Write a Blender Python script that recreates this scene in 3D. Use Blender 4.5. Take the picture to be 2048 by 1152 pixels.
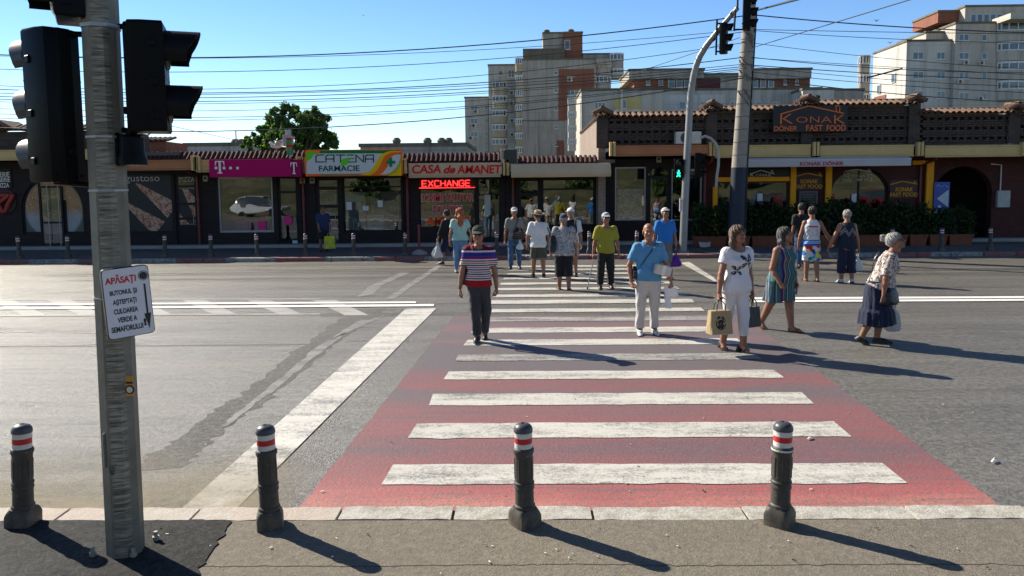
import bpy, math, random
import numpy as np
from mathutils import Vector, Matrix
random.seed(7)
RNG = np.random.default_rng(7)
for o in list(bpy.data.objects): bpy.data.objects.remove(o)
SC = bpy.context.scene
COL = SC.collection
rad = math.radians

# ------------------------------------------------------------------ camera
FPX, PCX, PCY, CAMH = 1490.0, 1024.0, 502.4, 2.27
R_CAM = (Matrix.Rotation(rad(1.0), 4, 'Z') @ Matrix.Rotation(rad(90 - 5.0), 4, 'X') @ Matrix.Rotation(rad(-0.57), 4, 'Z'))
cam_d = bpy.data.cameras.new('camera'); cam = bpy.data.objects.new('camera', cam_d); COL.objects.link(cam)
cam.matrix_world = Matrix.Translation((0, 0, CAMH)) @ R_CAM
cam_d.sensor_width = 36; cam_d.lens = 36 * FPX / 2048; cam_d.shift_y = -(576 - PCY) / 2048
cam_d.clip_start = 0.1; cam_d.clip_end = 3000
SC.camera = cam
# ------------------------------------------------------------------ sky and sun
SUN_EL, SUN_AZ = rad(34.5), math.atan2(0.57, -0.82)          # azimuth as an angle from +X
sunv = Vector((math.cos(SUN_EL) * math.cos(SUN_AZ), math.cos(SUN_EL) * math.sin(SUN_AZ), math.sin(SUN_EL)))
w = bpy.data.worlds.new('World'); SC.world = w; w.use_nodes = True
nt = w.node_tree; bg = nt.nodes['Background']
sky = nt.nodes.new('ShaderNodeTexSky'); sky.sky_type = 'NISHITA'; sky.sun_disc = False
sky.sun_elevation = SUN_EL; sky.sun_rotation = math.pi / 2 - SUN_AZ
sky.altitude = 300; sky.air_density = 1.0; sky.dust_density = 0.0; sky.ozone_density = 3.0
hs = nt.nodes.new('ShaderNodeHueSaturation'); hs.inputs['Saturation'].default_value = 1.2; hs.inputs['Hue'].default_value = 0.508
nt.links.new(sky.outputs[0], hs.inputs['Color']); # sky dimmed and greyed above the view, added to darken the shadow fill
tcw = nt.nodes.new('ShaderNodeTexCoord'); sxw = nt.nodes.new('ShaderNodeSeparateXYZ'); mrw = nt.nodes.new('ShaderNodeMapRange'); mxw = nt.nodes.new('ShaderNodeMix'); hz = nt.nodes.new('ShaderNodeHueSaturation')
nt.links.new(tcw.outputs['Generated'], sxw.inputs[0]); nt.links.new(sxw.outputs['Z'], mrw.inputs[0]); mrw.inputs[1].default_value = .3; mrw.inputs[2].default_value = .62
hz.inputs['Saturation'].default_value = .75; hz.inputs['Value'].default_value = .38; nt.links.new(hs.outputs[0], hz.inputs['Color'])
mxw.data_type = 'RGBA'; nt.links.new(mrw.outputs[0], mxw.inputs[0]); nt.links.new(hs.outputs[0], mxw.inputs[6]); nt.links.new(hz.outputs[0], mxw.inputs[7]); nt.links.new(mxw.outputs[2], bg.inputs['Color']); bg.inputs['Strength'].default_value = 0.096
sd = bpy.data.lights.new('sun', 'SUN'); sd.energy = 5.0; sd.angle = rad(0.5); sd.color = (1, 0.92, 0.78)
sun = bpy.data.objects.new('sun', sd); COL.objects.link(sun); sun.location = (-30, 20, 40)
sun.rotation_euler = (-sunv).to_track_quat('-Z', 'Y').to_euler()
SC.view_settings.view_transform = 'Standard'; SC.view_settings.look = 'None'
SC.view_settings.exposure = 0.9; SC.view_settings.gamma = 1
SC.cycles.max_bounces = 6; SC.cycles.transparent_max_bounces = 12
SC.cycles.sample_clamp_indirect = 6; SC.cycles.caustics_reflective = False; SC.cycles.caustics_refractive = False

# ------------------------------------------------------------------ pixels (2048 x 1152) to places
def ray(px, py): return R_CAM.to_3x3() @ Vector(((px - PCX) / FPX, -(py - PCY) / FPX, -1.0))
def G(px, py, z=0.0):
    d = ray(px, py); t = (z - CAMH) / d.z
    return Vector((d.x * t, d.y * t, z))
def P(px, py, Y):
    d = ray(px, py); t = Y / d.y
    return Vector((d.x * t, Y, CAMH + d.z * t))
def RECT(x0, y0, x1, y1, Y):
    ym = (y0 + y1) / 2; xm = (x0 + x1) / 2
    return P(x0, ym, Y).x, P(x1, ym, Y).x, P(xm, y1, Y).z, P(xm, y0, Y).z      # X0 X1 Z0 Z1

# ------------------------------------------------------------------ materials
MATS = {}
class NT:
    """tiny node-graph helper"""
    def __init__(s, name):
        s.m = bpy.data.materials.new(name); s.m.use_nodes = True; s.t = s.m.node_tree
        s.b = s.t.nodes['Principled BSDF']; s.out = s.t.nodes['Material Output']
    def n(s, typ, **kw):
        q = s.t.nodes.new(typ)
        for k, v in kw.items():
            if k.startswith('i_'):
                k = k[2:]; k = int(k) if k.isdigit() else k.replace('_', ' ')
                s.set(q.inputs[k], v)
            else: setattr(q, k, v)
        return q
    def set(s, sock, v):
        if isinstance(v, bpy.types.NodeSocket): s.t.links.new(v, sock)
        else:
            if isinstance(v, (tuple, list)) and len(v) == 3 and sock.type == 'RGBA': v = (*v, 1)
            sock.default_value = v
    def co(s): return s.n('ShaderNodeTexCoord').outputs['Object']
    def map(s, v, scale=(1, 1, 1), loc=(0, 0, 0), rot=(0, 0, 0)):
        return s.n('ShaderNodeMapping', i_Vector=v, i_Scale=scale, i_Location=loc, i_Rotation=rot).outputs[0]
    def noise(s, v, scale, detail=3, rough=0.5, dist=0.0):
        return s.n('ShaderNodeTexNoise', i_Vector=v, i_Scale=scale, i_Detail=detail, i_Roughness=rough, i_Distortion=dist).outputs[0]
    def math(s, op, a, b=0.0, c=0.0, clamp=False):
        q = s.n('ShaderNodeMath', operation=op, use_clamp=clamp)
        s.set(q.inputs[0], a); s.set(q.inputs[1], b); s.set(q.inputs[2], c)
        return q.outputs[0]
    def ramp(s, f, stops, interp='LINEAR'):
        q = s.n('ShaderNodeValToRGB'); s.set(q.inputs[0], f); r = q.color_ramp; r.interpolation = interp
        while len(r.elements) < len(stops): r.elements.new(0.5)
        for e, (p, c) in zip(r.elements, stops):
            e.position = p; e.color = (*c, 1) if len(c) == 3 else c
        return q.outputs[0]
    def sm(s, f, a, b, c0=0.0, c1=1.0):
        q = s.n('ShaderNodeMapRange', clamp=True); s.set(q.inputs[0], f)
        for i, v in enumerate((a, b, c0, c1)): s.set(q.inputs[i + 1], v)
        return q.outputs[0]
    def mix(s, f, a, b, typ='MIX'):
        q = s.n('ShaderNodeMix', data_type='RGBA', blend_type=typ, clamp_factor=True)
        s.set(q.inputs[0], f); s.set(q.inputs[6], a); s.set(q.inputs[7], b)
        return q.outputs[2]
    def xyz(s, v):
        q = s.n('ShaderNodeSeparateXYZ'); s.set(q.inputs[0], v); return q.outputs
    def comb(s, x, y, z):
        q = s.n('ShaderNodeCombineXYZ')
        for i, v in enumerate((x, y, z)): s.set(q.inputs[i], v)
        return q.outputs[0]
    def bump(s, h, strength=0.3, dist=0.01):
        q = s.n('ShaderNodeBump', i_Strength=strength, i_Distance=dist); s.set(q.inputs['Height'], h)
        s.t.links.new(q.outputs[0], s.b.inputs['Normal'])
    def fin(s, col=None, rough=None, metal=None, spec=None):
        if col is not None: s.set(s.b.inputs['Base Color'], col)
        if rough is not None: s.set(s.b.inputs['Roughness'], rough)
        if metal is not None: s.set(s.b.inputs['Metallic'], metal)
        if spec is not None: s.set(s.b.inputs['Specular IOR Level'], spec)
        return s.m
def c3(h):
    """sRGB hex -> linear"""
    v = [int(h[i:i + 2], 16) / 255 for i in (0, 2, 4)]
    return tuple(x / 12.92 if x <= .04045 else ((x + .055) / 1.055) ** 2.4 for x in v)
def sc(c, f): return tuple(min(1, x * f) for x in c)
def plain(name, col, rough=0.6, metal=0.0, var=0.2, scale=6.0, bump=0.0, bscale=60.0, spec=0.4):
    if name in MATS: return MATS[name]
    g = NT(name); v = g.co()
    a = g.noise(v, scale, 4, 0.6); b = g.noise(v, scale * 9, 2, 0.6)
    f = g.math('ADD', g.math('MULTIPLY', a, 0.65), g.math('MULTIPLY', b, 0.35))
    f = g.sm(f, 0.3, 0.7)
    c = g.mix(f, sc(col, 1 - var), sc(col, 1 + var))
    if bump: g.bump(g.noise(v, bscale, 3, 0.6), bump, 0.01)
    MATS[name] = g.fin(c, g.sm(b, 0.2, 0.8, max(0, rough - .06), min(1, rough + .06)), metal, spec)
    return MATS[name]
def cloth(name, col, var=0.14):
    if name in MATS: return MATS[name]
    g = NT(name); v = g.co()
    f = g.noise(v, 5, 3, 0.6)
    fold = g.noise(g.map(v, (7, 7, 3)), 1.6, 3, 0.55, 0.6)
    weave = g.noise(v, 260, 1)
    c = g.mix(g.sm(f, .3, .7), sc(col, 1 - var), sc(col, 1 + var))
    g.bump(g.math('ADD', fold, g.math('MULTIPLY', weave, 0.04)), 0.75, 0.05)
    g.b.inputs['Sheen Weight'].default_value = 0.15
    MATS[name] = g.fin(c, 0.85, 0, 0.2); return MATS[name]
def emit(name, col, strength):
    if name in MATS: return MATS[name]
    g = NT(name); g.set(g.b.inputs['Emission Color'], col); g.b.inputs['Emission Strength'].default_value = strength
    MATS[name] = g.fin(col, 0.4); return MATS[name]

# ------------------------------------------------------------------ objects
def empty(name, loc, label=None, cat=None, group=None, rz=0.0):
    o = bpy.data.objects.new(name, None); COL.objects.link(o); o.location = loc; o.rotation_euler = (0, 0, rz)
    o.empty_display_size = 0.2
    return tag(o, label, cat, group)
def tag(o, label=None, cat=None, group=None, kind=None):
    if label: o['label'] = label
    if cat: o['category'] = cat
    if group: o['group'] = group
    if kind: o['kind'] = kind
    return o
def origin_of(o):
    v = Vector((0, 0, 0))
    while o is not None: v = v + o.location; o = o.parent
    return v
def copy_tree(o, parent=None):
    c = o.copy(); COL.objects.link(c)
    if parent is not None: c.parent = parent
    for ch in list(o.children): copy_tree(ch, c)
    return c
class MB:
    """collects shapes into one mesh object"""
    def __init__(s): s.v = []; s.f = []; s.m = []; s.M = Matrix.Identity(4); s.i = 0
    def add(s, vs, fs, mi=None):
        n = len(s.v); s.v += [tuple(s.M @ Vector(p)) for p in vs]
        s.f += [tuple(i + n for i in q) for q in fs]; s.m += [s.i if mi is None else mi] * len(fs)
        return s
    def box(s, x0, x1, y0, y1, z0, z1, bev=0.0):
        if bev > 0:
            b = min(bev, abs(x1 - x0) / 2.01, abs(y1 - y0) / 2.01, abs(z1 - z0) / 2.01)
            o = [(x0 + b, y0), (x1 - b, y0), (x1, y0 + b), (x1, y1 - b), (x1 - b, y1), (x0 + b, y1), (x0, y1 - b), (x0, y0 + b)]
            q = [(x0 + b, y0 + b), (x1 - b, y0 + b), (x1 - b, y0 + b), (x1 - b, y1 - b), (x1 - b, y1 - b), (x0 + b, y1 - b), (x0 + b, y1 - b), (x0 + b, y0 + b)]
            return s.rings([[(*p, z0) for p in q], [(*p, z0 + b) for p in o], [(*p, z1 - b) for p in o], [(*p, z1) for p in q]], caps=True)
        vs = [(x, y, z) for z in (z0, z1) for y in (y0, y1) for x in (x0, x1)]
        return s.add(vs, [(0, 2, 3, 1), (4, 5, 7, 6), (0, 1, 5, 4), (2, 6, 7, 3), (0, 4, 6, 2), (1, 3, 7, 5)])
    def rings(s, rs, caps=True, closed=True):
        n = len(rs[0]); vs = [p for r in rs for p in r]; fs = []
        for k in range(len(rs) - 1):
            for i in range(n if closed else n - 1):
                j = (i + 1) % n
                fs.append((k * n + i, k * n + j, (k + 1) * n + j, (k + 1) * n + i))
        if caps: fs += [tuple(range(n - 1, -1, -1)), tuple(range((len(rs) - 1) * n, len(rs) * n))]
        return s.add(vs, fs)
    def lathe(s, prof, c=(0, 0, 0), n=20, caps=True, axis='z'):
        rs = []
        for r, h in prof:
            ring = []
            for k in range(n):
                a = 2 * math.pi * k / n; u, v2 = r * math.cos(a), r * math.sin(a)
                p = (u, v2, h) if axis == 'z' else ((u, -h, v2) if axis == 'y' else (h, u, v2))
                ring.append((c[0] + p[0], c[1] + p[1], c[2] + p[2]))
            rs.append(ring)
        return s.rings(rs, caps)
    def tube(s, pts, r, n=8, caps=True):
        pts = [Vector(p) for p in pts]; rr = r if isinstance(r, (list, tuple)) else [r] * len(pts)
        rs = []; prev = None
        for k, p in enumerate(pts):
            d = (pts[min(k + 1, len(pts) - 1)] - pts[max(k - 1, 0)])
            if d.length < 1e-9: d = Vector((0, 0, 1))
            d.normalize()
            a = prev if prev is not None else (Vector((1, 0, 0)) if abs(d.x) < 0.9 else Vector((0, 1, 0)))
            u = (a - d * a.dot(d)).normalized(); v2 = d.cross(u); prev = u
            rs.append([tuple(p + (u * math.cos(2 * math.pi * i / n) + v2 * math.sin(2 * math.pi * i / n)) * rr[k]) for i in range(n)])
        return s.rings(rs, caps)
    def prism(s, outline, t0, t1, axis='y'):
        """outline in the plane across axis; y: outline=(x,z)"""
        def q(a, b, t): return (a, t, b) if axis == 'y' else ((a, b, t) if axis == 'z' else (t, a, b))
        area = sum(outline[i][0] * outline[(i + 1) % len(outline)][1] - outline[(i + 1) % len(outline)][0] * outline[i][1] for i in range(len(outline)))
        if area < 0: outline = outline[::-1]
        return s.rings([[q(a, b, t1) for a, b in outline], [q(a, b, t0) for a, b in outline]] if axis == 'y' else
                       [[q(a, b, t0) for a, b in outline], [q(a, b, t1) for a, b in outline]], caps=True)
    def ell(s, c, r, nu=14, nv=9):
        rs = []
        for k in range(1, nv):
            t = math.pi * k / nv
            rs.append([(c[0] + r[0] * math.sin(t) * math.cos(2 * math.pi * i / nu), c[1] + r[1] * math.sin(t) * math.sin(2 * math.pi * i / nu), c[2] - r[2] * math.cos(t)) for i in range(nu)])
        return s.rings(rs, True)
    def strip(s, pts, wd, y0, y1):
        """thick stroke in the xz plane (letters)"""
        for (a, b) in zip(pts[:-1], pts[1:]):
            a = Vector((a[0], a[1])); b = Vector((b[0], b[1])); d = b - a
            if d.length < 1e-6: continue
            d.normalize(); nn = Vector((-d.y, d.x)) * wd / 2; e = d * wd * .32
            s.prism([tuple(a - e + nn), tuple(a - e - nn), tuple(b + e - nn), tuple(b + e + nn)], y0, y1)
        return s
    def build(s, name, mats, parent=None, smooth=None, local=False, loc=None):
        if not isinstance(mats, (list, tuple)): mats = [mats]
        off = Vector((0, 0, 0))
        if parent is not None and not local: off = origin_of(parent)
        if loc is not None: off = Vector(loc)
        me = bpy.data.meshes.new(name)
        me.from_pydata([(p[0] - off.x, p[1] - off.y, p[2] - off.z) for p in s.v], [], s.f)
        for m in mats: me.materials.append(m)
        me.polygons.foreach_set('material_index', s.m)
        if smooth is not None:
            me.polygons.foreach_set('use_smooth', [True] * len(me.polygons)); me.set_sharp_from_angle(angle=rad(smooth))
        me.update()
        o = bpy.data.objects.new(name, me); COL.objects.link(o)
        if parent is not None: o.parent = parent
        if loc is not None: o.location = loc
        return o
def np_mesh(name, v, f, mats, parent=None, smooth=True, midx=None):
    me = bpy.data.meshes.new(name); nv, nf = len(v), len(f); k = f.shape[1]
    me.vertices.add(nv); me.vertices.foreach_set('co', np.ascontiguousarray(v, dtype=np.float32).ravel())
    me.loops.add(nf * k); me.loops.foreach_set('vertex_index', np.ascontiguousarray(f, dtype=np.int32).ravel())
    me.polygons.add(nf); me.polygons.foreach_set('loop_start', np.arange(0, nf * k, k, dtype=np.int32))
    if not isinstance(mats, (list, tuple)): mats = [mats]
    for m in mats: me.materials.append(m)
    me.update(calc_edges=True); me.validate()
    if midx is not None: me.polygons.foreach_set('material_index', np.asarray(midx, dtype=np.int32))
    me.polygons.foreach_set('use_smooth', np.full(nf, smooth)); me.update()
    o = bpy.data.objects.new(name, me); COL.objects.link(o)
    if parent is not None: o.parent = parent
    return o
def text_mb(mb, s, x0, x1, z0, z1, y, depth=0.01, bold=0.0, shear=0.0, mi=None):
    """real letters, fitted to the box x0..x1, z0..z1, front face at y (facing -Y)"""
    cu = bpy.data.curves.new('t', 'FONT'); cu.body = s; cu.extrude = 0.0; cu.offset = bold; cu.shear = shear
    cu.resolution_u = 4
    ob = bpy.data.objects.new('t', cu); COL.objects.link(ob)
    dg = bpy.context.evaluated_depsgraph_get(); dg.update()
    me = bpy.data.meshes.new_from_object(ob.evaluated_get(dg))
    co = np.array([v.co[:] for v in me.vertices]); fs = [tuple(p.vertices) for p in me.polygons]
    bpy.data.objects.remove(ob); bpy.data.curves.remove(cu); bpy.data.meshes.remove(me)
    lo, hi = co.min(0), co.max(0)
    X = x0 + (co[:, 0] - lo[0]) / (hi[0] - lo[0]) * (x1 - x0); Z = z0 + (co[:, 1] - lo[1]) / max(1e-6, hi[1] - lo[1]) * (z1 - z0)
    n = len(co); front = [(X[i], y, Z[i]) for i in range(n)]; back = [(X[i], y + depth, Z[i]) for i in range(n)]
    edges = {}
    for q in fs:
        for i in range(len(q)):
            a, b = q[i], q[(i + 1) % len(q)]; edges[(a, b)] = edges.get((a, b), 0) + 1
    side = [(a, a + n, b + n, b) for (a, b) in edges if (b, a) not in edges]
    mb.add(front + back, fs + side, mi)
    return mb
# ------------------------------------------------------------------ ground materials
def asphalt(name, base, tint=(1, .98, .94), stretch=True, rough=0.62, grain=1.0, contrast=0.45, spec=.4):
    g = NT(name); v = g.co()
    speck = g.noise(v, 70, 3, 0.8); fine = g.noise(v, 24, 4, 0.8); mid = g.noise(v, 15.0, 6, 0.95)
    big = g.noise(v, 0.35, 5, 0.6, 0.4)
    tr = g.noise(g.map(v, (0.05, 1.1, 1)), 1.5, 4, 0.6)
    tr2 = g.noise(g.map(v, (0.22, 5.5, 1)), 1.3, 3, 0.6, 0.3)
    f = g.math('ADD', g.math('MULTIPLY', big, 0.45), g.math('MULTIPLY', tr if stretch else big, 0.55))
    c = g.mix(g.sm(f, 0.3, 0.7), sc(base, 1 - contrast * .6), sc(base, 1 + contrast * .6))
    if stretch: c = g.mix(g.sm(tr2, .52, .72, 0, .45), c, sc(base, 0.6))
    if stretch: c = g.mix(g.sm(g.noise(g.map(v, (.12, 8, 1)), 1.2, 3, .6), .54, .7, 0, .55), c, sc(base, 1.7))
    c = g.mix(g.sm(speck, 0.5, 0.66, 0, 0.8 * grain), c, sc(base, 2.4))
    c = g.mix(g.sm(fine, 0.36, 0.5, 0.75 * grain, 0), c, sc(base, 0.35))
    c = g.mix(g.sm(mid, .505, .56, 0, .5 * grain), c, sc(base, 2.2)); c = g.mix(g.sm(mid, .44, .49, .5 * grain, 0), c, sc(base, .45))
    st = g.noise(g.map(v, (.5, .9, 1)), 1.1, 5, .65, .5); c = g.mix(g.sm(st, .56, .7, 0, .5), c, sc(base, .55))
    # cracks
    vo = g.n('ShaderNodeTexVoronoi', feature='DISTANCE_TO_EDGE', i_Vector=g.map(v, (0.32, 0.8, 1), rot=(0, 0, .1)), i_Scale=0.55)
    wob = g.noise(v, 2.2, 4, 0.6)
    d = g.math('ADD', vo.outputs[0], g.math('MULTIPLY', g.math('SUBTRACT', wob, .5), 0.05))
    ck = g.math('MULTIPLY', g.sm(d, 0.0, 0.006, 1, 0), g.sm(g.noise(v, .5, 2), .52, .6))
    c = g.mix(g.math('MULTIPLY', ck, .7), c, sc(base, .25))
    c = g.mix(1.0, c, tint, 'MULTIPLY')
    h = g.math('ADD', g.math('ADD', g.math('MULTIPLY', speck, .6), g.math('MULTIPLY', fine, .7)), g.math('MULTIPLY', mid, 1.2))
    g.bump(h, 0.7, 0.02)
    return g.fin(c, g.sm(g.math('ADD', g.math('MULTIPLY', tr, .5), g.math('MULTIPLY', tr2, .5)) if stretch else big, .36, .64, rough - .15, rough + .15), 0, spec)
M_road = asphalt('asphalt_road', (0.12, 0.114, 0.104), rough=.42, spec=.65)
M_pave = asphalt('asphalt_pavement', (0.185, 0.165, 0.135), stretch=False, rough=.9, grain=.32, contrast=.22)
M_patch = asphalt('asphalt_patch', (0.026, 0.026, 0.026), stretch=False, rough=.85, spec=.2, grain=1.3, contrast=.3)
M_seam = asphalt('asphalt_seam', (0.088, 0.086, 0.083), stretch=False, rough=.7, grain=1.2)
M_farpave = asphalt('asphalt_far', (0.11, 0.11, 0.115), stretch=False, rough=.85, grain=.6)
def paint(name, col, wear=0.5, edge=0.58, rough=0.55, stretch=True):
    """road paint worn through to the asphalt below"""
    g = NT(name); v = g.co()
    a = g.noise(g.map(v, (.5, 1.8, 1)) if stretch else v, 2.2, 5, 0.7); b = g.noise(v, 55, 3, 0.75); b2 = g.noise(v, 14, 4, .7)
    f = g.math('ADD', g.math('ADD', g.math('MULTIPLY', a, .42), g.math('MULTIPLY', b, .38)), g.math('MULTIPLY', b2, .2))
    m = g.sm(f, edge - .05, edge + .07)
    dirt = g.noise(g.map(v, (.3, 2, 1)), 3, 4, .65)
    c = g.mix(g.sm(dirt, .35, .75, 0, .42), col, sc(col, .52))
    c = g.mix(g.math('MULTIPLY', m, wear), c, (.1, .098, .095))
    g.bump(g.noise(v, 80, 2), .3, .006)
    return g.fin(c, rough, 0, .45)
M_white = paint('road_paint_white', (0.56, 0.54, 0.49), .85, .53)
M_white2 = paint('road_paint_fresh', (0.78, 0.77, 0.74), .4, .62)
M_stop = paint('road_paint_stop', (.62, .6, .55), .85, .535)
M_ghost = paint('road_paint_old', (0.29, 0.282, 0.265), .9, .495)
M_faint = paint('road_paint_ghost', (0.40, 0.39, 0.36), .85, .545)
def red_field():
    g = NT('crossing_red_paint'); v = g.co(); x = g.xyz(v)
    n1 = g.noise(g.map(v, (.35, 1.2, 1)), 1.6, 4, .6); n2 = g.noise(v, 24, 4, .75); n3 = g.noise(v, 1.1, 3, .5)
    yy = g.math('ADD', x[1], g.math('MULTIPLY', g.math('SUBTRACT', n1, .5), 1.0))
    red = (.36, .095, .09); red2 = (.25, .072, .074); pur = (.135, .075, .088); slate = (.105, .094, .103)
    def p(y): return (y - 5.0) / 9.0
    c = g.ramp(g.sm(yy, 5.0, 14.0), [(p(5.0), (.46, .19, .15)), (p(5.35), red), (p(5.75), red2), (p(6.25), pur), (p(6.75), red2), (p(7.35), (.2, .08, .085)),
             (p(8.0), slate), (p(8.35), (.21, .072, .078)), (p(8.7), (.19, .072, .08)), (p(9.0), slate), (p(9.7), slate), (p(10.5), slate), (p(10.8), (.17, .10, .11)), (p(11.2), slate),
             (p(11.9), (.18, .10, .11)), (p(12.4), slate), (p(13.0), (.17, .1, .105)), (p(13.6), (.16, .11, .11))])
    # wear paths towards the two long edges stay redder
    c = g.mix(g.math('MULTIPLY', g.sm(n3, .45, .7, 0, .4), g.sm(x[1], 7.0, 9.5, 1, 0)), c, red2)
    speck = g.noise(v, 90, 2, .7)
    c = g.mix(g.sm(n2, .45, .66, 0, .75), c, (.15, .115, .11)); tk = g.noise(g.map(v, (.4, 7, 1)), 1.4, 4, .65); c = g.mix(g.sm(tk, .5, .68, 0, .6), c, (.11, .095, .1))
    c = g.mix(g.sm(speck, .56, .75, 0, .5), c, (.42, .26, .24))
    c = g.mix(g.sm(speck, .26, .42, .4, 0), c, (.06, .04, .04))
    g.bump(g.math('ADD', speck, g.noise(v, 35, 3)), .4, .01)
    return g.fin(c, .6, 0, .45)
M_red = red_field()
def kerb_mat(name, period, cols, base):
    g = NT(name); v = g.co(); x = g.xyz(v)
    s_ = g.math('FRACT', g.math('DIVIDE', x[0], period))
    n = g.noise(v, 9, 5, .7); n2 = g.noise(v, 60, 3, .7)
    pc = g.ramp(s_, [(0, cols[0]), (.5, cols[1])], 'CONSTANT')
    c = g.mix(g.sm(n, .42, .62), pc, base)
    c = g.mix(g.sm(n2, .4, .7, 0, .5), c, sc(base, .6))
    g.bump(g.math('ADD', n, g.math('MULTIPLY', n2, .4)), .6, .02)
    return g.fin(c, .85)
M_kerb = kerb_mat('kerb_white', 900, ((.47, .45, .41), (.47, .45, .41)), (.31, .29, .25))
M_kerbp = kerb_mat('kerb_pinkish', 1.3, ((.46, .43, .39), (.45, .38, .345)), (.42, .36, .3))
M_fkerb = kerb_mat('kerb_red_white', 3.1, ((.40, .39, .36), (.34, .06, .06)), (.17, .165, .155))
M_dirt = plain('earth', (.10, .095, .06), .95, 0, .4, .3)

def flat(name, quads, mat, z, sub=False):
    mb = MB()
    for q in quads: mb.add([(p[0], p[1], z) for p in q], [tuple(range(len(q)))])
    o = mb.build(name, mat); o['kind'] = 'structure'; return o
YK0, YK1 = G(1000, 1039, .118).y, G(1000, 1013, .118).y        # near kerb
FK = G(1000, 520).y           # far kerb face
# big ground far beyond
MB().add([(-900, -400, -.06), (900, -400, -.06), (900, 1500, -.06), (-900, 1500, -.06)], [(0, 1, 2, 3)]).build('ground', M_dirt)['kind'] = 'structure'
MB().box(-60, 60, YK1, FK + .1, -.055, 0).build('road', M_road)['kind'] = 'structure'
# sandy dust lying along the near gutter
g = NT('gutter_dust'); v = g.co(); x = g.xyz(v)
n = g.noise(v, 1.3, 5, .65)
f = g.math('MULTIPLY', g.sm(g.math('ADD', x[1], g.math('MULTIPLY', g.math('SUBTRACT', n, .5), 1.0)), 5.1, 6.4, 1, 0), g.sm(n, .3, .55))
tr_ = g.n('ShaderNodeBsdfTransparent'); mx = g.n('ShaderNodeMixShader')
sp = g.noise(v, 80, 3, .7)
g.fin(g.mix(sp, (.26, .215, .135), (.37, .32, .22)), .95)
g.set(mx.inputs[0], g.math('MULTIPLY', g.math('MULTIPLY', f, g.sm(x[0], -2.0, -1.6, 1, 0)), .62)); g.t.links.new(tr_.outputs[0], mx.inputs[1]); g.t.links.new(g.b.outputs[0], mx.inputs[2]); g.t.links.new(mx.outputs[0], g.out.inputs[0])
flat('road_dust', [[(-16, YK1 + .005, 0), (-1.62, YK1 + .005, 0), (-1.35, 6.4, 0), (-16, 6.4, 0)]], g.m, 0.0175)

# near pavement and its kerb stones
MB().box(-40, 40, -6, YK0 - .014, -.05, .12).build('pavement', M_pave)['kind'] = 'structure'
# cracks in the near pavement: thin dark grooves
mb = MB(); cr = random.Random(3)
for (pts, wd) in ((((400, 1133), (700, 1132), (1000, 1129), (1180, 1128), (1400, 1131), (1700, 1129), (2100, 1128)), .006),):
    P3 = []
    for (a, b) in zip(pts[:-1], pts[1:]):
        A, B = G(*a, .1215), G(*b, .1215)
        for k in range(14): P3.append(A.lerp(B, k / 14) + Vector((0, cr.gauss(0, .0045), 0)))
    for a, b in zip(P3[:-1], P3[1:]): mb.add([(a.x, a.y - wd * cr.uniform(.3, .8), .1215), (b.x, b.y - wd * cr.uniform(.2, .6), .1215), (b.x, b.y + wd / 2, .1215), (a.x, a.y + wd / 2, .1215)], [(0, 1, 2, 3)])
mb.build('pavement_crack', plain('crack', (.03, .027, .022), .95))['kind'] = 'structure'
pp = [G(-60, 1185, .12), G(-60, 1042, .12), G(300, 1043, .12), G(462, 1041, .12), G(438, 1080, .12), G(398, 1145, .12), G(405, 1200, .12), G(330, 1260, .12)]
out = []
for a, b in zip(pp, pp[1:] + pp[:1]):
    for k in range(8):
        q = a.lerp(b, k / 8); out.append((q.x + cr.gauss(0, .012), min(q.y + cr.gauss(0, .010), YK0 - .006)))
MB().prism(out, .119, .127, 'z').build('asphalt_patch', M_patch)['kind'] = 'structure'
mb = MB(); xk = -14.0; kr = random.Random(5)
while xk < 14:
    L = kr.uniform(.75, 1.1); n = 9; dz = kr.uniform(-.006, .006)
    for k in range(n):
        x0 = xk + .008 + (L - .016) * k / n; x1 = xk + .008 + (L - .016) * (k + 1) / n
        pass
    outl = [(xk + .01 + (L - .02) * k / n, YK0 + kr.uniform(-.01, .014)) for k in range(n + 1)] + [(xk + L - .01 - (L - .02) * k / n, YK1 + kr.uniform(-.014, .006)) for k in range(n + 1)]
    mb.i = 1 if xk < -2.1 else 0
    mb.prism(outl, -.04, .118 + dz, 'z'); xk += L
mb.build('kerb', [M_kerb, M_kerbp], smooth=30)['kind'] = 'structure'
mb = MB(); mb.box(-14, 14, YK0 + .012, YK1 - .016, -.045, .098)
mb.build('kerb_joint', plain('kerb_mortar', (.09, .08, .065), .95))['kind'] = 'structure'

# far kerb, pavement, step
mb = MB(); xk = -45
while xk < 45:
    mb.box(xk + .006, xk + .994, FK, FK + .17, -.04, .125, .02); xk += 1.0
mb.build('kerb', M_fkerb)['kind'] = 'structure'
MB().box(-60, 60, FK + .174, 60, -.05, .12).build('pavement', M_farpave)['kind'] = 'structure'

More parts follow.
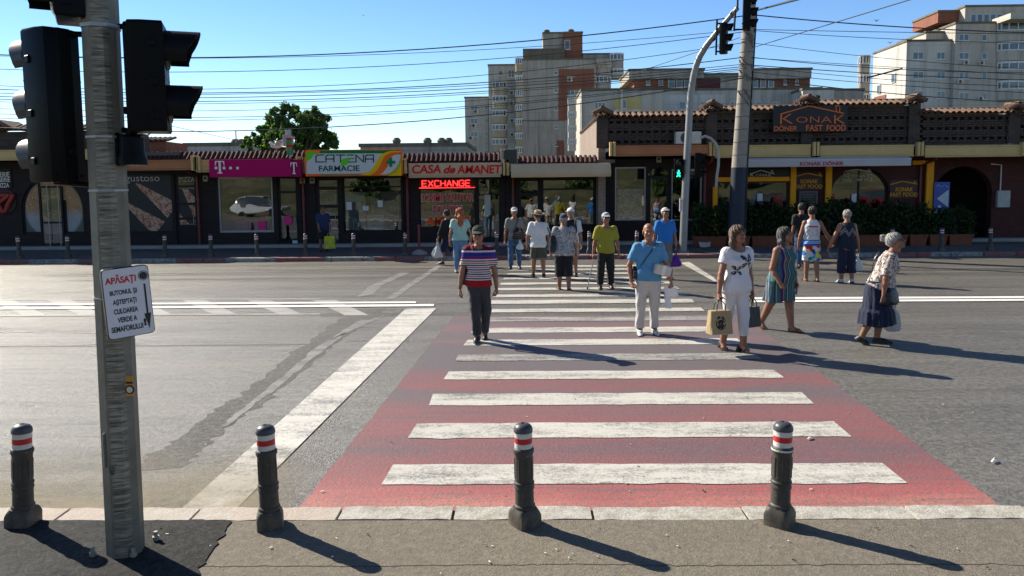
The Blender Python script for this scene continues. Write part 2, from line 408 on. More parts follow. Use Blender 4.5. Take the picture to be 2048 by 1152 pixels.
# --- crossing
def line_at(a, b, y): t = (y - a.y) / (b.y - a.y); return a.x + (b.x - a.x) * t
La, Lb = G(762, 970), G(1005, 563); Ra, Rb = G(1812, 967), G(1357, 577)
rows = [(970, 930), (877, 847), (811, 788), (759, 743), (722, 709), (691, 679.5), (665.5, 655.5), (643, 634.5), (624.5, 617.5), (607.5, 600), (594, 588.5), (580, 575.5), (569, 565), (558.5, 555), (549, 546), (541, 538), (534, 531)]
mbs = MB(); 
for k, (y0, y1) in enumerate(rows):
    a, b = G(1180, y0).y, G(1180, y1).y
    q = [(line_at(La, Lb, a), a, .010), (line_at(Ra, Rb, a), a, .010), (line_at(Ra, Rb, b), b, .010), (line_at(La, Lb, b), b, .010)]
    mbs.i = 1 if k in (4, 7) else 0
    br_ = random.Random(k + 70); nx = 26; lo_ = [(q[0][0] + (q[1][0] - q[0][0]) * i / nx + br_.gauss(0, .008), q[0][1] + br_.gauss(0, .007), .010) for i in range(nx + 1)]; hi_ = [(q[3][0] + (q[2][0] - q[3][0]) * i / nx + br_.gauss(0, .008), q[3][1] + br_.gauss(0, .007), .010) for i in range(nx + 1)]
    mbs.add(lo_ + hi_, [(i, i + 1, nx + 2 + i, nx + 1 + i) for i in range(nx)])
mbs.build('road_marking', [M_white, paint('road_paint_thin', (.40, .385, .36), 1.0, .5)])['kind'] = 'structure'
fa, fb = G(598, 1016), G(905, 635); ra, rb = G(1998, 1010), G(1690, 770)
y0, y1 = YK1 + .01, G(1150, 631).y
rl = [(line_at(fa, fb, y0), y0, 0), (line_at(ra, rb, y0), y0, 0), (line_at(Ra, Rb, y1) + .55, y1, 0), (line_at(fa, fb, y1), y1, 0)]
rr_ = random.Random(31); mb = MB(); rws = []
for k in range(61):
    t = k / 60; a = Vector(rl[0]).lerp(Vector(rl[3]), t); b = Vector(rl[1]).lerp(Vector(rl[2]), t); rws.append(((a.x + rr_.gauss(0, .004), a.y, .005), (b.x + rr_.gauss(0, .005), b.y, .005)))
for (a, b), (c_, d_) in zip(rws[:-1], rws[1:]): mb.add([a, b, d_, c_], [(0, 1, 2, 3)])
mb.build('crossing_paint', M_red)['kind'] = 'structure'
# stop line (near side, left) and far side (right)
flat('road_marking', [[G(345, 1036), G(452, 1040), G(873, 617), G(812, 618)]], M_stop, .0086)
flat('road_marking', [[G(1440, 570), G(1428, 556), G(1378, 524), G(1360, 526)], ], M_white, .0092)
# centre double line, left and right
for (xa, xb, y0a, y1a, y0b, y1b) in ((-300, 832, 613.4, 610.3, 604, 607.4), (-300, 868, 622.6, 618.6, 609.2, 613.6)):
    flat('road_marking', [[G(xa, y0a), G(xb, y1b), G(xb, y0b), G(xa, y1a)]], M_white2, .0136)
for (y0a, y1a, y0b, y1b) in ((596.0, 600, 592.0, 595.6), (601.6, 605.8, 597.2, 601.0)):
    flat('road_marking', [[G(1508, y1a), G(2400, y1b), G(2400, y0b), G(1508, y0a)]], M_white2, .0136)
# faded hatching between the lanes
hq = [[G(x0, 631), G(x0 + 48, 631), G(x0 + 20 - 38, 600.5), G(x0 - 66, 600.5)] for x0 in (-80, 45, 160, 300, 430, 560, 690)]
flat('road_marking', hq, M_faint, .0042)
flat('road_marking', [[G(-300, 635), G(640, 630), G(640, 627.5), G(-300, 632)], [G(-300, 601), G(640, 599.8), G(640, 598), G(-300, 599)]], M_faint, .0082)
# ghost line left of the stop line, and the worn seam of darker asphalt
def band(name, A, B, mat, z, amp=.02, seed=1):
    """ragged strip between two polylines of pixels"""
    r = random.Random(seed); mb = MB(); rows_ = []
    for (a0, a1, b0, b1) in zip(A[:-1], A[1:], B[:-1], B[1:]):
        a0, a1, b0, b1 = G(*a0), G(*a1), G(*b0), G(*b1)
        for k in range(16):
            a = a0.lerp(a1, k / 16); q = b0.lerp(b1, k / 16); j = min(amp, (a - q).length * .2)
            rows_.append(((a.x + r.gauss(0, j), a.y, z), (q.x + r.gauss(0, j), q.y, z)))
    for (a, q), (a2, q2) in zip(rows_[:-1], rows_[1:]): mb.add([a, q, q2, a2], [(0, 1, 2, 3)])
    o = mb.build(name, mat); o['kind'] = 'structure'; return o
band('road_marking', [(752, 640), (690, 668), (560, 772), (446, 858)], [(722, 640), (640, 690), (520, 790), (430, 862)], M_ghost, .0042, .012, 2)
band('road_marking', [(884, 532), (806, 586), (786, 600)], [(872, 532), (786, 588), (770, 600)], M_ghost, .0042, .015, 4)
band('road_marking', [(822, 545), (770, 568), (744, 590)], [(804, 545), (740, 572), (712, 596)], M_ghost, .0042, .012, 5)
band('asphalt_seam', [(770, 618), (680, 680), (560, 780), (440, 870), (360, 940)], [(708, 618), (622, 680), (490, 780), (370, 865), (250, 950)], M_seam, .0022, .03, 6)
# manhole-like rough patch and transverse seam
band('asphalt_seam', [(-200, 693), (300, 691), (640, 688)], [(-200, 696), (300, 693), (640, 690)], M_seam, .0018, .01, 8)
band('asphalt_seam', [(640, 627), (1100, 623), (1500, 617), (2300, 611)], [(640, 633), (1100, 631), (1500, 628), (2300, 621)], M_seam, .0014, .02, 9)
# litter: cigarette ends, paper scraps on road and pavement
mb = MB(); lr = random.Random(11)
for k in range(64):
    z = .0135
    if k < 28: p = G(lr.uniform(300, 2048), lr.uniform(1050, 1150), .1275); z = .1275
    else: p = G(lr.uniform(0, 2048), lr.uniform(760, 1005), 0)
    a = lr.uniform(0, 3.1); L = lr.uniform(.004, .013); W_ = lr.uniform(.002, .005)
    mb.M = Matrix.Translation((p.x, p.y, z)) @ Matrix.Rotation(a, 4, 'Z'); mb.i = lr.choice((0, 0, 1, 2))
    mb.box(-L, L, -W_, W_, 0, lr.uniform(.002, .005))
mb.M = Matrix.Identity(4)
mb.build('litter_scraps', [plain('scrap_white', (.7, .68, .6), .9), plain('scrap_tan', (.35, .25, .13), .9), plain('scrap_dark', (.04, .035, .03), .9)])
bpy.data.objects['litter_scraps']['kind'] = 'stuff'
tag(bpy.data.objects['litter_scraps'], 'tiny paper scraps and cigarette ends scattered over road and pavement', 'litter')
for (px, py, nm, ) in ((1988, 925, 'a'), (1620, 880, 'b')):
    p = G(px, py); mb = MB(); mb.M = Matrix.Translation((p.x, p.y, .012)) @ Matrix.Rotation(.8, 4, 'Z')
    L = .05 if nm == 'a' else .035
    mb.rings([[(-L, -.012, .004), (-L, .012, .002), (-L, .0, .012)], [(0, -.018, .012), (0, .016, .006), (0, .002, .022)], [(L, -.008, .0), (L, .011, .012), (L, .004, .016)]])
    tag(mb.build('paper_scrap', plain('scrap_white', (.7, .68, .6))), 'crumpled white scrap of paper ' + ('on the grey road right of the red crossing' if nm == 'a' else 'on the red paint beside the right bollard'), 'litter')
# ------------------------------------------------------------------ the row of shops
def brick(name, c1, c2, mortar, bw=.24, bh=.075, rough=.85):
    g = NT(name); v = g.co(); x = g.xyz(v)
    u = g.comb(g.math('ADD', x[0], x[1]), x[2], 0.0)
    b = g.n('ShaderNodeTexBrick', i_Vector=u, i_Scale=1.0, i_Color1=(*c1, 1), i_Color2=(*c2, 1), i_Mortar=(*mortar, 1), i_Mortar_Size=.007, i_Brick_Width=bw, i_Row_Height=bh, i_Bias=-.2)
    n = g.noise(v, 1.2, 4, .6); n2 = g.noise(v, 30, 3, .6)
    c = g.mix(g.sm(n, .3, .7, 0, .5), b.outputs[0], sc(c1, .5)); c = g.mix(g.sm(n2, .5, .7, 0, .3), c, sc(c2, 1.6))
    g.bump(g.math('SUBTRACT', g.math('MULTIPLY', n2, .3), b.outputs[1]), .6, .01)
    return g.fin(c, rough)
M_brick = brick('brick_dark', (.016, .010, .009), (.03, .019, .016), (.011, .010, .010))
M_brickr = brick('brick_red', (.07, .014, .01), (.10, .022, .016), (.02, .014, .012))
M_brickp = brick('brick_parapet', (.06, .043, .036), (.10, .073, .058), (.035, .03, .028))
M_brickside = brick('brick_side', (.30, .22, .17), (.36, .28, .22), (.08, .07, .06))
M_tile_d = plain('tile_maroon', (.065, .02, .02), .9, 0, .35, 2.5, .3, 40)
M_tile_o = plain('tile_clay', (.145, .088, .06), .85, 0, .45, 2.2, .4, 30)
M_tan = plain('fascia_tan', (.58, .42, .18), .8, 0, .16, 1.6, .15, 20)
M_tan2 = plain('fascia_beige', (.55, .42, .27), .8, 0, .12, 1.2)
M_oran = plain('fascia_terracotta', (.40, .165, .075), .8, 0, .15, 1.6, .1, 20)
M_frame = plain('frame_black', (.009, .009, .0095), .5, 0, .2, spec=.25)
M_framew = plain('frame_grey', (.33, .34, .35), .4, .3, .1)
M_room = plain('room_plaster', (.10, .095, .09), .9, 0, .1)
M_roof = plain('roof_felt', (.10, .095, .09), .95, 0, .2)
M_conc = plain('concrete', (.32, .31, .29), .9, 0, .2, 1.5, .3, 25)
M_pipe = plain('downpipe_red', (.16, .03, .028), .5, 0, .2)
M_dark = plain('dark_metal', (.018, .018, .02), .45, .2, .2)
M_plastic_w = plain('plastic_white', (.62, .62, .60), .45, 0, .06)
M_oranpaint = plain('timber_orange', (.82, .36, .015), .6, 0, .1, 3, spec=.2)
def glass():
    g = NT('shop_glass'); t = g.t; t.nodes.remove(g.b)
    tr_ = g.n('ShaderNodeBsdfTransparent'); tr_.inputs[0].default_value = (.86, .89, .88, 1)
    gl = g.n('ShaderNodeBsdfGlossy'); gl.inputs['Roughness'].default_value = .0; gl.inputs[0].default_value = (.9, .95, 1, 1)
    fr = g.n('ShaderNodeFresnel'); fr.inputs[0].default_value = 1.5
    v = g.co(); wv = g.noise(v, .9, 2); bp = g.n('ShaderNodeBump', i_Strength=.06, i_Distance=.08); g.set(bp.inputs['Height'], wv); t.links.new(bp.outputs[0], gl.inputs['Normal'])
    mx = g.n('ShaderNodeMixShader'); g.set(mx.inputs[0], g.math('ADD', g.math('MULTIPLY', fr.outputs[0], 1.0), .045))
    t.links.new(tr_.outputs[0], mx.inputs[1]); t.links.new(gl.outputs[0], mx.inputs[2]); t.links.new(mx.outputs[0], g.out.inputs[0])
    return g.m
M_glass = glass()
YF, YFAS, YB = 27.2, 25.95, 35.0     # shop fronts, roof edge beam, back walls
ZP = .12
def xof(px, y=400, Y=YF): return P(px, y, Y).x
def zof(py, px=1024, Y=YF): return P(px, py, Y).z

def building(name, px0, px1, label, group=None):
    x0, x1 = xof(px0), xof(px1)
    b = empty(name, ((x0 + x1) / 2, YF, ZP), label, 'building', group)
    return b, x0, x1
def wall(parent, x0, x1, z0, z1, holes, mat, th=.28, name='wall', y=YF, arches=()):
    """front wall with rectangular holes (X0,X1,Z0,Z1) and arched ones (X0,X1,Z0,spring,rise)"""
    mb = MB()
    hs_ = [(*h, None) for h in holes] + [(a[0], a[1], a[2], a[3] + a[4], a) for a in arches]
    xs = sorted({x0, x1} | {max(x0, min(x1, h[0])) for h in hs_} | {max(x0, min(x1, h[1])) for h in hs_})
    for a, b in zip(xs[:-1], xs[1:]):
        if b - a < 1e-4: continue
        m = (a + b) / 2; cuts = sorted([(h[2], h[3]) for h in hs_ if h[0] < m < h[1]]); z = z0
        for c0, c1 in cuts:
            if c0 > z + 1e-4: mb.box(a, b, y, y + th, z, min(c0, z1))
            z = max(z, c1)
        if z < z1 - 1e-4: mb.box(a, b, y, y + th, z, z1)
    for a in arches:       # fill the corners beside the arch
        n = 16; cx = (a[0] + a[1]) / 2; hw = (a[1] - a[0]) / 2; top = a[3] + a[4]
        for sgn in (-1, 1):
            arc = [(cx + sgn * hw * math.cos(t * math.pi / 2 / n), a[3] + a[4] * math.sin(t * math.pi / 2 / n)) for t in range(n + 1)]
            for p, q in zip(arc[:-1], arc[1:]):
                mb.prism([p, (p[0], top), (q[0], top), q] if abs(q[1] - top) > 1e-5 else [p, (p[0], top), q], y, y + th)
    return mb.build(name, mat, parent)
def room(parent, x0, x1, z1):
    mb = MB(); y0, y1 = YF + .32, YF + 4.5
    mb.box(x0 + .1, x1 - .1, y1, y1 + .1, ZP, z1)
    mb.box(x0 + .02, x0 + .1, y0, y1, ZP, z1); mb.box(x1 - .1, x1 - .02, y0, y1, ZP, z1)
    mb.box(x0 + .1, x1 - .1, y0, y1, ZP + .002, ZP + .04); mb.box(x0 + .1, x1 - .1, y0, y1, z1, z1 + .08)
    return mb.build('interior', M_room, parent)
def window(parent, r, mull=(), trans=(), fr=.06, y=YF + .06, mat=None, name='window', door=False, kick=0.0, arch=0.0):
    """frame (part) with its pane (sub-part); mull/trans are fractions"""
    X0, X1, Z0, Z1 = r; mb = MB(); d0, d1 = y, y + .07; mat = mat or M_frame
    mb.box(X0, X0 + fr, d0, d1, Z0, Z1); mb.box(X1 - fr, X1, d0, d1, Z0, Z1)
    mb.box(X0 + fr, X1 - fr, d0, d1, Z0, Z0 + fr + kick); mb.box(X0 + fr, X1 - fr, d0, d1, Z1 - fr, Z1)
    for m in mull: xm = X0 + (X1 - X0) * m; mb.box(xm - fr / 2, xm + fr / 2, d0 + .002, d1 - .002, Z0 + fr + kick, Z1 - fr)
    for t in trans: zm = Z0 + (Z1 - Z0) * t; mb.box(X0 + fr, X1 - fr, d0 + .004, d1 - .004, zm - fr / 2, zm + fr / 2)
    f = mb.build('door' if door else name, mat, parent)
    MB().box(X0 + fr * .5, X1 - fr * .5, y + .03, y + .038, Z0 + fr * .5, Z1 - fr * .5).build('pane', M_glass, f)
    if door:
        hb = MB(); zc = Z0 + 1.02; hb.tube([(X1 - fr * 1.6, d0, zc - .14), (X1 - fr * 1.6, d0 - .05, zc - .12), (X1 - fr * 1.6, d0 - .05, zc + .12), (X1 - fr * 1.6, d0, zc + .14)], .012, 6)
        hb.build('handle', M_framew, f)
    return f
def tiles(parent, x0, x1, a, b, pitch, r, mat, name='roof_tiles', seed=1, under=True):
    """barrel tiles running from a=(y,z) down... to b, side by side along x"""
    mb = MB(); rr = random.Random(seed); n = max(1, int((x1 - x0) / pitch)); p = (x1 - x0) / n
    d = Vector((0, b[0] - a[0], b[1] - a[1])); d.normalize(); nn = Vector((0, -d.z, d.y))
    if nn.z < 0 or (abs(nn.z) < 1e-6 and nn.y > 0): nn = -nn
    for k in range(n):
        cx = x0 + p * (k + .5) + rr.uniform(-.006, .006); j = rr.uniform(-.02, .02); h = rr.uniform(-.006, .006)
        rs = []
        for (yy, zz, q) in ((a[0], a[1], .9), (b[0], b[1], 1.0)):
            e = (d * (j if q > .95 else j)) + nn * h
            rs.append([(cx + r * q * math.cos(t), yy + e.y + nn.y * r * q * math.sin(t), zz + e.z + nn.z * r * q * math.sin(t)) for t in [math.pi * i / 6 for i in range(7)]] +
                      [(cx + r * .78 * q * math.cos(t), yy + e.y + nn.y * r * .78 * q * math.sin(t), zz + e.z + nn.z * r * .78 * q * math.sin(t)) for t in [math.pi * i / 6 for i in range(6, -1, -1)]])
        mb.rings(rs, True)
    if under: mb.add([(x0, a[0], a[1] - .01), (x1, a[0], a[1] - .01), (x1, b[0], b[1] - .01), (x0, b[0], b[1] - .01)], [(0, 1, 2, 3)])
    return mb.build(name, mat, parent)
def downpipe(parent, px, z1, y=YF - .07):
    x = xof(px, 400, y); mb = MB(); mb.tube([(x, YFAS + .12, z1 + .25), (x, YFAS + .2, z1 + .05), (x, y, z1 - .15), (x, y, .2)], .045, 8)
    for z in (.9, 1.9): mb.lathe([(.06, z - .03), (.06, z + .03)], (x, y, 0), 10)
    return mb.build('downpipe', M_pipe, parent, 40)
def fascia(parent, px0, px1, py0, py1, mat=M_tan, name='fascia'):
    """concrete beam on the roof edge with bracket ends, and the soffit back to the wall"""
    X0, X1, Z0, Z1 = RECT(px0, py0, px1, py1, YFAS)
    mb = MB(); mb.box(X0, X1, YFAS, YFAS + .12, Z0, Z1, .012); mb.box(X0, X1, YFAS - .03, YFAS + .14, Z1 - .05, Z1 + .006, .01)
    mb.box(X0, X1, YFAS - .04, YFAS + .1, Z0 - .05, Z0 - .004, .01)
    return mb.build(name, mat, parent)
def bracket(parent, px, py0, py1):
    X0, X1, Z0, Z1 = RECT(px - 6, py0, px + 6, py1, YFAS)
    mb = MB(); mb.box(X0, X0 + .085, YFAS - .1, YFAS + .1, Z0 - .02, Z1 + .12, .01); mb.box(X1 - .085, X1, YFAS - .1, YFAS + .1, Z0 - .02, Z1 + .12, .01)
    return mb.build('beam_end', M_tan, parent)
def roof(parent, x0, x1, z):
    mb = MB(); mb.box(x0, x1, YFAS + .13, YB, z, z + .12); mb.box(x0, x1, YB - .25, YB, ZP, z)
    return mb.build('roof', M_roof, parent)
def pxr(x0, y0, x1, y1, Y=YF): return RECT(x0, y0, x1, y1, Y)
shop_sign = lambda name, loc, label, group=None: empty(name, loc, label, 'sign', group)
PLINTH = 'plinth'

# ============ 1. bakery on the left
b1, X0, X1 = building('shop_building', -200, 391, 'dark brick bakery with food pictures in its windows, leftmost of the row')
ZT = zof(322, 200)
xa0, xa1, za0, za1 = pxr(43, 372, 167, 468)
h_arch = (xa0, xa1, za0, zof(420, 105), zof(352, 105) - zof(420, 105))
h_door = pxr(80, 372, 127, 497); h_win = pxr(247, 347, 346, 466); h_d2 = pxr(351, 349, 394, 492)
wall(b1, X0, X1, ZP, ZT, [h_win, (h_d2[0], h_d2[1], ZP, h_d2[3]), (h_door[0], h_door[1], ZP, za0)], M_brick, arches=[h_arch])
room(b1, X0, X1, ZT - .1); roof(b1, X0, X1, zof(312, 200, YFAS))
def poster_bagel():
    g = NT('poster_bagel'); v = g.co(); x = g.xyz(v)
    r = g.math('SQRT', g.math('ADD', g.math('POWER', x[0], 2), g.math('POWER', g.math('SUBTRACT', x[2], 1.45), 2)))
    n = g.noise(v, 3, 4, .6)
    ring = g.math('MULTIPLY', g.sm(r, .38, .46), g.sm(r, 1.02, 1.12, 1, 0))
    crust = g.mix(n, (.42, .17, .05), (.62, .38, .17)); seed = g.n('ShaderNodeTexVoronoi', i_Vector=v, i_Scale=9.0).outputs[0]
    crust = g.mix(g.sm(seed, .18, .25, 1, 0), crust, (.8, .7, .5))
    low = g.mix(n, (.32, .35, .36), (.55, .55, .53)); crust = g.mix(g.sm(x[2], 1.15, 1.5), low, crust)
    c = g.mix(ring, g.mix(n, (.05, .07, .06), (.16, .19, .17)), crust)
    return g.fin(sc_(g, c, .75), .5)
def sc_(g, c, f): return g.mix(1.0, c, (f, f, f), 'MULTIPLY')
fb = MB()
for (q0, q1) in ((43, 80), (127, 167)):
    a0, a1, c0, c1 = pxr(q0, 372, q1, 467)
    fb.box(a0, a0 + .06, YF + .05, YF + .12, za0, zof(400, q0)); fb.box(a1 - .06, a1, YF + .05, YF + .12, za0, za1 + .2); fb.box(a0 + .06, a1 - .06, YF + .05, YF + .12, za0, za0 + .08)
cxa, hwa = (xa0 + xa1) / 2, (xa1 - xa0) / 2
pts = [(cxa + (hwa - .03) * math.cos(t * math.pi / 24), YF + .085, h_arch[3] + (h_arch[4] - .03) * math.sin(t * math.pi / 24)) for t in range(25)]
fb.tube(pts, .045, 6)
wf = fb.build('window', M_frame, b1)
pm = MB(); pm.prism([(xa0 + .05, za0)] + [(xa0 + .05, h_arch[3])] + [(p[0], p[2]) for p in pts[::-1][1:-1]] + [(xa1 - .05, h_arch[3]), (xa1 - .05, za0)], YF + .09, YF + .10)
poster = pm.build('poster', poster_bagel(), wf, loc=(cxa, YF, ZP)); poster.location = Vector((cxa, YF, ZP)) - origin_of(b1)
d = window(b1, (h_door[0], h_door[1], ZP, h_door[3]), trans=(.42,), door=True, y=YF - .01, fr=.07)
sb = MB(); xd0, xd1 = h_door[0] + .35, h_door[1] - .12
for xx in (xd0, xd1): sb.tube([(xx, YF - .05, .2), (xx, YF - .05, 2.6)], .016, 6)
for zz in (.2, .98, 1.2, 1.45): sb.tube([(xd0, YF - .05, zz), (xd1, YF - .05, zz)], .014, 6)
sb.build('door_trim', M_framew, d)
def poster_pizza(name, ang, cx, cz):
    g = NT(name); v = g.co(); x = g.xyz(v)
    n = g.noise(v, 4.5, 5, .7, .5); vo = g.n('ShaderNodeTexVoronoi', i_Vector=v, i_Scale=4.5).outputs
    u = g.math('ADD', g.math('MULTIPLY', g.math('SUBTRACT', x[0], cx), math.cos(ang)), g.math('MULTIPLY', g.math('SUBTRACT', x[2], cz), math.sin(ang)))
    w_ = g.math('SUBTRACT', g.math('MULTIPLY', g.math('SUBTRACT', x[2], cz), math.cos(ang)), g.math('MULTIPLY', g.math('SUBTRACT', x[0], cx), math.sin(ang)))
    fold = g.math('ABSOLUTE', g.math('SUBTRACT', w_, .0)); wd = g.math('MULTIPLY', g.math('ADD', u, 1.1), .33)
    w2 = g.math('ABSOLUTE', g.math('SUBTRACT', fold, .42))
    m = g.math('MULTIPLY', g.math('LESS_THAN', w2, g.math('MULTIPLY', wd, .55)), g.math('MULTIPLY', g.math('GREATER_THAN', u, -.9), g.math('LESS_THAN', u, .75)))
    top = g.ramp(n, [(.3, (.09, .02, .01)), (.44, (.34, .10, .04)), (.52, (.55, .42, .28)), (.6, (.32, .05, .04)), (.68, (.08, .12, .03)), (.75, (.6, .5, .36))])
    c = g.mix(m, (.006, .006, .007), top)
    return g.fin(c, .5)
w1 = window(b1, h_win, fr=.07)
pcx, pcz = (h_win[0] + h_win[1]) / 2, (h_win[2] + h_win[3]) / 2 - .15
MB().box(h_win[0] + .06, h_win[1] - .06, YF + .08, YF + .085, h_win[2] + .06, h_win[3] - .06).build('poster', poster_pizza('poster_pizza', rad(-38), pcx - origin_of(b1).x, pcz - ZP), w1)
d2 = window(b1, (h_d2[0], h_d2[1], ZP, h_d2[3]), trans=(.40, .60, .84), door=True, fr=.09, kick=.75)
MB().box(h_d2[0] + .1, h_d2[1] - .1, YF + .081, YF + .086, 1.0, 2.28).build('poster', poster_pizza('poster_slice', rad(-60), h_d2[0] + .3 - origin_of(b1).x, 1.5 - ZP), d2)
M_lett = plain('letter_white', (.75, .74, .7), .5, 0, .05); M_lettg = plain('letter_grey', (.45, .45, .43), .5, 0, .1)
tx = MB(); a = pxr(249, 352, 318, 367); text_mb(tx, 'gustoso', a[0], a[1], a[2], a[3], YF + .05, .01); tx.build('lettering', M_lettg, w1)
tx = MB(); a = pxr(358, 354, 388, 363); text_mb(tx, 'PIZZA', a[0], a[1], a[2], a[3], YF + .045, .01); tx.build('lettering', M_lettg, d2)
fascia(b1, -200, 246, 300, 318); fascia(b1, 250, 389, 320, 338, M_oran)
for px in (246, 390): bracket(b1, px, 318, 340)
downpipe(b1, 396, 2.9)
# upper brick part far left with clay tiles, red-brown gable end nearer the middle
xu0, xu1 = xof(-200, 280, 26.4), xof(239, 280, 26.4)
mb = MB(); mb.box(xu0, xu1, 26.4, 28.5, zof(300, 60, 26.4), zof(263, 60, 26.4)); mb.build('parapet', M_brickp, b1)
tiles(b1, xu0, xu1, (26.75, zof(250, 60, 26.4)), (26.2, zof(262, 60, 26.4)), .2, .085, M_tile_o, 'coping_tiles', 3)
mb = MB(); xp = xof(8, 250, 26.4)
for s_ in (-1, 1): mb.prism([(xp, zof(243, 8, 26.4) + .05), (xp + s_ * .55, zof(258, 8, 26.4)), (xp + s_ * .55, zof(262, 8, 26.4)), (xp, zof(250, 8, 26.4))], 26.1, 27.2)
mb.build('ridge_tile', M_tile_o, b1)
xs0, xs1 = xof(232, 280, 31), xof(388, 280, 31)
mb = MB(); mb.box(xs0, xs1 - 1.2, 31, 33, 3.2, zof(283, 300, 31)); mb.build('upper_wall', plain('plaster_rust', (.30, .11, .06), .9, 0, .25, 1.5), b1)
tiles(b1, xs0, xs1 - 1.0, (31.7, zof(277, 300, 31) + .06), (30.85, zof(283, 300, 31)), .2, .085, M_tile_o, 'coping_tiles', 5)
# signs on the bakery wall
sg = shop_sign('menu_sign', P(8, 360, YF - .04), 'black wall sign listing baked goods in white capitals on the bakery')
a = pxr(-60, 337, 23, 378, YF - .04); MB().box(a[0], a[1], YF - .04, YF - .002, a[2], a[3], .01).build('panel', M_frame, sg)
tx = MB()
for (t, x0, x1, y0, y1) in (('SERIE', -6, 19, 344, 354), ('GERIE', -5, 20, 355, 364), ('PIZZA', -4, 18, 366, 375)):
    a = pxr(x0, y0, x1, y1, YF - .05); text_mb(tx, t, a[0], a[1], a[2], a[3], YF - .05, .008, .01)
tx.build('lettering', M_lett, sg)
sg = shop_sign('pretzel_sign', P(8, 402, YF - .05), 'round red pretzel shaped sign hung on the dark bakery wall')
mb = MB(); c = P(6, 402, YF - .08); pts = []
for k in range(61):
    t = 2 * math.pi * k / 60; pts.append((c.x + .33 * math.sin(t) + .10 * math.sin(2 * t), c.y + .02 * math.sin(3 * t), c.z + .30 * math.cos(t) - .16 * math.cos(2 * t) * .6))
mb.tube(pts, .075, 8, False); mb.tube([(c.x - .3, c.y - .03, c.z - .2), (c.x, c.y - .05, c.z + .02), (c.x + .28, c.y - .03, c.z + .22)], .065, 8)
mb.build('pretzel', plain('pretzel_red', (.36, .05, .03), .6, 0, .35, 8), sg, 60)
mb = MB(); mb.lathe([(.47, -.0), (.47, .015)], (c.x, YF - .02, c.z), 28, True, 'y'); mb.build('backing_disc', plain('pretzel_black', (.03, .01, .01)), sg)

# ============ 2. phone shop
b2, X0, X1 = building('shop_building', 392, 603, 'dark brick phone shop under a magenta sign')
h1 = pxr(436, 353, 546, 465); h2 = pxr(556, 353, 596, 491); ZT = zof(340, 500)
wall(b2, X0, X1, ZP, ZT, [h1, (h2[0], h2[1], ZP, h2[3])], M_brick); room(b2, X0, X1, ZT - .05); roof(b2, X0, X1, zof(322, 500, YFAS))
w2_ = window(b2, h1, fr=.07, mat=M_framew); dd = window(b2, (h2[0], h2[1], ZP, h2[3]), trans=(.78,), fr=.08, door=True)
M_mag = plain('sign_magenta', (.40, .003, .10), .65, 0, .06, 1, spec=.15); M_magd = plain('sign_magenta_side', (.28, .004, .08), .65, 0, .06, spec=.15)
mb = MB(); q = P(576, 441, YF + .05); mb.lathe([(.17, 0), (.17, .012)], (q.x, YF + .06, q.z), 24, True, 'y'); mb.build('sticker', plain('sticker_pink', (.62, .02, .19), .5), dd)
mb = MB(); q = pxr(515, 443, 531, 460); mb.box(q[0], q[1], YF + .05, YF + .06, q[2], q[3]); mb.build('sticker', plain('sticker_pink', (.62, .02, .19)), b2)
mb = MB(); q = pxr(584, 481, 594, 487); mb.box(q[0], q[1], YF + .05, YF + .06, q[2], q[3]); mb.build('sticker', M_plastic_w, dd)
fascia(b2, 393, 602, 319, 341)
for px in (397, 600): bracket(b2, px, 320, 341)
z0t, z1t = zof(319, 500, YFAS), zof(303, 500, YFAS)
tiles(b2, xof(246, 310, YFAS), xof(608, 310, YFAS), (YFAS + .35, z1t), (YFAS, z0t), .165, .066, M_tile_d, 'roof_tiles', 7)
downpipe(b2, 607, 2.8)
mb = MB(); q = pxr(450, 440, 545, 463); mb.box(q[0], q[1], YF + .8, YF + 1.3, q[2], q[3], .03); mb.box(q[0] + .7, q[1] - .3, YF + 1.6, YF + 1.7, q[3] - .2, q[3] + .55); mb.build('display_stand', plain('display_pink', (.35, .03, .12)), w2_)
sg = shop_sign('shop_sign', P(500, 336, YFAS - .25), 'magenta fascia sign with a white slab letter T and white dots')
a = pxr(418, 318, 583, 354, YFAS - .3); MB().box(a[0], a[1], YFAS - .3, YFAS - .06, a[2], a[3], .01).build('panel', M_mag, sg)
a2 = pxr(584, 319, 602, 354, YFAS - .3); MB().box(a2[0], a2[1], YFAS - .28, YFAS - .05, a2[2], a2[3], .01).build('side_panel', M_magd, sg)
def slab_t(mb, r, y):
    x0, x1, z0, z1 = r; W = x1 - x0; H = z1 - z0; cx = (x0 + x1) / 2; d = y + .012
    mb.box(cx - W * .11, cx + W * .11, y, d, z0, z1); mb.box(x0 + W * .13, x1 - W * .13, y - .001, d, z1 - H * .07, z1 + .001)
    mb.box(cx - W * .26, cx + W * .26, y - .001, d, z0 - .001, z0 + H * .07)
    for s_ in (-1, 1): mb.prism([(cx + s_ * W * .5, z1 - H * .36), (cx + s_ * W * .44, z1 - H * .36), (cx + s_ * W * .34, z1 - H * .07), (cx + s_ * W * .37, z1), (cx + s_ * W * .47, z1)], y - .0005, d)
mb = MB(); slab_t(mb, pxr(430, 322, 449, 347, YFAS - .31), YFAS - .312)
for px in (429.5, 445.5, 458.5, 472.5): a = pxr(px, 333.5, px + 5, 338.5, YFAS - .31); mb.box(a[0], a[1], YFAS - .3125, YFAS - .3, a[2], a[3])
mb.build('lettering', M_lett, sg)
mb = MB(); slab_t(mb, pxr(577 + 4, 325, 590 + 4, 348, YFAS - .31), YFAS - .30); mb.build('lettering', M_lett, sg)

